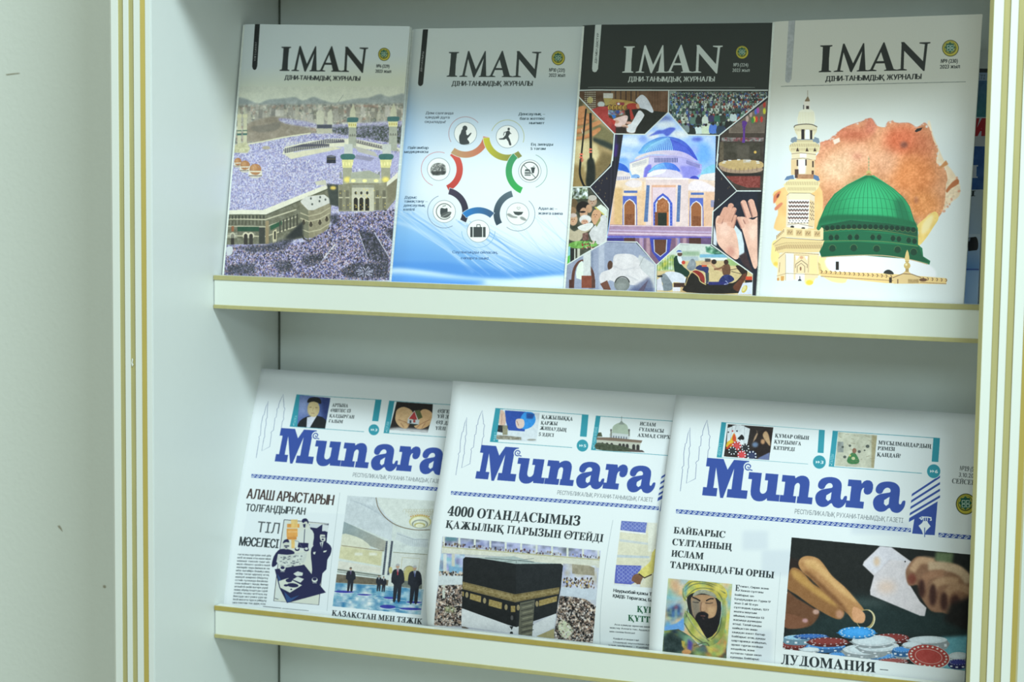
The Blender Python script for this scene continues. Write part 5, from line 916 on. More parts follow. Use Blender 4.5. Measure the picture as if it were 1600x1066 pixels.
    for i in range(28):
        x = 388+i*25.7; y = 657+i*1.75
        if 790 < x < 945: continue
        c.poly([(x, y+6), (x+8, y-8), (x+18, y-2), (x+14, y+12)], (232, 196, 130), smooth=2); c.stroke([(x+8, y-6), (x+16, y), (x+10, y+10)], 3.5, (96, 70, 54), smooth=2)
    c.poly([(745, 668), (755, 652), (775, 648), (795, 660), (798, 674)], (44, 46, 44), smooth=2); c.rect(775, 690, 790, 720, (60, 50, 44))
    c.poly([(795, 692), (850, 668), (865, 655), (880, 655), (900, 672), (950, 690), (945, 725), (800, 725)], (226, 196, 140)); c.stroke([(795, 692), (850, 670), (900, 672), (955, 692)], 4, (120, 92, 66)); c.ell(875, 626, 18, 18, (206, 176, 106)); c.ell(870, 620, 7, 7, (244, 230, 180), blur=2); c.ell(875, 603, 11, 6, (196, 166, 100)); c.poly([(866, 600), (862, 580), (876, 537), (888, 580), (884, 600)], (226, 196, 130), smooth=2); c.rect(866, 642, 884, 660, (176, 146, 90)); c.rect(820, 700, 826, 724, (120, 92, 66)); c.rect(880, 700, 940, 722, (190, 160, 110), tex=14, cell=8); c.ell(965, 704, 22, 9, (110, 76, 56))
    # header
    c.Z(*D1_); c.poly([(231, 80), (268, 78), (243, 430), (236, 446), (225, 450), (214, 444), (210, 430)], (172, 178, 180), tex=9, cell=10); c.stroke([(268, 80), (245, 430)], 2, (140, 148, 146)); 
    c.stroke([(185, 470), (700, 456), (1260, 443)], 2.6, (84, 96, 92))
    header(c, (403, 387), (1015, 374), 155, (26, 32, 31), ((442, 440), (998, 427), 30), (1170, 246, 49, 49), ('№9 (230)', (1114, 333), (1212, 331), 22), ('2023 жыл', (1108, 366), (1224, 363), 22), '')
    return c.image('journal_dome', white=(230, 236, 232))
# ------------------------------------------------------------------ artwork of the newspapers
BL, TEAL, TX = (58, 84, 162), (58, 156, 172), (46, 54, 56)
MUN = [[(0, 0), (0, 60), (28, 60), (28, 212), (0, 212), (0, 275), (130, 275), (172, 200), (212, 275), (330, 275), (330, 212), (298, 212), (298, 60), (348, 60), (348, 0), (192, 0), (192, 60), (222, 60), (222, 212), (165, -8), (143, -8), (80, 212), (80, 60), (112, 60), (112, 0)],
       [(341, 145), (341, 195), (440, 195), (440, 80), (443, 62), (451, 51), (463, 46), (477, 49), (488, 58), (495, 74), (495, 145), (470, 145), (470, 195), (568, 195), (568, 48), (597, 48), (597, 0), (505, 0), (502, 17), (488, 3), (470, -6), (447, -10), (425, -9), (404, -2), (388, 12), (376, 32), (371, 60), (370, 145)],
       [(600, 0), (600, 48), (627, 48), (627, 145), (600, 145), (600, 193), (695, 193), (701, 176), (718, 189), (738, 197), (758, 199), (777, 196), (792, 188), (804, 174), (811, 156), (813, 136), (813, 48), (848, 48), (848, 0), (732, 0), (732, 48), (742, 48), (742, 122), (739, 135), (731, 143), (720, 144), (709, 136), (702, 122), (700, 48), (723, 48), (723, 0)],
       [(1100, 0), (1100, 48), (1127, 48), (1127, 150), (1100, 150), (1100, 198), (1195, 198), (1202, 174), (1216, 192), (1236, 202), (1258, 202), (1276, 192), (1286, 174), (1289, 148), (1284, 122), (1271, 106), (1253, 100), (1236, 103), (1225, 114), (1221, 130), (1224, 147), (1214, 144), (1206, 130), (1203, 112), (1203, 48), (1233, 48), (1233, 0)]]
LA = [(868, 45), (874, 80), (905, 108), (955, 122), (985, 130), (986, 148), (972, 160), (952, 158), (936, 142), (926, 120), (902, 113), (880, 128), (880, 160), (905, 190), (955, 204), (1010, 200), (1045, 176), (1056, 140), (1056, 70), (1062, 52), (1074, 54), (1084, 76), (1103, 76), (1100, 36), (1078, 2), (1048, -11), (1012, -2), (992, 20), (960, -5), (920, -12), (885, 6)]
MUN += [[tuple(p) for p in catmull(LA, 3)], [tuple(p) for p in catmull([(x+432, y) for x, y in LA], 3)]]
AH = [[(948, 72), (985, 98), (984, 46), (966, 32), (948, 46)], [(1380, 72), (1417, 98), (1416, 46), (1398, 32), (1380, 46)]]
def curl_line(c, p0, p1, h, n, col=BL):
    """the running-horn ornament under the masthead: a blue band cut by white scrolls"""
    (x0, y0), (x1, y1) = p0, p1; dx, dy = (x1-x0)/n, (y1-y0)/n; sy = (y1-y0)/(x1-x0)
    c.poly([(x0, y0-h/2), (x1, y1-h/2), (x1, y1+h/2), (x0, y0+h/2)], col)
    for i in range(n):
        X, Y = x0+dx*i, y0+dy*i; w_ = dx
        c.poly([(X, Y+h*.42), (X+w_*.55, Y+h*.42+sy*w_*.5), (X+w_*.62, Y-h*.05), (X+w_*.45, Y+h*.1)], (226, 234, 236))
        c.stroke([(X+w_*.05, Y+h*.3), (X+w_*.35, Y-h*.15), (X+w_*.62, Y-h*.3), (X+w_*.86, Y-h*.05), (X+w_*.74, Y+h*.14), (X+w_*.62, Y+h*.02)], h*.17, (226, 234, 236), smooth=3)
def masthead(c, ref, a, b):
    """everything the three front pages share, laid out on the third page's own coordinates and carried over by two anchor points"""
    own = c.map
    if a is not None:
        c3 = ref.map; A3 = c3(np.array([(325/4.845+1030, 795/4.845+610), ((1233-935)/4.845+1290, 898/4.845+610)])); A1 = own(np.array([a, b]))
        u, v = A3[1]-A3[0], A1[1]-A1[0]; k = complex(*v)/complex(*u)
        def f(p):
            q = c3(np.asarray(p, float))-A3[0]; z = (q[:, 0]+1j*q[:, 1])*k; return np.stack([z.real, z.imag], 1)+A1[0]
        c.map = f
    c.Z(1030, 610, 4.845)
    for p in ([(160, 765), (178, 600), (172, 588), (186, 570), (186, 480), (198, 405), (206, 400), (218, 330), (234, 282), (232, 340), (234, 400), (236, 420), (226, 440), (230, 480), (222, 520), (222, 560), (224, 585), (218, 596), (206, 705), (274, 670), (282, 560), (276, 552), (284, 540), (298, 530), (304, 440), (302, 430), (314, 420), (318, 370), (316, 350), (328, 340), (330, 310), (344, 270), (364, 225), (368, 270), (376, 320), (374, 330), (386, 350), (380, 372), (378, 420), (382, 436), (370, 460), (366, 520)],): c.stroke(p, 3.2, (96, 108, 150))
    def T(p0, p1, span, h, polys, col, hole=None): type_shape(c, polys, p0, p1, span, h, col, hole=hole)
    T((325, 795), (1849.7, 922), 1530, 1.0, [[(x, y*1.0) for x, y in g] for g in MUN], BL, hole=AH)
    c.ell(676, 582, 38, 38, WHT); c.poly([(690, 560), (716, 560), (716, 616), (690, 616)], WHT); c.arc(672, 582, 21, 60, 350, 8.5, BL, ry=22); c.stroke([(692, 578), (684, 590), (672, 586), (673, 577)], 7, BL, smooth=3); c.stroke([(684, 600), (706, 608)], 8, BL)
    c.text('РЕСПУБЛИКАЛЫҚ РУХАНИ-ТАНЫМДЫҚ ГАЗЕТІ', (1025, 934), (1845, 1004), 33, (120, 128, 132))
    curl_line(c, (128, 916), (1905, 1060), 30, 44)
    c.Z(1290, 610, 4.845)
    for i in range(4): c.poly([(866, 645+i*50), (866, 663+i*50), (650-i*5, 805+i*48), (654-i*5, 785+i*48)], BL)
    c.poly([(848, 842), (826, 1098), (655, 1085), (672, 975), (630, 998), (634, 968)], BL)
    c.stroke([(716, 966), (728, 980), (740, 962), (790, 964), (800, 984), (790, 984)], 9, WHT, smooth=3); c.stroke([(708, 970), (730, 958), (802, 964)], 6, WHT)
    for i in range(3): c.rect(738+i*15, 966, 744+i*15, 988, WHT)
    c.poly([(738, 990), (770, 990), (776, 1005), (795, 1030), (760, 1066), (745, 1112), (728, 1062), (704, 1026), (730, 1005)], WHT); c.rect(747, 1040, 753, 1112, BL)
    c.map = own
def teaser(c, q, pic, tx, num, side, bar=.085, tab=.93, ptr=1.0):
    """q: corners TL TR BR BL in frame units"""
    f = homography([(0, 0), (1, 0), (1, 1), (0, 1)], q); F = lambda l: [tuple(v) for v in f(np.array(l, float))]
    for a, b in (((0, 0), (1, 0)), ((0, 1), (.86, 1))): c.stroke(F([a, b]), 4.5, (84, 160, 174))
    c.poly(F([(0, 0), (bar, 0), (bar, 1), (0, 1)]), TEAL)
    if tab: c.poly(F([(tab, 0), (1.0, 0), (1.0, .66), (tab, .66)]), TEAL)
    c.text(side, F([(bar*.72, .93)])[0], F([(bar*.72, .93-.055*len(side))])[0], abs(q[1][0]-q[0][0])*.028, (180, 220, 226)); c.ell(*F([(bar*.5, .95)])[0], 4, 4, (226, 240, 240))
    if num:
        x, y = F([(.965, .92)])[0]; r = abs(q[1][0]-q[0][0])*.062; c.ell(x, y, r*1.1, r*1.12, WHT); c.ell(x, y, r, r*1.04, TEAL)
        for i in (0, 1): c.poly([(x-r*.55+i*r*.34, y-r*.24), (x-r*.22+i*r*.34, y), (x-r*.55+i*r*.34, y+r*.24)], (232, 242, 242))
        c.text(num, (x+r*.2, y+r*.26), (x+r*.56, y+r*.3), r*.5, (232, 242, 242), bold=.2)
    for t, a, b, h in tx: c.text(t, a, b, h, TX, 't', bold=.02)
def body(c, x, y, dx, dy, step, n, w_, h, sl, seed, col=(84, 92, 94), words=None):
    R = np.random.default_rng(seed); al = 'аеіойұынрлстқжмдғбшпк'
    for i in range(n):
        if words: t = words[i % len(words)]
        else:
            t = ''
            while len(t) < 24: t += ''.join(al[int(k)] for k in R.integers(0, len(al), int(R.integers(3, 9))))+' '
            t = t[:24]
        f = 1.0 if not words else min(1, len(t)/max(len(v) for v in words)); x0, y0 = x+dx*i*step, y+dy*i*step
        c.text(t, (x0, y0), (x0+w_*f, y0+w_*f*sl), h, col, bold=.08, blur=.25)
def art_news_scholar(m, ref):
    c = m.canvas(WHT, 21); R = c.rng
    masthead(c, ref, (429.2, 721.1), (644.4, 737.4))
    c.Z(430, 600, 5.714)
    teaser(c, [(190, 96), (950, 144), (905, 436), (130, 380)], None, [('АРТЫНА', (507, 204), (648, 210), 30), ('ӨШПЕС ІЗ', (494, 250), (672, 256), 28), ('ҚАЛДЫРҒАН', (482, 298), (704, 310), 28), ('ҒАЛЫМ', (474, 346), (602, 352), 28)], '3', 'ТҰЛҒА')
    clipped(c, [(220, 100), (494, 126), (446, 400), (196, 382)])
    c.rect(150, 80, 520, 420, (92, 112, 168), blur=2); c.ell(250, 200, 60, 90, (140, 156, 200), blur=30); c.poly([(400, 90), (500, 100), (470, 420), (420, 300)], (50, 64, 116), blur=16)
    c.poly([(195, 385), (220, 330), (290, 290), (380, 285), (450, 320), (446, 410), (190, 400)], (34, 36, 40), smooth=2); c.poly([(285, 300), (375, 280), (310, 390), (280, 390)], (216, 220, 230)); c.ell(342, 222, 54, 74, (206, 186, 138)); c.ell(330, 250, 36, 36, (214, 196, 150), blur=10); c.poly([(288, 170), (300, 130), (350, 118), (400, 130), (408, 180), (345, 158)], (36, 36, 38), smooth=3)
    c.stroke([(306, 210), (326, 208)], 5, (120, 96, 70), blur=1); c.stroke([(356, 212), (378, 214)], 5, (120, 96, 70), blur=1); c.stroke([(340, 215), (336, 240)], 5, (176, 150, 106), blur=1); c.stroke([(322, 262), (352, 264)], 5, (150, 110, 86), blur=1)
    c.unclip()
    teaser(c, [(1018, 152), (1900, 208), (1860, 500), (968, 438)], None, [('ӨЗГЕНІҢ', (1450, 258), (1625, 268), 30), ('ҮЙ ӘҢГІ', (1444, 304), (1625, 314), 30), ('ӨЗ ДЕ', (1436, 358), (1560, 368), 30), ('ҮЙЛІ', (1428, 410), (1520, 416), 30)], '', 'ҚОҒАМ', tab=0, bar=.055)
    clipped(c, [(1084, 160), (1408, 182), (1400, 300), (1360, 436), (1020, 410), (1070, 220)])
    c.rect(1000, 140, 1420, 450, (44, 38, 36)); c.poly([(1000, 400), (1100, 390), (1370, 410), (1370, 450), (1000, 450)], (206, 206, 206), blur=8)
    c.poly([(1075, 280), (1090, 230), (1150, 206), (1220, 240), (1230, 300), (1200, 360), (1170, 400), (1110, 380), (1075, 330)], (214, 176, 130), smooth=3, tex=6, cell=30); c.poly([(1300, 240), (1350, 228), (1400, 260), (1402, 330), (1360, 380), (1290, 404), (1240, 380), (1250, 330)], (214, 172, 124), smooth=3, tex=6, cell=30)
    for p in ([(1100, 320), (1180, 350), (1190, 390)], [(1380, 320), (1300, 360), (1260, 395)], [(1120, 350), (1150, 390)], [(1340, 350), (1310, 395)]): c.stroke(p, 5, (150, 104, 76), smooth=3, blur=1.5)
    c.poly([(1190, 310), (1244, 240), (1270, 320)], (176, 60, 60)); c.poly([(1244, 240), (1290, 232), (1316, 300), (1270, 322)], (90, 96, 60)); c.stroke([(1186, 316), (1244, 242), (1274, 326)], 8, (224, 224, 220)); c.poly([(1184, 316), (1290, 322), (1280, 366), (1180, 352)], (206, 210, 210)); c.rect(1200, 325, 1216, 350, (60, 70, 80)); c.rect(1232, 322, 1252, 346, (176, 76, 70)); c.poly([(1184, 352), (1280, 362), (1240, 376)], (40, 52, 48))
    c.unclip()
    # lead story
    c.Z(330, 760, 4.103); c.poly([(232, 150), (860, 180), (830, 800), (130, 760)], (226, 234, 236), blur=2, a=.5)
    BR = (66, 50, 46)
    c.text('АЛАШ АРЫСТАРЫН', (226, 78), (780, 122), 64, BR, bold=.07); c.text('ТОЛҒАНДЫРҒАН', (220, 158), (600, 184), 46, TX, bold=.07)
    c.text('ТІЛ', (292, 294), (432, 305), 68, (80, 86, 88), bold=.02); c.text('МӘСЕЛЕСІ', (180, 380), (428, 398), 56, TX, bold=.08)
    body(c, 170, 442, -.0115*9, 1, 20.6, 16, 214, 12, .045, 5)
    c.Z(420, 800, 6.664)
    c.poly([(160, 82), (622, 124), (520, 970), (52, 928)], (216, 220, 206)); c.poly([(168, 88), (200, 90), (120, 900), (62, 915)], (214, 224, 224), a=.6); c.stroke([(160, 82), (622, 124), (520, 970), (52, 928)], 6, (40, 42, 60), closed=True)
    NV = (38, 40, 78)
    c.poly([(420, 130), (620, 130), (600, 330), (450, 350), (440, 200)], NV); c.poly([(430, 120), (560, 130), (500, 170), (420, 160)], (206, 214, 216)); c.poly([(560, 130), (622, 140), (614, 210), (555, 200)], (216, 222, 222))
    for x0, y0, x1, y1, k in ((190, 125, 320, 165, (224, 150, 66)), (186, 175, 300, 260, (226, 156, 70)), (190, 260, 290, 290, (216, 140, 60)), (232, 80, 300, 170, (232, 196, 120)), (200, 200, 300, 215, (240, 190, 120)), (235, 290, 270, 380, (232, 190, 110))): c.rect(x0, y0, x1, y1, k, a=.9, tex=8, cell=16)
    c.poly([(270, 390), (290, 290), (320, 220), (360, 185), (430, 175), (470, 230), (462, 320), (440, 400), (300, 400)], (216, 222, 214), smooth=2); c.ell(378, 118, 34, 46, (206, 210, 196)); c.poly([(346, 110), (350, 78), (390, 68), (414, 100), (408, 130), (395, 100)], NV, smooth=2); c.poly([(356, 130), (384, 126), (378, 168), (362, 160)], NV); c.rect(352, 105, 370, 114, NV); c.stroke([(375, 180), (366, 330)], 9, (84, 90, 110)); c.poly([(310, 320), (414, 326), (410, 385), (300, 370)], NV); c.stroke([(270, 300), (310, 310), (350, 380)], 5, (100, 106, 120))
    for x, y in ((296, 388), (392, 392)): c.ell(x, y, 26, 20, NV); c.ell(x, y-8, 17, 13, (216, 222, 214))
    c.poly([(30, 560), (50, 470), (100, 400), (160, 385), (240, 400), (268, 440), (120, 460), (90, 540), (50, 574)], NV, smooth=2); c.ell(180, 345, 36, 46, (206, 210, 196)); c.poly([(146, 330), (160, 295), (200, 285), (214, 320), (180, 315)], NV, smooth=2); c.rect(160, 350, 212, 362, NV); c.ell(182, 372, 12, 6, NV)
    c.poly([(96, 440), (240, 452), (252, 440), (400, 410), (385, 520), (230, 580), (120, 575), (80, 520)], (206, 212, 204), tex=10, cell=14); 
    for _ in range(34): x, y = R.uniform(110, 370), R.uniform(450, 560); c.rect(x, y, x+R.uniform(10, 30), y+R.uniform(4, 14), (84, 92, 104), a=.7)
    c.poly([(440, 480), (444, 380), (500, 325), (560, 300), (620, 330), (655, 380), (640, 450), (610, 500), (600, 600), (560, 640), (530, 770), (440, 780), (452, 600)], NV, smooth=2); c.ell(566, 262, 34, 48, (206, 210, 200)); c.poly([(536, 236), (560, 204), (600, 205), (608, 260), (590, 300), (585, 240)], NV, smooth=2); c.rect(548, 258, 590, 266, NV); c.ell(562, 288, 12, 9, NV); c.poly([(530, 320), (570, 310), (552, 390)], (206, 212, 206)); c.stroke([(548, 325), (550, 385)], 8, NV); c.poly([(462, 420), (490, 415), (480, 445), (465, 440)], (216, 220, 210)); c.poly([(568, 408), (606, 400), (596, 418), (570, 424)], (216, 220, 210))
    c.poly([(62, 598), (370, 552), (440, 640), (520, 750), (595, 840), (190, 950), (110, 790)], NV); c.poly([(160, 830), (230, 900), (320, 868), (225, 935), (190, 940)], (48, 80, 130)); c.poly([(85, 640), (120, 690), (160, 830), (110, 760)], (50, 74, 120))
    c.poly([(255, 645), (300, 620), (356, 635), (350, 665), (290, 670)], (214, 220, 212)); c.poly([(250, 705), (300, 675), (366, 700), (330, 738)], (214, 220, 212)); c.poly([(104, 722), (200, 690), (346, 765), (220, 842), (120, 790)], (214, 220, 206)); c.ell(210, 715, 34, 20, NV); c.ell(250, 765, 60, 22, NV, rot=.1); c.ell(180, 766, 24, 12, NV); c.ell(234, 808, 10, 8, NV)
    for x, y in ((478, 708), (144, 590)): c.ell(x, y, 30, 26, (220, 226, 216)); c.ell(x, y-8, 22, 16, NV); c.stroke([(x-22, y+32), (x+22, y+32)], 5, (220, 226, 216))
    c.stroke([(62, 900), (100, 912)], 8, (110, 116, 120)); c.stroke([(-60, 985), (130, 1003)], 6, TX, a=.8); c.stroke([(140, 1005), (415, 1030)], 5, TX, a=.7)
    # hall with men in suits
    c.Z(515, 765, 4.846); clipped(c, [(136, 46), (796, 88), (690, 950), (22, 884)])
    c.rect(0, 20, 820, 980, (214, 222, 216)); c.poly([(136, 46), (370, 60), (420, 180), (480, 240), (470, 390), (400, 360), (100, 240)], (206, 214, 216), tex=6, cell=30)
    for i in range(8): c.stroke([(150+i*26, 80+i*6), (300+i*30, 130+i*22)], 3, (180, 190, 196), a=.8); c.stroke([(170+i*30, 60), (130+i*30, 180)], 2, (184, 192, 198), a=.6)
    c.poly([(102, 240), (430, 392), (415, 470), (310, 430), (200, 360), (90, 340)], (150, 166, 168), g=((100, 280), (400, 430), (170, 170, 156))); c.poly([(90, 340), (160, 345), (250, 380), (312, 440), (220, 450), (75, 430)], (222, 222, 200), smooth=2)
    c.stroke([(352, 62), (370, 140), (430, 220), (520, 276), (640, 305), (760, 306)], 6, (120, 104, 80), smooth=5); c.poly([(362, 62), (796, 88), (765, 300), (640, 300), (530, 268), (440, 210), (378, 130)], (220, 226, 218))
    for k, (rx, ry) in enumerate(((120, 100), (100, 84), (80, 66))):
        for i in range(13): c.arc(690+(i-6)*rx/6, 170+k*18, 14, 180, 360, 2.5, (190, 184, 150), a=.8, ry=20)
    c.ell(686, 245, 84, 50, (206, 196, 130)); c.ell(686, 250, 74, 44, (236, 236, 206)); c.ell(684, 262, 62, 34, (150, 156, 150)); c.ell(684, 264, 52, 28, (226, 230, 206)); c.ell(682, 270, 42, 18, (190, 180, 110)); c.ell(682, 274, 32, 14, (236, 236, 206))
    for i in range(9): c.ell(616+i*17, 206-12*math.sin(i/8*3.14), 7, 5, (206, 160, 90))
    c.poly([(510, 320), (640, 370), (750, 375), (742, 440), (620, 432), (500, 380)], (206, 214, 214)); c.stroke([(510, 335), (640, 380), (748, 380)], 4, (160, 170, 176)); 
    for i in range(14): c.stroke([(560+i*14, 372+i*2), (556+i*14, 430)], 2.5, (176, 186, 190))
    c.stroke([(480, 476), (740, 494)], 5, (140, 140, 116)); c.stroke([(90, 425), (410, 466)], 5, (140, 124, 90)); c.poly([(80, 430), (400, 470), (390, 580), (60, 520)], (214, 210, 170), tex=5, cell=20, blur=2); c.poly([(60, 540), (390, 590), (385, 640), (52, 600)], (222, 220, 206)); 
    for x in (190, 300): c.rect(x, 480, x+60, 500, (232, 232, 214), blur=3)
    c.stroke([(52, 606), (390, 655)], 10, (110, 116, 104), blur=1); c.stroke([(50, 622), (390, 668)], 6, (120, 130, 120)); c.poly([(48, 640), (390, 680), (470, 690), (470, 730), (40, 705)], (112, 104, 88), tex=12, cell=14)
    for x in (428, 466): c.poly([(x, 390), (x+16, 392), (x-14, 650), (x-30, 648)], (70, 78, 90)); 
    for i in range(16): c.stroke([(418-i*1.2, 400+i*16), (470-i*1.2, 404+i*16)], 3, (190, 196, 196), a=.5)
    c.poly([(440, 392), (452, 392), (430, 650), (420, 650)], (222, 224, 216)); c.poly([(480, 480), (740, 496), (712, 760), (440, 730)], (216, 220, 212)); c.stroke([(550, 515), (684, 524), (670, 640)], 4, (196, 190, 160)); c.stroke([(550, 515), (540, 620)], 4, (196, 190, 160)); c.poly([(560, 700), (565, 620), (605, 575), (650, 620), (645, 720)], (190, 180, 120), smooth=2); c.arc(605, 625, 44, 180, 360, 6, (150, 140, 110)); c.poly([(545, 690), (700, 700), (700, 755), (545, 740)], (120, 126, 116), tex=10, cell=10); c.ell(462, 612, 14, 26, (200, 190, 130))
    c.poly([(30, 705), (470, 735), (720, 760), (690, 960), (15, 890)], (96, 156, 184), sp=[(96, 156, 184), (150, 190, 206), (76, 136, 176), (206, 220, 224)], cell=30)
    for _ in range(90): x, y = R.uniform(30, 700), R.uniform(720, 940); k = R.uniform(14, 60); c.stroke([(x, y), (x+k, y+R.uniform(-5, 9)), (x+k*1.6, y+R.uniform(-2, 12))], R.uniform(2, 5), [(206, 222, 228), (60, 120, 170), (130, 180, 200)][int(R.integers(0, 3))], a=.7)
    for x, y, rx, ry in ((110, 775, 74, 9), (265, 798, 56, 6), (440, 888, 60, 14), (620, 905, 90, 9), (640, 855, 60, 8), (460, 822, 50, 8)): c.ell(x, y, rx, ry, (58, 62, 160), rot=.04); c.stroke([(x-rx, y+ry*.6), (x, y+ry*1.5), (x+rx, y+ry*.8)], 4, (220, 230, 232), smooth=3)
    def man(x, yt, yb, w_, tie=None):
        h = yb-yt; c.ell(x, yt+h*.06, h*.05, h*.065, (190, 156, 130)); c.poly([(x-w_*.3, yt+h*.15), (x+w_*.3, yt+h*.14), (x+w_*.55, yt+h*.26), (x+w_*.6, yt+h*.5), (x+w_*.36, yt+h*.56), (x+w_*.22, yb), (x-w_*.05, yb), (x, yt+h*.64), (x-w_*.2, yb), (x-w_*.45, yb), (x-w_*.36, yt+h*.56), (x-w_*.58, yt+h*.5), (x-w_*.52, yt+h*.26)], (36, 40, 50), smooth=2)
        c.poly([(x-w_*.1, yt+h*.14), (x+w_*.12, yt+h*.14), (x, yt+h*.3)], (206, 212, 220)); 
        if tie: c.stroke([(x, yt+h*.15), (x, yt+h*.3)], 7, tie)
        c.poly([(x-h*.05, yt+h*.05), (x-h*.03, yt), (x+h*.04, yt), (x+h*.05, yt+h*.05)], (70, 64, 60) if h < 200 else (176, 176, 176), smooth=2)
    man(160, 590, 768, 62, (90, 70, 110)); man(374, 650, 768, 40); man(410, 660, 772, 36); man(516, 564, 845, 84, (190, 60, 76)); man(645, 578, 858, 90, (90, 100, 150))
    c.unclip(); c.text('ҚАЗАҚСТАН МЕН ТӘЖІК', (16, 955), (700, 1022), 40, TX, 't', bold=.04)
    c.Z(0, 0, 1); c.stroke([(531, 770), (511, 955)], .6, (176, 186, 188))
    return c.image('newspaper_scholar', white=(240, 244, 238), albedo=.72)
def art_news_pilgrims(m, ref):
    c = m.canvas(WHT, 22); R = c.rng
    masthead(c, ref, (742.6, 747.9), ((1230-257)/1.0*0+742.6+ (1233/1530)*(1022.4-742.6), 747.9+(1233/1530)*(769.9-747.9)))
    c.Z(760, 620, 5.517)
    teaser(c, [(78, 100), (880, 158), (855, 448), (30, 388)], None, [('ҚАЖЫЛЫҚҚА', (475, 190), (742, 208), 32), ('ҚАРЖЫ', (468, 240), (612, 248), 30), ('ЖИНАУДЫҢ', (460, 285), (688, 302), 30), ('5 ӘДІСІ', (450, 338), (580, 346), 28)], '5', 'НИЕТ')
    clipped(c, [(120, 108), (460, 140), (430, 392), (84, 370)])
    c.rect(60, 80, 480, 420, (222, 230, 234)); c.poly([(160, 118), (345, 130), (330, 300), (190, 290), (165, 200)], (50, 84, 170)); c.poly([(330, 135), (400, 138), (425, 200), (390, 260), (310, 280), (290, 200)], (56, 150, 226), smooth=3); c.poly([(345, 138), (420, 150), (400, 190), (345, 190)], (40, 80, 150), blur=5); c.poly([(420, 135), (470, 140), (450, 220)], (200, 206, 210), blur=6)
    c.poly([(112, 118), (150, 125), (166, 180), (160, 245), (110, 240), (104, 170)], (224, 190, 170), smooth=3); c.stroke([(135, 150), (130, 240)], 4, (176, 130, 112)); c.poly([(90, 245), (186, 250), (180, 320), (90, 300)], (50, 52, 56), tex=14, cell=10); c.rect(140, 250, 182, 330, (150, 146, 120), tex=10, cell=8); c.poly([(252, 205), (280, 190), (322, 200), (326, 250), (300, 275), (262, 265)], (228, 204, 190), smooth=3); c.stroke([(262, 210), (278, 250)], 4, (150, 90, 76)); c.poly([(84, 330), (160, 335), (300, 350), (300, 375), (84, 366)], (150, 146, 130), tex=24, cell=10, blur=2); c.ell(390, 372, 40, 8, (160, 160, 150), blur=3)
    c.unclip()
    teaser(c, [(944, 166), (1760, 222), (1730, 520), (902, 458)], None, [('ИСЛАМ', (1322, 248), (1458, 258), 30), ('ҒҰЛАМАСЫ', (1312, 296), (1528, 312), 30), ('АХМАД СИРХИНДИ', (1302, 346), (1700, 372), 30)], '', 'ИСЛАМ ӘЛЕМІ', tab=0, bar=.05)
    c.poly([(1085, 300), (1090, 260), (1120, 235), (1165, 222), (1205, 240), (1222, 275), (1215, 330), (1090, 320)], (176, 190, 170), smooth=3, tex=5, cell=20); c.stroke([(1166, 170), (1164, 226)], 4, (120, 126, 120)); c.poly([(1138, 240), (1164, 205), (1192, 240)], (150, 160, 150)); c.poly([(1060, 320), (1090, 312), (1215, 325), (1238, 345), (1230, 368), (1060, 352)], (206, 212, 210)); 
    for i in range(7): c.rect(1070+i*22, 335+i*2, 1080+i*22, 356+i*2, (110, 116, 130))
    for x in (1075, 1230): c.rect(x-6, 290, x+6, 340, (130, 132, 120)); c.ell(x, 290, 8, 12, (110, 110, 106))
    c.poly([(950, 350), (1070, 352), (1345, 378), (1335, 400), (950, 372)], (130, 112, 96)); c.poly([(950, 372), (1330, 398), (1320, 465), (950, 440)], (196, 196, 180))
    for x in (1000, 1040, 1080, 1150, 1182, 1214, 1270, 1306): c.ell(x, 412+(x-1000)*.06, 13, 18, (60, 58, 56)); c.rect(x-13, 412+(x-1000)*.06, x+13, 455+(x-1000)*.06, (60, 58, 56))
    c.poly([(946, 400), (1000, 400), (1060, 410), (1140, 420), (1220, 440), (1300, 470), (1340, 478), (1100, 470), (944, 452)], (76, 84, 66), smooth=2, tex=14, cell=8); c.poly([(950, 345), (965, 310), (990, 308), (1000, 345)], (84, 90, 70), tex=14, cell=6); c.poly([(1230, 455), (1345, 462), (1365, 480), (1240, 475)], (90, 80, 76))
    # lead story
    c.Z(670, 780, 4.103)
    c.text('4000 ОТАНДАСЫМЫЗ', (118, 106), (966, 172), 60, TX, 't', bold=.03); c.text('ҚАЖЫЛЫҚ ПАРЫЗЫН ӨТЕЙДІ', (106, 184), (1116, 276), 48, TX, 't', bold=.03)
    c.Z(670, 830, 5.714); clipped(c, [(122, 48), (1534, 176), (1464, 1000), (46, 840)])
    c.rect(20, 20, 1560, 1040, (200, 204, 214)); c.poly([(122, 48), (1534, 176), (1534, 250), (122, 130)], (170, 176, 206), sp=[(176, 180, 214), (150, 156, 196), (196, 200, 220), (120, 126, 140)], cell=34)
    for i in range(11): x = 140+i*138; y = 50+i*12.5; c.rect(x-14, y, x+4, y+90, (224, 228, 216))
    c.rect(150, 50, 250, 90, (100, 140, 150), blur=6)
    for i in range(150): x = R.uniform(125, 1525); y = 112+(x-125)*.086+R.uniform(-8, 26); k = R.uniform(5, 14); c.ell(x, y, k*.6, k, [(50, 52, 56), (130, 110, 80), (206, 206, 210), (90, 60, 66)][int(R.integers(0, 4))], a=.85, n=7)
    c.poly([(118, 142), (1530, 258), (1526, 330), (1200, 300), (116, 200)], (220, 220, 204)); c.stroke([(118, 142), (1530, 258)], 10, (190, 186, 150)); c.stroke([(120, 200), (700, 236)], 6, (170, 176, 190), blur=2)
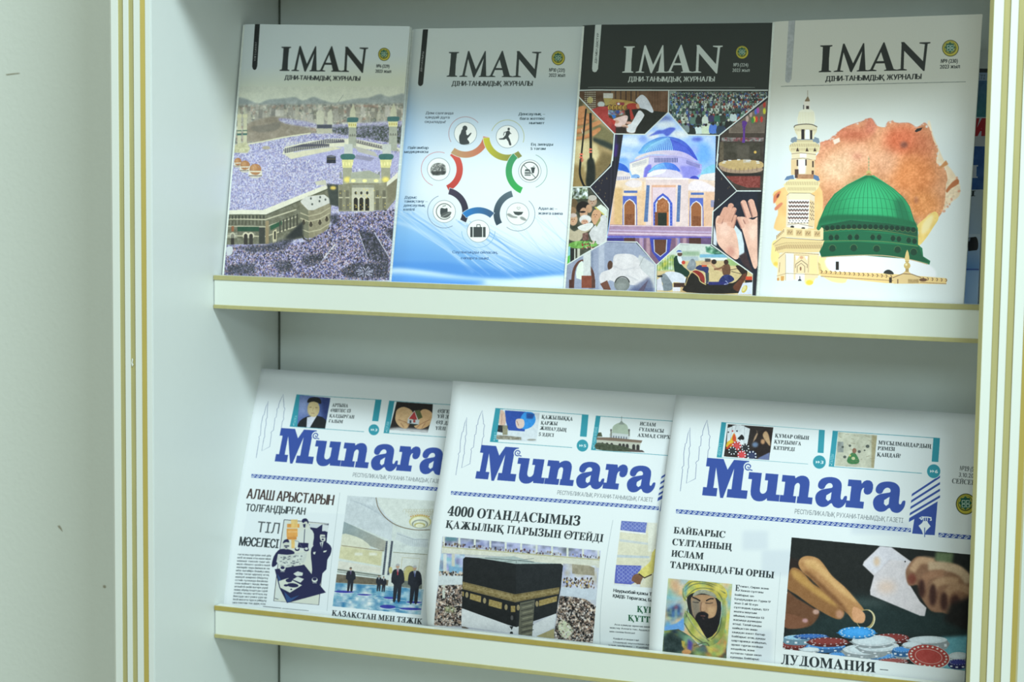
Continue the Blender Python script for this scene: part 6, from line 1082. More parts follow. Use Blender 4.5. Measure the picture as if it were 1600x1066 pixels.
    c.poly([(100, 200), (320, 210), (310, 380), (90, 380)], (160, 166, 206), sp=[(164, 170, 214), (196, 206, 220), (120, 126, 150), (150, 190, 206)], cell=40); c.rect(130, 205, 160, 390, (216, 220, 216)); c.rect(205, 205, 232, 390, (206, 206, 190)); c.poly([(180, 310), (300, 330), (300, 380), (180, 375)], (130, 176, 206), blur=3)
    c.poly([(1200, 290), (1500, 310), (1500, 520), (1190, 500)], (196, 200, 216), sp=[(206, 208, 224), (176, 180, 206), (190, 180, 150), (216, 220, 224)], cell=50); c.poly([(1280, 295), (1430, 310), (1480, 330), (1480, 400), (1280, 380)], (160, 152, 130), tex=12, cell=12)
    for i in range(90): x = R.uniform(90, 310); y = R.uniform(365, 400); c.ell(x, y, 7, 10, [(60, 56, 56), (206, 180, 150), (206, 206, 206)][int(R.integers(0, 3))], n=7)
    for i in range(110): x = R.uniform(1200, 1480); y = 440+R.uniform(-20, 70); c.ell(x, y, 7, 11, [(60, 56, 56), (196, 170, 110), (216, 214, 210), (120, 100, 90)][int(R.integers(0, 4))], n=7)
    c.poly([(80, 400), (310, 400), (310, 490), (80, 500)], (214, 222, 224), blur=3); c.poly([(1180, 500), (1500, 520), (1490, 620), (1180, 600)], (206, 216, 226), blur=4)
    for q in ([(90, 485), (310, 480), (300, 850), (30, 850)], [(1170, 580), (1300, 590), (1400, 610), (1500, 680), (1480, 1010), (1110, 1000)]):
        c.poly(q, (96, 84, 78), sp=[(50, 46, 46), (190, 170, 150), (110, 90, 80), (226, 214, 206), (34, 34, 36)], cell=9, blur=3)
    c.rect(122, 480, 146, 600, (206, 212, 200)); c.ell(190, 700, 50, 30, (176, 190, 140), blur=8, a=.7); c.poly([(1150, 850), (1200, 790), (1290, 880), (1250, 950), (1190, 950)], (216, 222, 190), smooth=2, blur=4, tex=14, cell=14)
    for _ in range(700):
        if R.random() < .4: x, y = R.uniform(60, 300), R.uniform(500, 850)
        else: x, y = R.uniform(1140, 1480), R.uniform(620, 990)
        c.ell(x, y, R.uniform(4, 9), R.uniform(4, 9), [(232, 226, 220), (40, 38, 40), (206, 176, 156), (150, 130, 120)][int(R.integers(0, 4))], a=.85, n=7)
    c.poly([(290, 840), (360, 870), (300, 880)], (110, 100, 90)); c.poly([(295, 690), (740, 850), (900, 850), (1140, 730), (1120, 860), (960, 945), (290, 850)], (226, 230, 232)); c.poly([(960, 940), (1120, 870), (1120, 960), (1050, 960)], (176, 166, 120))
    KB = (30, 33, 35)
    c.poly([(440, 235), (760, 225), (960, 280), (1190, 292), (780, 298), (330, 240)], (176, 190, 186)); c.stroke([(500, 240), (780, 262), (940, 276)], 5, (90, 100, 100)); c.stroke([(780, 262), (780, 292)], 4, (110, 120, 118)); c.stroke([(640, 280), (940, 245)], 4, (120, 130, 126))
    c.poly([(306, 250), (326, 232), (440, 240), (778, 294), (1180, 292), (1198, 310), (1180, 500), (1140, 735), (780, 858), (700, 835), (296, 690)], KB); c.poly([(778, 294), (1180, 292), (1198, 310), (1180, 500), (1140, 735), (780, 858)], (36, 40, 43))
    GD = (142, 126, 84)
    c.poly([(303, 452), (770, 565), (1168, 502), (1160, 562), (770, 636), (300, 518)], GD, tex=18, cell=6); c.stroke([(303, 460), (770, 572), (1168, 510)], 4, (96, 84, 56)); c.stroke([(301, 510), (770, 628), (1162, 556)], 4, (96, 84, 56)); c.stroke([(304, 484), (770, 600), (1166, 532)], 8, (176, 160, 112), a=.5)
    for p in ([(370, 556), (468, 582), (464, 638), (366, 608)], [(538, 608), (654, 640), (650, 698), (534, 666)], [(984, 620), (1146, 580), (1142, 628), (984, 672)], [(732, 668), (772, 668), (772, 724), (732, 724)], [(300, 540), (314, 542), (312, 584), (300, 580)]): c.poly(p, (166, 146, 92), tex=16, cell=6)
    for x, y in ((340, 570), (498, 622), (690, 680), (798, 684), (966, 650)): c.ell(x, y, 14, 26, (160, 146, 110))
    c.poly([(815, 640), (948, 612), (922, 940), (800, 935)], (104, 104, 90)); 
    for y in (650, 700, 750, 800, 850, 895): c.stroke([(822, y+12), (936, y-14)], 6, (60, 60, 54)); c.stroke([(835, y+34), (925, y+12)], 12, (150, 148, 124), a=.7, blur=1)
    c.ell(742, 775, 12, 22, (90, 90, 90)); c.poly([(720, 850), (740, 884), (756, 850)], (50, 54, 56)); c.ell(738, 912, 14, 14, (40, 44, 46))
    c.unclip()
    # right column
    c.Z(930, 800, 4.842); clipped(c, [(198, 68), (470, 86), (436, 576), (140, 556)])
    c.rect(120, 50, 500, 600, (226, 222, 196)); c.poly([(198, 68), (392, 80), (380, 160), (190, 138)], (106, 120, 190)); c.poly([(156, 402), (350, 408), (330, 520), (270, 550), (146, 540)], (98, 108, 190))
    for q, n in (((200, 92), 6), ((165, 425), 6)):
        for i in range(n):
            for j in range(2 if n and q[1] < 200 else 4): c.stroke([(q[0]+i*34, q[1]+j*30), (q[0]+15+i*34, q[1]-14+j*30), (q[0]+30+i*34, q[1]+2+j*30), (q[0]+15+i*34, q[1]+18+j*30), (q[0]+i*34, q[1]+j*30)], 4, (190, 200, 232), a=.7)
    c.poly([(186, 140), (385, 160), (385, 172), (184, 152)], (240, 240, 232)); c.poly([(184, 205), (440, 240), (440, 255), (184, 225)], (206, 212, 210)); c.poly([(165, 325), (410, 335), (410, 352), (163, 345)], (196, 206, 210)); c.rect(400, 80, 470, 300, (232, 232, 216)); c.poly([(140, 545), (280, 552), (270, 575), (138, 565)], (226, 232, 240))
    c.poly([(470, 280), (430, 310), (420, 370), (380, 410), (320, 465), (370, 500), (440, 470), (470, 430)], (228, 214, 120), smooth=2, tex=7, cell=20); c.poly([(380, 500), (470, 440), (470, 560), (380, 560)], (226, 222, 190)); c.poly([(275, 520), (290, 480), (330, 468), (362, 490), (350, 520), (330, 572), (310, 540)], (130, 92, 70), smooth=2); c.stroke([(330, 468), (372, 500), (428, 474)], 9, (60, 48, 40)); c.rect(280, 548, 340, 574, (222, 226, 232)); c.unclip()
    c.text('Наурызбай қажы ТАҒАНҰЛЫ', (138, 606), (590, 652), 24, TX, bold=.1); c.text('ҚМДБ Төрағасы, Бас мүфти', (134, 646), (560, 696), 24, TX, bold=.1)
    GR = (40, 96, 66); c.text('ҚҰРБАН', (316, 758), (560, 778), 46, GR, 't', bold=.04); c.text('ҚҰТТЫҚ', (248, 824), (520, 848), 46, GR, 't', bold=.04)
    for t, x, x1, y in (('Аса қамқор ерекше мейірімді', 146, 470, 858), ('мақтау Аллаға тән. Ардақты Пай', 112, 470, 882), ('мен сәлем болсын!', 110, 300, 910), ('Қадірлі отандастар!', 138, 330, 964), ('Сіздерді мұсылман қауым', 136, 460, 990), ('ұлық мейрамы – Құрбан айт', 100, 450, 1012)): c.text(t, (x, y), (x1, y+(x1-x)*.075), 13, (70, 78, 80), bold=.08)
    c.stroke([(134, 62), (38, 1000)], 3, (176, 186, 190))
    return c.image('newspaper_pilgrims', white=(240, 244, 238), albedo=.72)
def art_news_cards(m):
    c = m.canvas(WHT, 23); R = c.rng
    c.Z(0, 0, 1)
    for x, y, w_, h in ((1160, 830, 40, 30), (1190, 860, 60, 40), (1330, 815, 90, 20), (1180, 985, 26, 50)): c.rect(x, y, x+w_, y+h, (222, 230, 234), blur=2)
    masthead(c, c, None, None)
    c.Z(1110, 650, 8.421)
    teaser(c, [(146, 84), (1506, 190), (1480, 650), (84, 544)], None, [('ҚҰМАР ОЙЫН', (848, 282), (1294, 316), 48), ('ҚҰРДЫМҒА', (838, 362), (1190, 390), 48), ('КЕТІРЕДІ', (828, 442), (1108, 464), 46)], '3', 'ӨЗЕКТІ', bar=.046, tab=.943)
    clipped(c, [(230, 110), (828, 152), (772, 582), (178, 534)])
    c.rect(150, 90, 850, 600, (50, 42, 40)); 
    for p in ([(225, 160), (320, 130), (250, 400), (215, 380)], [(290, 130), (380, 110), (300, 420), (250, 400)], [(380, 112), (522, 170), (480, 420), (330, 370)], [(340, 120), (450, 130), (440, 380), (290, 400)]): c.poly(p, (224, 230, 232)); c.stroke(p, 2.5, (120, 126, 130), closed=True)
    c.ell(237, 215, 9, 11, (30, 30, 34)); c.ell(292, 200, 9, 11, (200, 50, 50)); c.ell(350, 200, 9, 11, (30, 30, 34)); c.poly([(355, 300), (380, 275), (412, 245), (440, 275), (446, 300), (430, 318), (400, 310), (390, 330), (380, 312)], (36, 36, 38), smooth=2)
    c.poly([(205, 400), (225, 340), (260, 320), (280, 280), (312, 225), (335, 280), (340, 320), (320, 400), (240, 420)], (232, 190, 60), smooth=2, tex=16, cell=20); c.poly([(290, 300), (312, 230), (338, 290), (330, 340), (300, 330)], (216, 84, 50), smooth=2, blur=3); c.poly([(200, 430), (260, 370), (300, 360), (230, 440)], (206, 70, 40), blur=3)
    def chip(x, y, r, k, n=8):
        c.ell(x, y, r, r, k)
        for i in range(n): a = i*2*math.pi/n+.3; c.ell(x+r*.82*math.cos(a), y+r*.82*math.sin(a), r*.19, r*.15, (232, 234, 236), rot=a)
        c.ell(x, y, r*.5, r*.5, tuple(min(255, v+18) for v in k))
    chip(345, 395, 62, (196, 64, 64)); chip(290, 460, 56, (30, 32, 34)); chip(460, 420, 54, (34, 36, 40)); chip(412, 515, 58, (206, 64, 66)); chip(545, 525, 66, (44, 52, 84))
    c.poly([(560, 400), (575, 320), (620, 240), (700, 180), (790, 200), (830, 300), (800, 520), (700, 560), (600, 480)], (44, 34, 32), smooth=2); c.poly([(690, 240), (730, 200), (770, 260), (790, 400), (740, 350), (700, 290)], (196, 160, 120), smooth=2, blur=4); c.poly([(560, 350), (580, 280), (620, 210), (600, 180), (625, 240), (600, 300)], (180, 150, 120), blur=4); c.ell(590, 380, 40, 34, (110, 130, 160), blur=10); c.ell(690, 340, 28, 34, (196, 150, 110), blur=6); c.poly([(620, 560), (700, 520), (780, 480), (772, 582), (640, 575)], (110, 120, 160), blur=3); c.unclip()
    c.Z(1290, 610, 4.845)
    teaser(c, [(54, 308), (866, 364), (846, 638), (24, 576)], None, [('МҰСЫЛМАНДАРДЫҢ', (398, 410), (798, 440), 29), ('РӘМІЗІ', (393, 452), (524, 460), 27), ('ҚАНДАЙ?', (388, 500), (566, 512), 28)], '6', 'ТАЛДЫ', bar=.05, tab=.94)
    clipped(c, [(96, 316), (390, 340), (366, 590), (70, 572)])
    c.rect(50, 300, 400, 600, (206, 206, 184), tex=12, cell=30); c.rect(90, 390, 135, 470, (150, 156, 150), tex=10, cell=8); c.poly([(350, 340), (392, 345), (368, 590), (345, 588)], (176, 166, 130), blur=3); c.poly([(190, 480), (220, 474), (240, 500), (256, 540), (230, 558), (180, 556), (162, 530)], (70, 130, 80), smooth=3); c.ell(218, 458, 16, 20, (150, 110, 90)); c.ell(210, 516, 14, 12, (206, 206, 160)); c.ell(185, 495, 8, 8, (206, 196, 120))
    for x, y, r in ((184, 420, 10), (255, 465, 12), (145, 505, 12), (318, 425, 14), (295, 455, 7), (130, 430, 9)): c.ell(x, y, r, r*.9, (90, 96, 90))
    for _ in range(22): x, y = R.uniform(90, 340), R.uniform(335, 580); c.stroke([(x, y), (x+R.uniform(10, 40), y+R.uniform(-10, 16))], 3, (150, 136, 110), a=.8)
    c.unclip()
    c.text('№19 (587)', (1016, 607), (1170, 620), 32, (80, 86, 88), 't'); c.text('3.10.2023', (1008, 655), (1160, 668), 32, (80, 86, 88)); c.text('СЕЙСЕНБІ', (956, 703), (1180, 722), 34, (80, 86, 88), 't'); emblem(c, 1062, 862, 76, 80)
    c.Z(1200, 810, 4.0); curl_line(c, (1066, 104), (1500, 140), 26, 11)
    # left story
    c.Z(1020, 810, 4.164)
    for t, a, b in (('БАЙБАРЫС', (134, 98), (468, 128)), ('СҰЛТАННЫҢ', (126, 174), (512, 208)), ('ИСЛАМ', (120, 249), (328, 268)), ('ТАРИХЫНДАҒЫ ОРНЫ', (112, 322), (788, 392))): c.text(t, a, b, 42, TX, 't', bold=.04)
    c.Z(1030, 890, 6.66); clipped(c, [(94, 92), (762, 152), (700, 932), (34, 856)])
    c.rect(20, 70, 800, 960, (170, 200, 206), sp=[(150, 196, 214), (206, 200, 180), (120, 176, 206), (190, 206, 160), (214, 190, 150)], cell=44); c.poly([(620, 140), (770, 150), (710, 700), (660, 500), (680, 300)], (196, 206, 120), sp=[(206, 206, 110), (176, 200, 150), (216, 200, 150), (150, 190, 190)], cell=40); c.poly([(100, 90), (220, 100), (200, 260), (140, 240)], (222, 170, 130), blur=24, a=.8); c.poly([(70, 420), (220, 350), (250, 500), (90, 530)], (90, 110, 150), blur=16, sp=[(90, 120, 160), (130, 90, 110), (150, 170, 150), (60, 80, 110)], cell=26)
    c.poly([(50, 600), (180, 560), (260, 500), (260, 640), (60, 640)], (110, 166, 226), blur=6); c.poly([(40, 640), (200, 620), (330, 700), (420, 800), (620, 700), (700, 760), (700, 940), (34, 860)], (120, 130, 90), sp=[(70, 84, 70), (176, 176, 90), (96, 120, 110), (150, 100, 70), (60, 70, 90), (120, 150, 120)], cell=50)
    c.poly([(36, 700), (140, 650), (240, 740), (260, 860), (36, 860)], (44, 60, 60), blur=10, tex=14, cell=20); c.poly([(300, 720), (350, 760), (340, 850), (290, 830)], (84, 76, 160), blur=10); c.ell(285, 860, 50, 26, (206, 150, 96), blur=4); c.poly([(230, 740), (270, 750), (260, 820), (240, 800)], (190, 170, 80), blur=3)
    c.poly([(600, 560), (700, 650), (690, 860), (560, 900), (480, 780)], (190, 176, 90), smooth=2, blur=8, sp=[(206, 190, 96), (150, 170, 100), (196, 150, 90)], cell=40)
    # head
    c.poly([(290, 280), (340, 240), (470, 230), (590, 260), (640, 340), (640, 480), (600, 640), (500, 720), (420, 660), (340, 520), (300, 400)], (34, 34, 36), smooth=2)
    c.poly([(330, 330), (350, 280), (460, 262), (570, 290), (600, 360), (596, 440), (560, 520), (480, 600), (400, 560), (350, 470)], (176, 138, 104), smooth=3); c.poly([(330, 330), (380, 300), (420, 320), (430, 450), (390, 540), (350, 470)], (120, 120, 112), blur=14, a=.7); c.poly([(500, 390), (590, 390), (570, 500), (500, 480)], (206, 166, 124), blur=14); c.ell(470, 300, 80, 22, (190, 150, 110), blur=10); c.ell(460, 400, 26, 50, (196, 156, 120), blur=8)
    c.stroke([(345, 290), (390, 306), (428, 330)], 14, (34, 30, 32), smooth=3); c.stroke([(488, 328), (530, 306), (566, 306)], 13, (34, 30, 32), smooth=3); c.stroke([(350, 338), (390, 346), (414, 340)], 6, (40, 36, 38), smooth=3); c.stroke([(482, 350), (520, 354), (560, 346)], 6, (40, 36, 38), smooth=3); c.stroke([(440, 340), (430, 420), (450, 444), (480, 436)], 7, (110, 76, 60), smooth=3, blur=2)
    c.poly([(375, 500), (400, 455), (440, 440), (480, 446), (512, 470), (510, 510), (560, 500), (610, 470), (625, 560), (580, 650), (520, 710), (470, 680), (420, 610), (380, 560)], (26, 24, 28), smooth=3, blur=2); c.stroke([(430, 482), (480, 486)], 9, (130, 84, 76), blur=2); c.stroke([(450, 500), (470, 520)], 12, (70, 50, 50), blur=4); c.poly([(350, 470), (400, 560), (480, 680), (460, 700), (380, 600)], (60, 44, 40), blur=4)
    # turban and scarf
    c.poly([(262, 330), (240, 250), (260, 170), (330, 110), (450, 110), (560, 130), (640, 160), (700, 220), (706, 290), (650, 340), (600, 300), (540, 260), (440, 232), (340, 250), (290, 290)], (196, 186, 90), smooth=3, sp=[(206, 196, 90), (150, 176, 130), (222, 210, 120), (170, 160, 80)], cell=46)
    for p in ([(262, 230), (350, 160), (480, 150), (620, 210), (690, 250)], [(270, 190), (340, 130), (430, 130)], [(280, 290), (370, 210), (480, 195), (600, 230), (660, 320)], [(420, 120), (540, 150), (660, 200)], [(250, 200), (250, 280), (290, 330)]): c.stroke(p, 7, (70, 90, 76), smooth=4, blur=1.5)
    c.poly([(350, 280), (380, 230), (450, 208), (540, 232), (590, 270), (590, 300), (520, 268), (440, 250)], (160, 160, 140), smooth=3, tex=14, cell=14); c.poly([(250, 200), (300, 140), (290, 260), (262, 300)], (80, 150, 180), blur=10, a=.7); c.ell(610, 200, 50, 40, (222, 206, 100), blur=16)
    c.poly([(270, 430), (330, 470), (400, 560), (470, 680), (520, 740), (560, 720), (640, 560), (655, 330), (690, 300), (700, 500), (660, 700), (560, 790), (470, 790), (350, 720), (260, 560)], (160, 176, 96), smooth=2, sp=[(176, 184, 96), (120, 160, 130), (206, 196, 120), (140, 150, 80)], cell=50)
    for p in ([(275, 450), (340, 560), (440, 680), (520, 745)], [(260, 560), (340, 680), (450, 760)], [(650, 500), (620, 640), (540, 730)], [(300, 400), (280, 500)], [(360, 800), (480, 760), (520, 800)]): c.stroke(p, 8, (70, 76, 56), smooth=3, blur=2)
    c.stroke([(276, 440), (370, 600), (500, 740)], 9, (206, 214, 160), smooth=3, blur=2, a=.8); c.unclip()
    c.text('Е', (790, 222), (838, 226), 62, TX, 't')
    for i, (t, x1) in enumerate((('гипет, Сирия және', 1140), ('Хижаз сұлтаны', 1082), ('Бәйбарыс ал-', 990), ('Бундуқдари ат-Түрки 17', 1160), ('жыл 2 ай 12 күн', 1026), ('сұлтандық құрып, 1277', 1142), ('жылғы маусым', 1014), ('айының соңында 52', 1092), ('жасында дүниеден', 1064), ('өтеді. Талай қанды', 1062), ('шайқастан аман', 1020), ('шыққан өжет батыр', 1100), ('Бәйбарыс атақ-даңқы', 1102), ('шартарапқа жайылып,', 1116), ('әрлеп тұрған кезінде', 1080), ('кездейсоқ және', 992), ('күтпеген түрде ажал', 1062), ('құшады. Бәйбарыс', 1040), ('билігінің Зауалы', 1040))):
        x = (846 if i < 2 else 788-(i-2)*3.1); y = 186+i*43.2; c.text(t, (x, y), (x1, y+(x1-x)*.085), 20, (60, 66, 68), bold=.1)
    c.stroke([(1262, 30), (1200, 1000)], 3, (180, 190, 192))
    # photograph of the card table
    c.Z(1200, 810, 4.0); clipped(c, [(148, 120), (1290, 230), (1290, 960), (92, 816)])
    c.rect(60, 90, 1320, 1000, (30, 33, 32)); c.poly([(560, 480), (900, 560), (1300, 620), (1300, 760), (90, 740), (400, 560)], (32, 50, 50), blur=30); c.ell(620, 530, 130, 22, (62, 76, 74), blur=20); c.poly([(1050, 210), (1160, 215), (1150, 300), (1040, 270)], (110, 128, 92), blur=8)
    c.poly([(1080, 745), (1290, 730), (1290, 960), (1000, 940)], (110, 176, 190), blur=8, tex=8, cell=30)
    # left hand
    S1, S2 = (190, 140, 90), (150, 104, 62)
    c.poly([(130, 240), (160, 250), (210, 260), (250, 330), (200, 330), (130, 420)], (40, 30, 26), blur=8)
    c.poly([(110, 460), (180, 500), (280, 560), (322, 590), (300, 640), (250, 680), (150, 690), (106, 660)], (112, 74, 50), smooth=3, blur=3); c.poly([(100, 600), (180, 610), (250, 640), (245, 670), (180, 690), (100, 680)], (128, 84, 60), smooth=3, blur=2); c.ell(232, 640, 18, 13, (196, 150, 150), blur=3); c.ell(300, 585, 20, 16, (196, 156, 140), blur=4)
    c.poly([(120, 380), (150, 310), (210, 330), (280, 410), (380, 470), (470, 570), (470, 615), (440, 632), (380, 610), (270, 545), (180, 480), (120, 440)], S2, smooth=3, blur=1.5); c.poly([(150, 320), (210, 345), (290, 425), (380, 480), (440, 550), (380, 530), (260, 450), (160, 370)], (196, 150, 84), smooth=3, blur=9); c.ell(448, 600, 24, 26, (196, 146, 116), blur=6)
    c.poly([(190, 290), (205, 250), (250, 235), (310, 250), (350, 290), (400, 360), (480, 430), (550, 510), (600, 570), (612, 620), (590, 655), (540, 650), (500, 600), (440, 545), (360, 470), (270, 380), (220, 340)], S1, smooth=3, blur=1.5); c.poly([(230, 260), (300, 262), (350, 310), (410, 380), (490, 450), (560, 530), (500, 500), (400, 420), (320, 340), (240, 300)], (222, 176, 116), smooth=3, blur=9); c.poly([(220, 330), (270, 380), (360, 470), (440, 545), (500, 600), (470, 540), (360, 430), (260, 340)], (130, 86, 52), smooth=3, blur=8); c.poly([(525, 590), (545, 568), (590, 580), (605, 620), (590, 652), (545, 645)], (228, 170, 130), smooth=3, blur=2); c.poly([(536, 588), (575, 575), (596, 620), (575, 640)], (240, 196, 160), smooth=3, blur=5); c.ell(606, 622, 12, 36, (214, 140, 90), blur=2)
    c.ell(612, 632, 58, 64, (176, 160, 110), rot=.5); c.ell(606, 630, 48, 56, (34, 46, 46), rot=.5); c.arc(610, 632, 56, -70, 60, 7, (222, 214, 176), ry=62); c.poly([(530, 560), (560, 560), (606, 600), (600, 650), (560, 655), (530, 630)], (222, 164, 120), smooth=3, blur=2)
    # cards and right hand
    c.poly([(700, 176), (770, 182), (900, 275), (870, 390), (950, 520), (990, 560), (980, 612), (950, 610), (640, 480), (638, 450), (662, 360), (592, 292), (600, 270)], (226, 218, 220), blur=1.5); c.poly([(700, 176), (770, 182), (880, 270), (760, 260), (670, 350), (594, 292)], (228, 224, 230), blur=4); c.ell(680, 270, 18, 30, (226, 196, 166), blur=8); c.ell(740, 430, 60, 40, (232, 206, 190), blur=22); c.stroke([(665, 360), (760, 262), (800, 250)], 4, (206, 200, 206), blur=3); c.ell(857, 271, 5, 5, (60, 60, 60))
    c.poly([(860, 340), (880, 290), (930, 240), (1000, 250), (1080, 280), (1180, 290), (1260, 350), (1290, 400), (1290, 560), (1200, 540), (1140, 600), (1090, 590), (1020, 580), (960, 500), (940, 420), (880, 420)], (150, 110, 84), smooth=3, blur=3)
    for p, w_, k in (([(900, 330), (950, 265), (1040, 270)], 44, (206, 166, 130)), ([(1000, 300), (1100, 300), (1200, 330), (1260, 400)], 56, (214, 184, 150)), ([(960, 440), (985, 370), (1040, 350), (1100, 345)], 46, (176, 130, 100)), ([(1020, 480), (1050, 410), (1120, 390), (1190, 400)], 50, (196, 156, 120)), ([(1100, 520), (1130, 450), (1200, 430), (1260, 460)], 46, (186, 146, 112))): c.stroke(p, w_, k, smooth=4, blur=7)
    for x, y, rx, ry in ((960, 440, 22, 60), (1030, 480, 24, 70), (1100, 520, 24, 60), (1170, 520, 30, 40)): c.ell(x, y, rx, ry, (70, 40, 34), blur=9)
    c.ell(900, 380, 26, 34, (130, 70, 56), blur=6); c.poly([(1140, 540), (1290, 480), (1290, 720), (1100, 640)], (26, 24, 24), blur=14)
    # chips
    def stack(x, y, rx, ry, th, k, e=(226, 230, 234)):
        c.poly([(x-rx, y), (x+rx, y+2), (x+rx, y+th+2), (x+rx*.7, y+th+ry*.7), (x, y+th+ry), (x-rx*.7, y+th+ry*.7), (x-rx, y+th)], tuple(v*.72 for v in k), smooth=2); c.ell(x, y, rx, ry, k)
        n = 18
        for i in range(n):
            a = i*2*math.pi/n; c.ell(x+rx*.86*math.cos(a), y+ry*.86*math.sin(a), rx*.05, ry*.10, e, a=.9)
            if 0 < a < math.pi and i % 2: c.rect(x+rx*math.cos(a)*.97-8, y+ry*math.sin(a)+th*.35, x+rx*math.cos(a)*.97+8, y+ry*math.sin(a)+th*.7, e)
        c.ell(x, y, rx*.7, ry*.66, tuple(min(255, v*1.05+4) for v in k))
    WC, BC, RC = (206, 218, 222), (74, 140, 206), (132, 56, 52)
    stack(160, 790, 80, 20, 18, RC); stack(190, 745, 90, 16, 34, (150, 196, 220)); stack(270, 735, 100, 12, 12, (60, 110, 180)); stack(360, 800, 125, 18, 24, BC); stack(375, 768, 122, 22, 16, RC); stack(440, 850, 60, 12, 10, BC); stack(260, 820, 60, 14, 10, WC)
    stack(770, 745, 110, 24, 18, RC); stack(1000, 760, 120, 24, 50, WC); stack(820, 840, 110, 26, 22, WC); stack(700, 860, 90, 18, 20, (90, 150, 210)); stack(610, 820, 140, 34, 26, WC); stack(690, 800, 130, 34, 20, WC); stack(660, 765, 136, 34, 16, WC); stack(840, 820, 60, 18, 30, BC); stack(900, 790, 60, 18, 10, WC)
    stack(556, 712, 116, 34, 10, (64, 156, 226)); stack(1190, 860, 60, 24, 14, WC); stack(1190, 900, 60, 18, 26, (56, 60, 130)); stack(780, 890, 90, 14, 14, (150, 84, 80))
    c.ell(1006, 866, 133, 74, (222, 214, 206), rot=.16); c.ell(1004, 864, 130, 72, (170, 66, 60), rot=.16)
    for i in range(22):
        a = i*2*math.pi/22; x, y = 1004+112*math.cos(a), 864+61*math.sin(a); x, y = 1004+(x-1004)*math.cos(.16)-(y-864)*math.sin(.16), 864+(x-1004)*math.sin(.16)+(y-864)*math.cos(.16); c.poly([(x-9, y), (x, y-7), (x+9, y), (x, y+7)], (226, 226, 216))
    c.ell(1004, 864, 86, 46, (222, 206, 196), rot=.16); c.ell(1004, 864, 83, 43.5, (176, 70, 64), rot=.16)
    c.unclip(); c.text('ЛУДОМАНИЯ –', (82, 912), (750, 972), 62, TX, 't', bold=.03)
    return c.image('newspaper_cards', white=(240, 244, 238), albedo=.72)
# ------------------------------------------------------------------ brochures standing behind the last journal
def art_brochure_back(m):
    c = m.canvas((150, 176, 206), 31, 420); c.Z(1480, 60, 2.54)
    c.rect(-400, 0, 400, 108, (206, 216, 214)); c.rect(-400, 107, 400, 120, (40, 50, 60)); c.text('ӘДЕБИЕТІ', (60, 140), (150, 142), 14, (80, 92, 100)); c.rect(-400, 147, 400, 275, (72, 110, 156), g=((0, 147), (0, 275), (70, 140, 150)), tex=8, cell=30)
    c.rect(-400, 272, 400, 378, (206, 214, 220)); c.text('ҒЫЛЫМА', (-120, 346), (150, 340), 56, (190, 50, 60), slant=.25, bold=.2); c.rect(-400, 378, 400, 560, (58, 104, 172), tex=8, cell=30); c.text('ДІНІ', (20, 500), (118, 498), 40, (206, 216, 226), bold=.2)
    c.rect(-400, 545, 400, 700, (206, 214, 212))
    return c.image('brochure_back')
def art_brochure_front(m):
    c = m.canvas((196, 212, 222), 32, 420); c.Z(1480, 60, 2.54)
    c.rect(-400, 590, 400, 770, (196, 212, 224), g=((0, 600), (0, 765), (176, 202, 226))); c.text('ТҮРЛЕРІ', (-60, 628), (108, 624), 14, (40, 50, 56), bold=.2)
    c.rect(-400, 766, 400, 906, (206, 222, 234), g=((0, 766), (0, 906), (110, 160, 220))); c.text('10', (84, 832), (118, 828), 36, (30, 34, 40), bold=.25); c.rect(-400, 903, 400, 909, (40, 70, 160)); c.rect(-400, 909, 400, 1200, (112, 160, 222)); c.poly([(60, 909), (140, 909), (140, 1100), (40, 1100), (70, 1000)], (150, 190, 236), blur=3)
    return c.image('brochure_front')
GB = 'brochures tucked behind the last journal'
B1 = Mag((1458, 83), (1549, 79), (1536, 478), (1420, 474), .032); ob = B1.build(art_brochure_back(B1), 'brochure_back', 'tall blue brochure with red slanted lettering, hindmost at right end of upper shelf', GB, .0022)
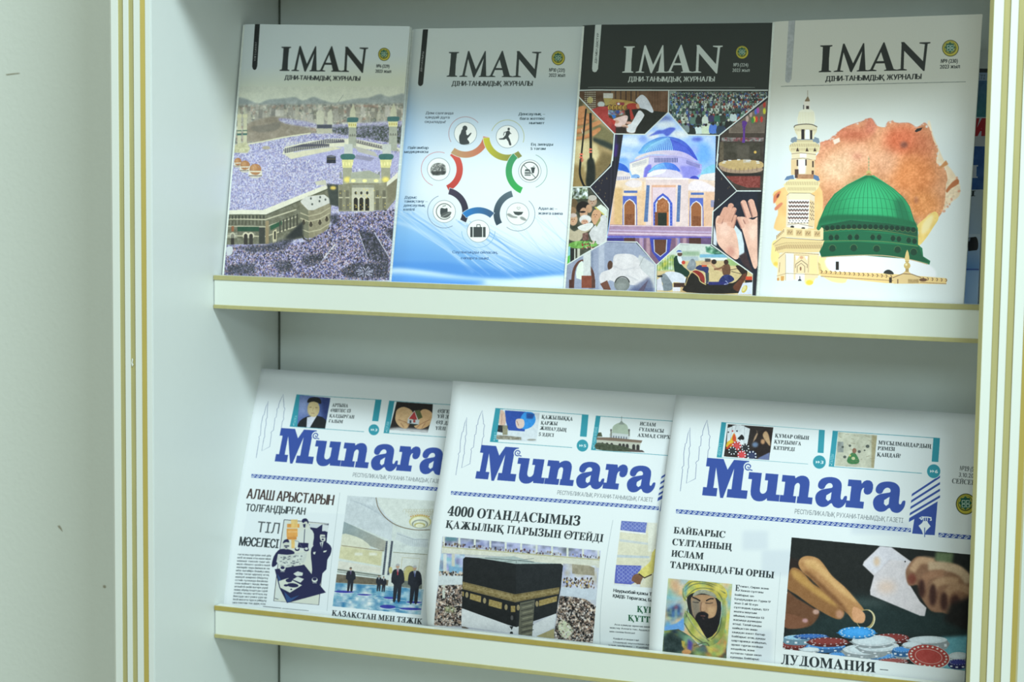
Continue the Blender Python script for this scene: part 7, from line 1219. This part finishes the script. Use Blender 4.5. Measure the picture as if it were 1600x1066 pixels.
B2 = Mag((1432, 300), (1535.5, 296), (1527.5, 476), (1412, 474), .014); of = B2.build(art_brochure_front(B2), 'brochure_front', 'short pale blue brochure marked 10, directly behind the green dome journal', GB, .0022)
for o_ in (ob, of): o_['category'] = 'brochure'; o_.name = 'brochure'
# ------------------------------------------------------------------ journals and newspapers
JOURNALS = [('courtyard_journal', art_courtyard, 'journal with photograph of crowded mosque courtyard, leaning at left end of upper shelf'),
            ('health_journal', art_health, 'pale blue journal with seven round icons joined by coloured arcs on upper shelf'),
            ('star_journal', art_star, 'black topped journal with star of photographs around blue domed mosque on shelf'),
            ('dome_journal', art_dome, 'cream journal with green dome and minaret on orange watercolour on upper shelf')]
for m, (nm, art, lab) in zip(MG, JOURNALS): m.build(art(m), nm, lab, GM).name = 'magazine'
REF3 = NP[2].canvas(WHT)
PAPERS = [(lambda m: art_news_scholar(m, REF3), 'newspaper with men in suits on blue carpet, at left end of lower shelf'),
          (lambda m: art_news_pilgrims(m, REF3), 'newspaper with large black cube shrine and crowds, middle one of lower shelf'),
          (art_news_cards, 'newspaper with hands, playing cards and poker chips, rightmost on lower shelf')]
for m, (art, lab) in zip(NP, PAPERS): m.build(art(m), lab, GN)
# ------------------------------------------------------------------ small marks
wall = bpy.data.objects['wall_back']
def blob(name, pts, Y, th, mt, parent):
    P = [at_y(x, y, Y) for x, y in pts]; n = len(P); vs = [(p[0], p[1]-th, p[2]) for p in P]+[(p[0], p[1]+.0002, p[2]) for p in P]
    o = link(name, vs, [tuple(range(n))[::-1]]+[(i, (i+1) % n, n+(i+1) % n, n+i) for i in range(n)], mt, parent); return o
for pts in ([(9, 116), (20, 114.5), (31, 113.8), (30, 115.5), (20, 116.6), (11, 118)], [(90, 822), (93, 821), (96, 825), (98, 831), (95, 828), (92, 825)], [(161, 915), (164, 914.5), (166, 917), (164.5, 919.5), (161.5, 918.5)]):
    blob('scuff_mark', pts, .30, .0004, M_STAIN, wall)
blob('paint_chip', [(206.5, 560), (208, 562), (207, 567), (208.6, 570), (206.6, 573), (205.4, 568)], .0005, .0003, M_STILE, bpy.data.objects['stile'])
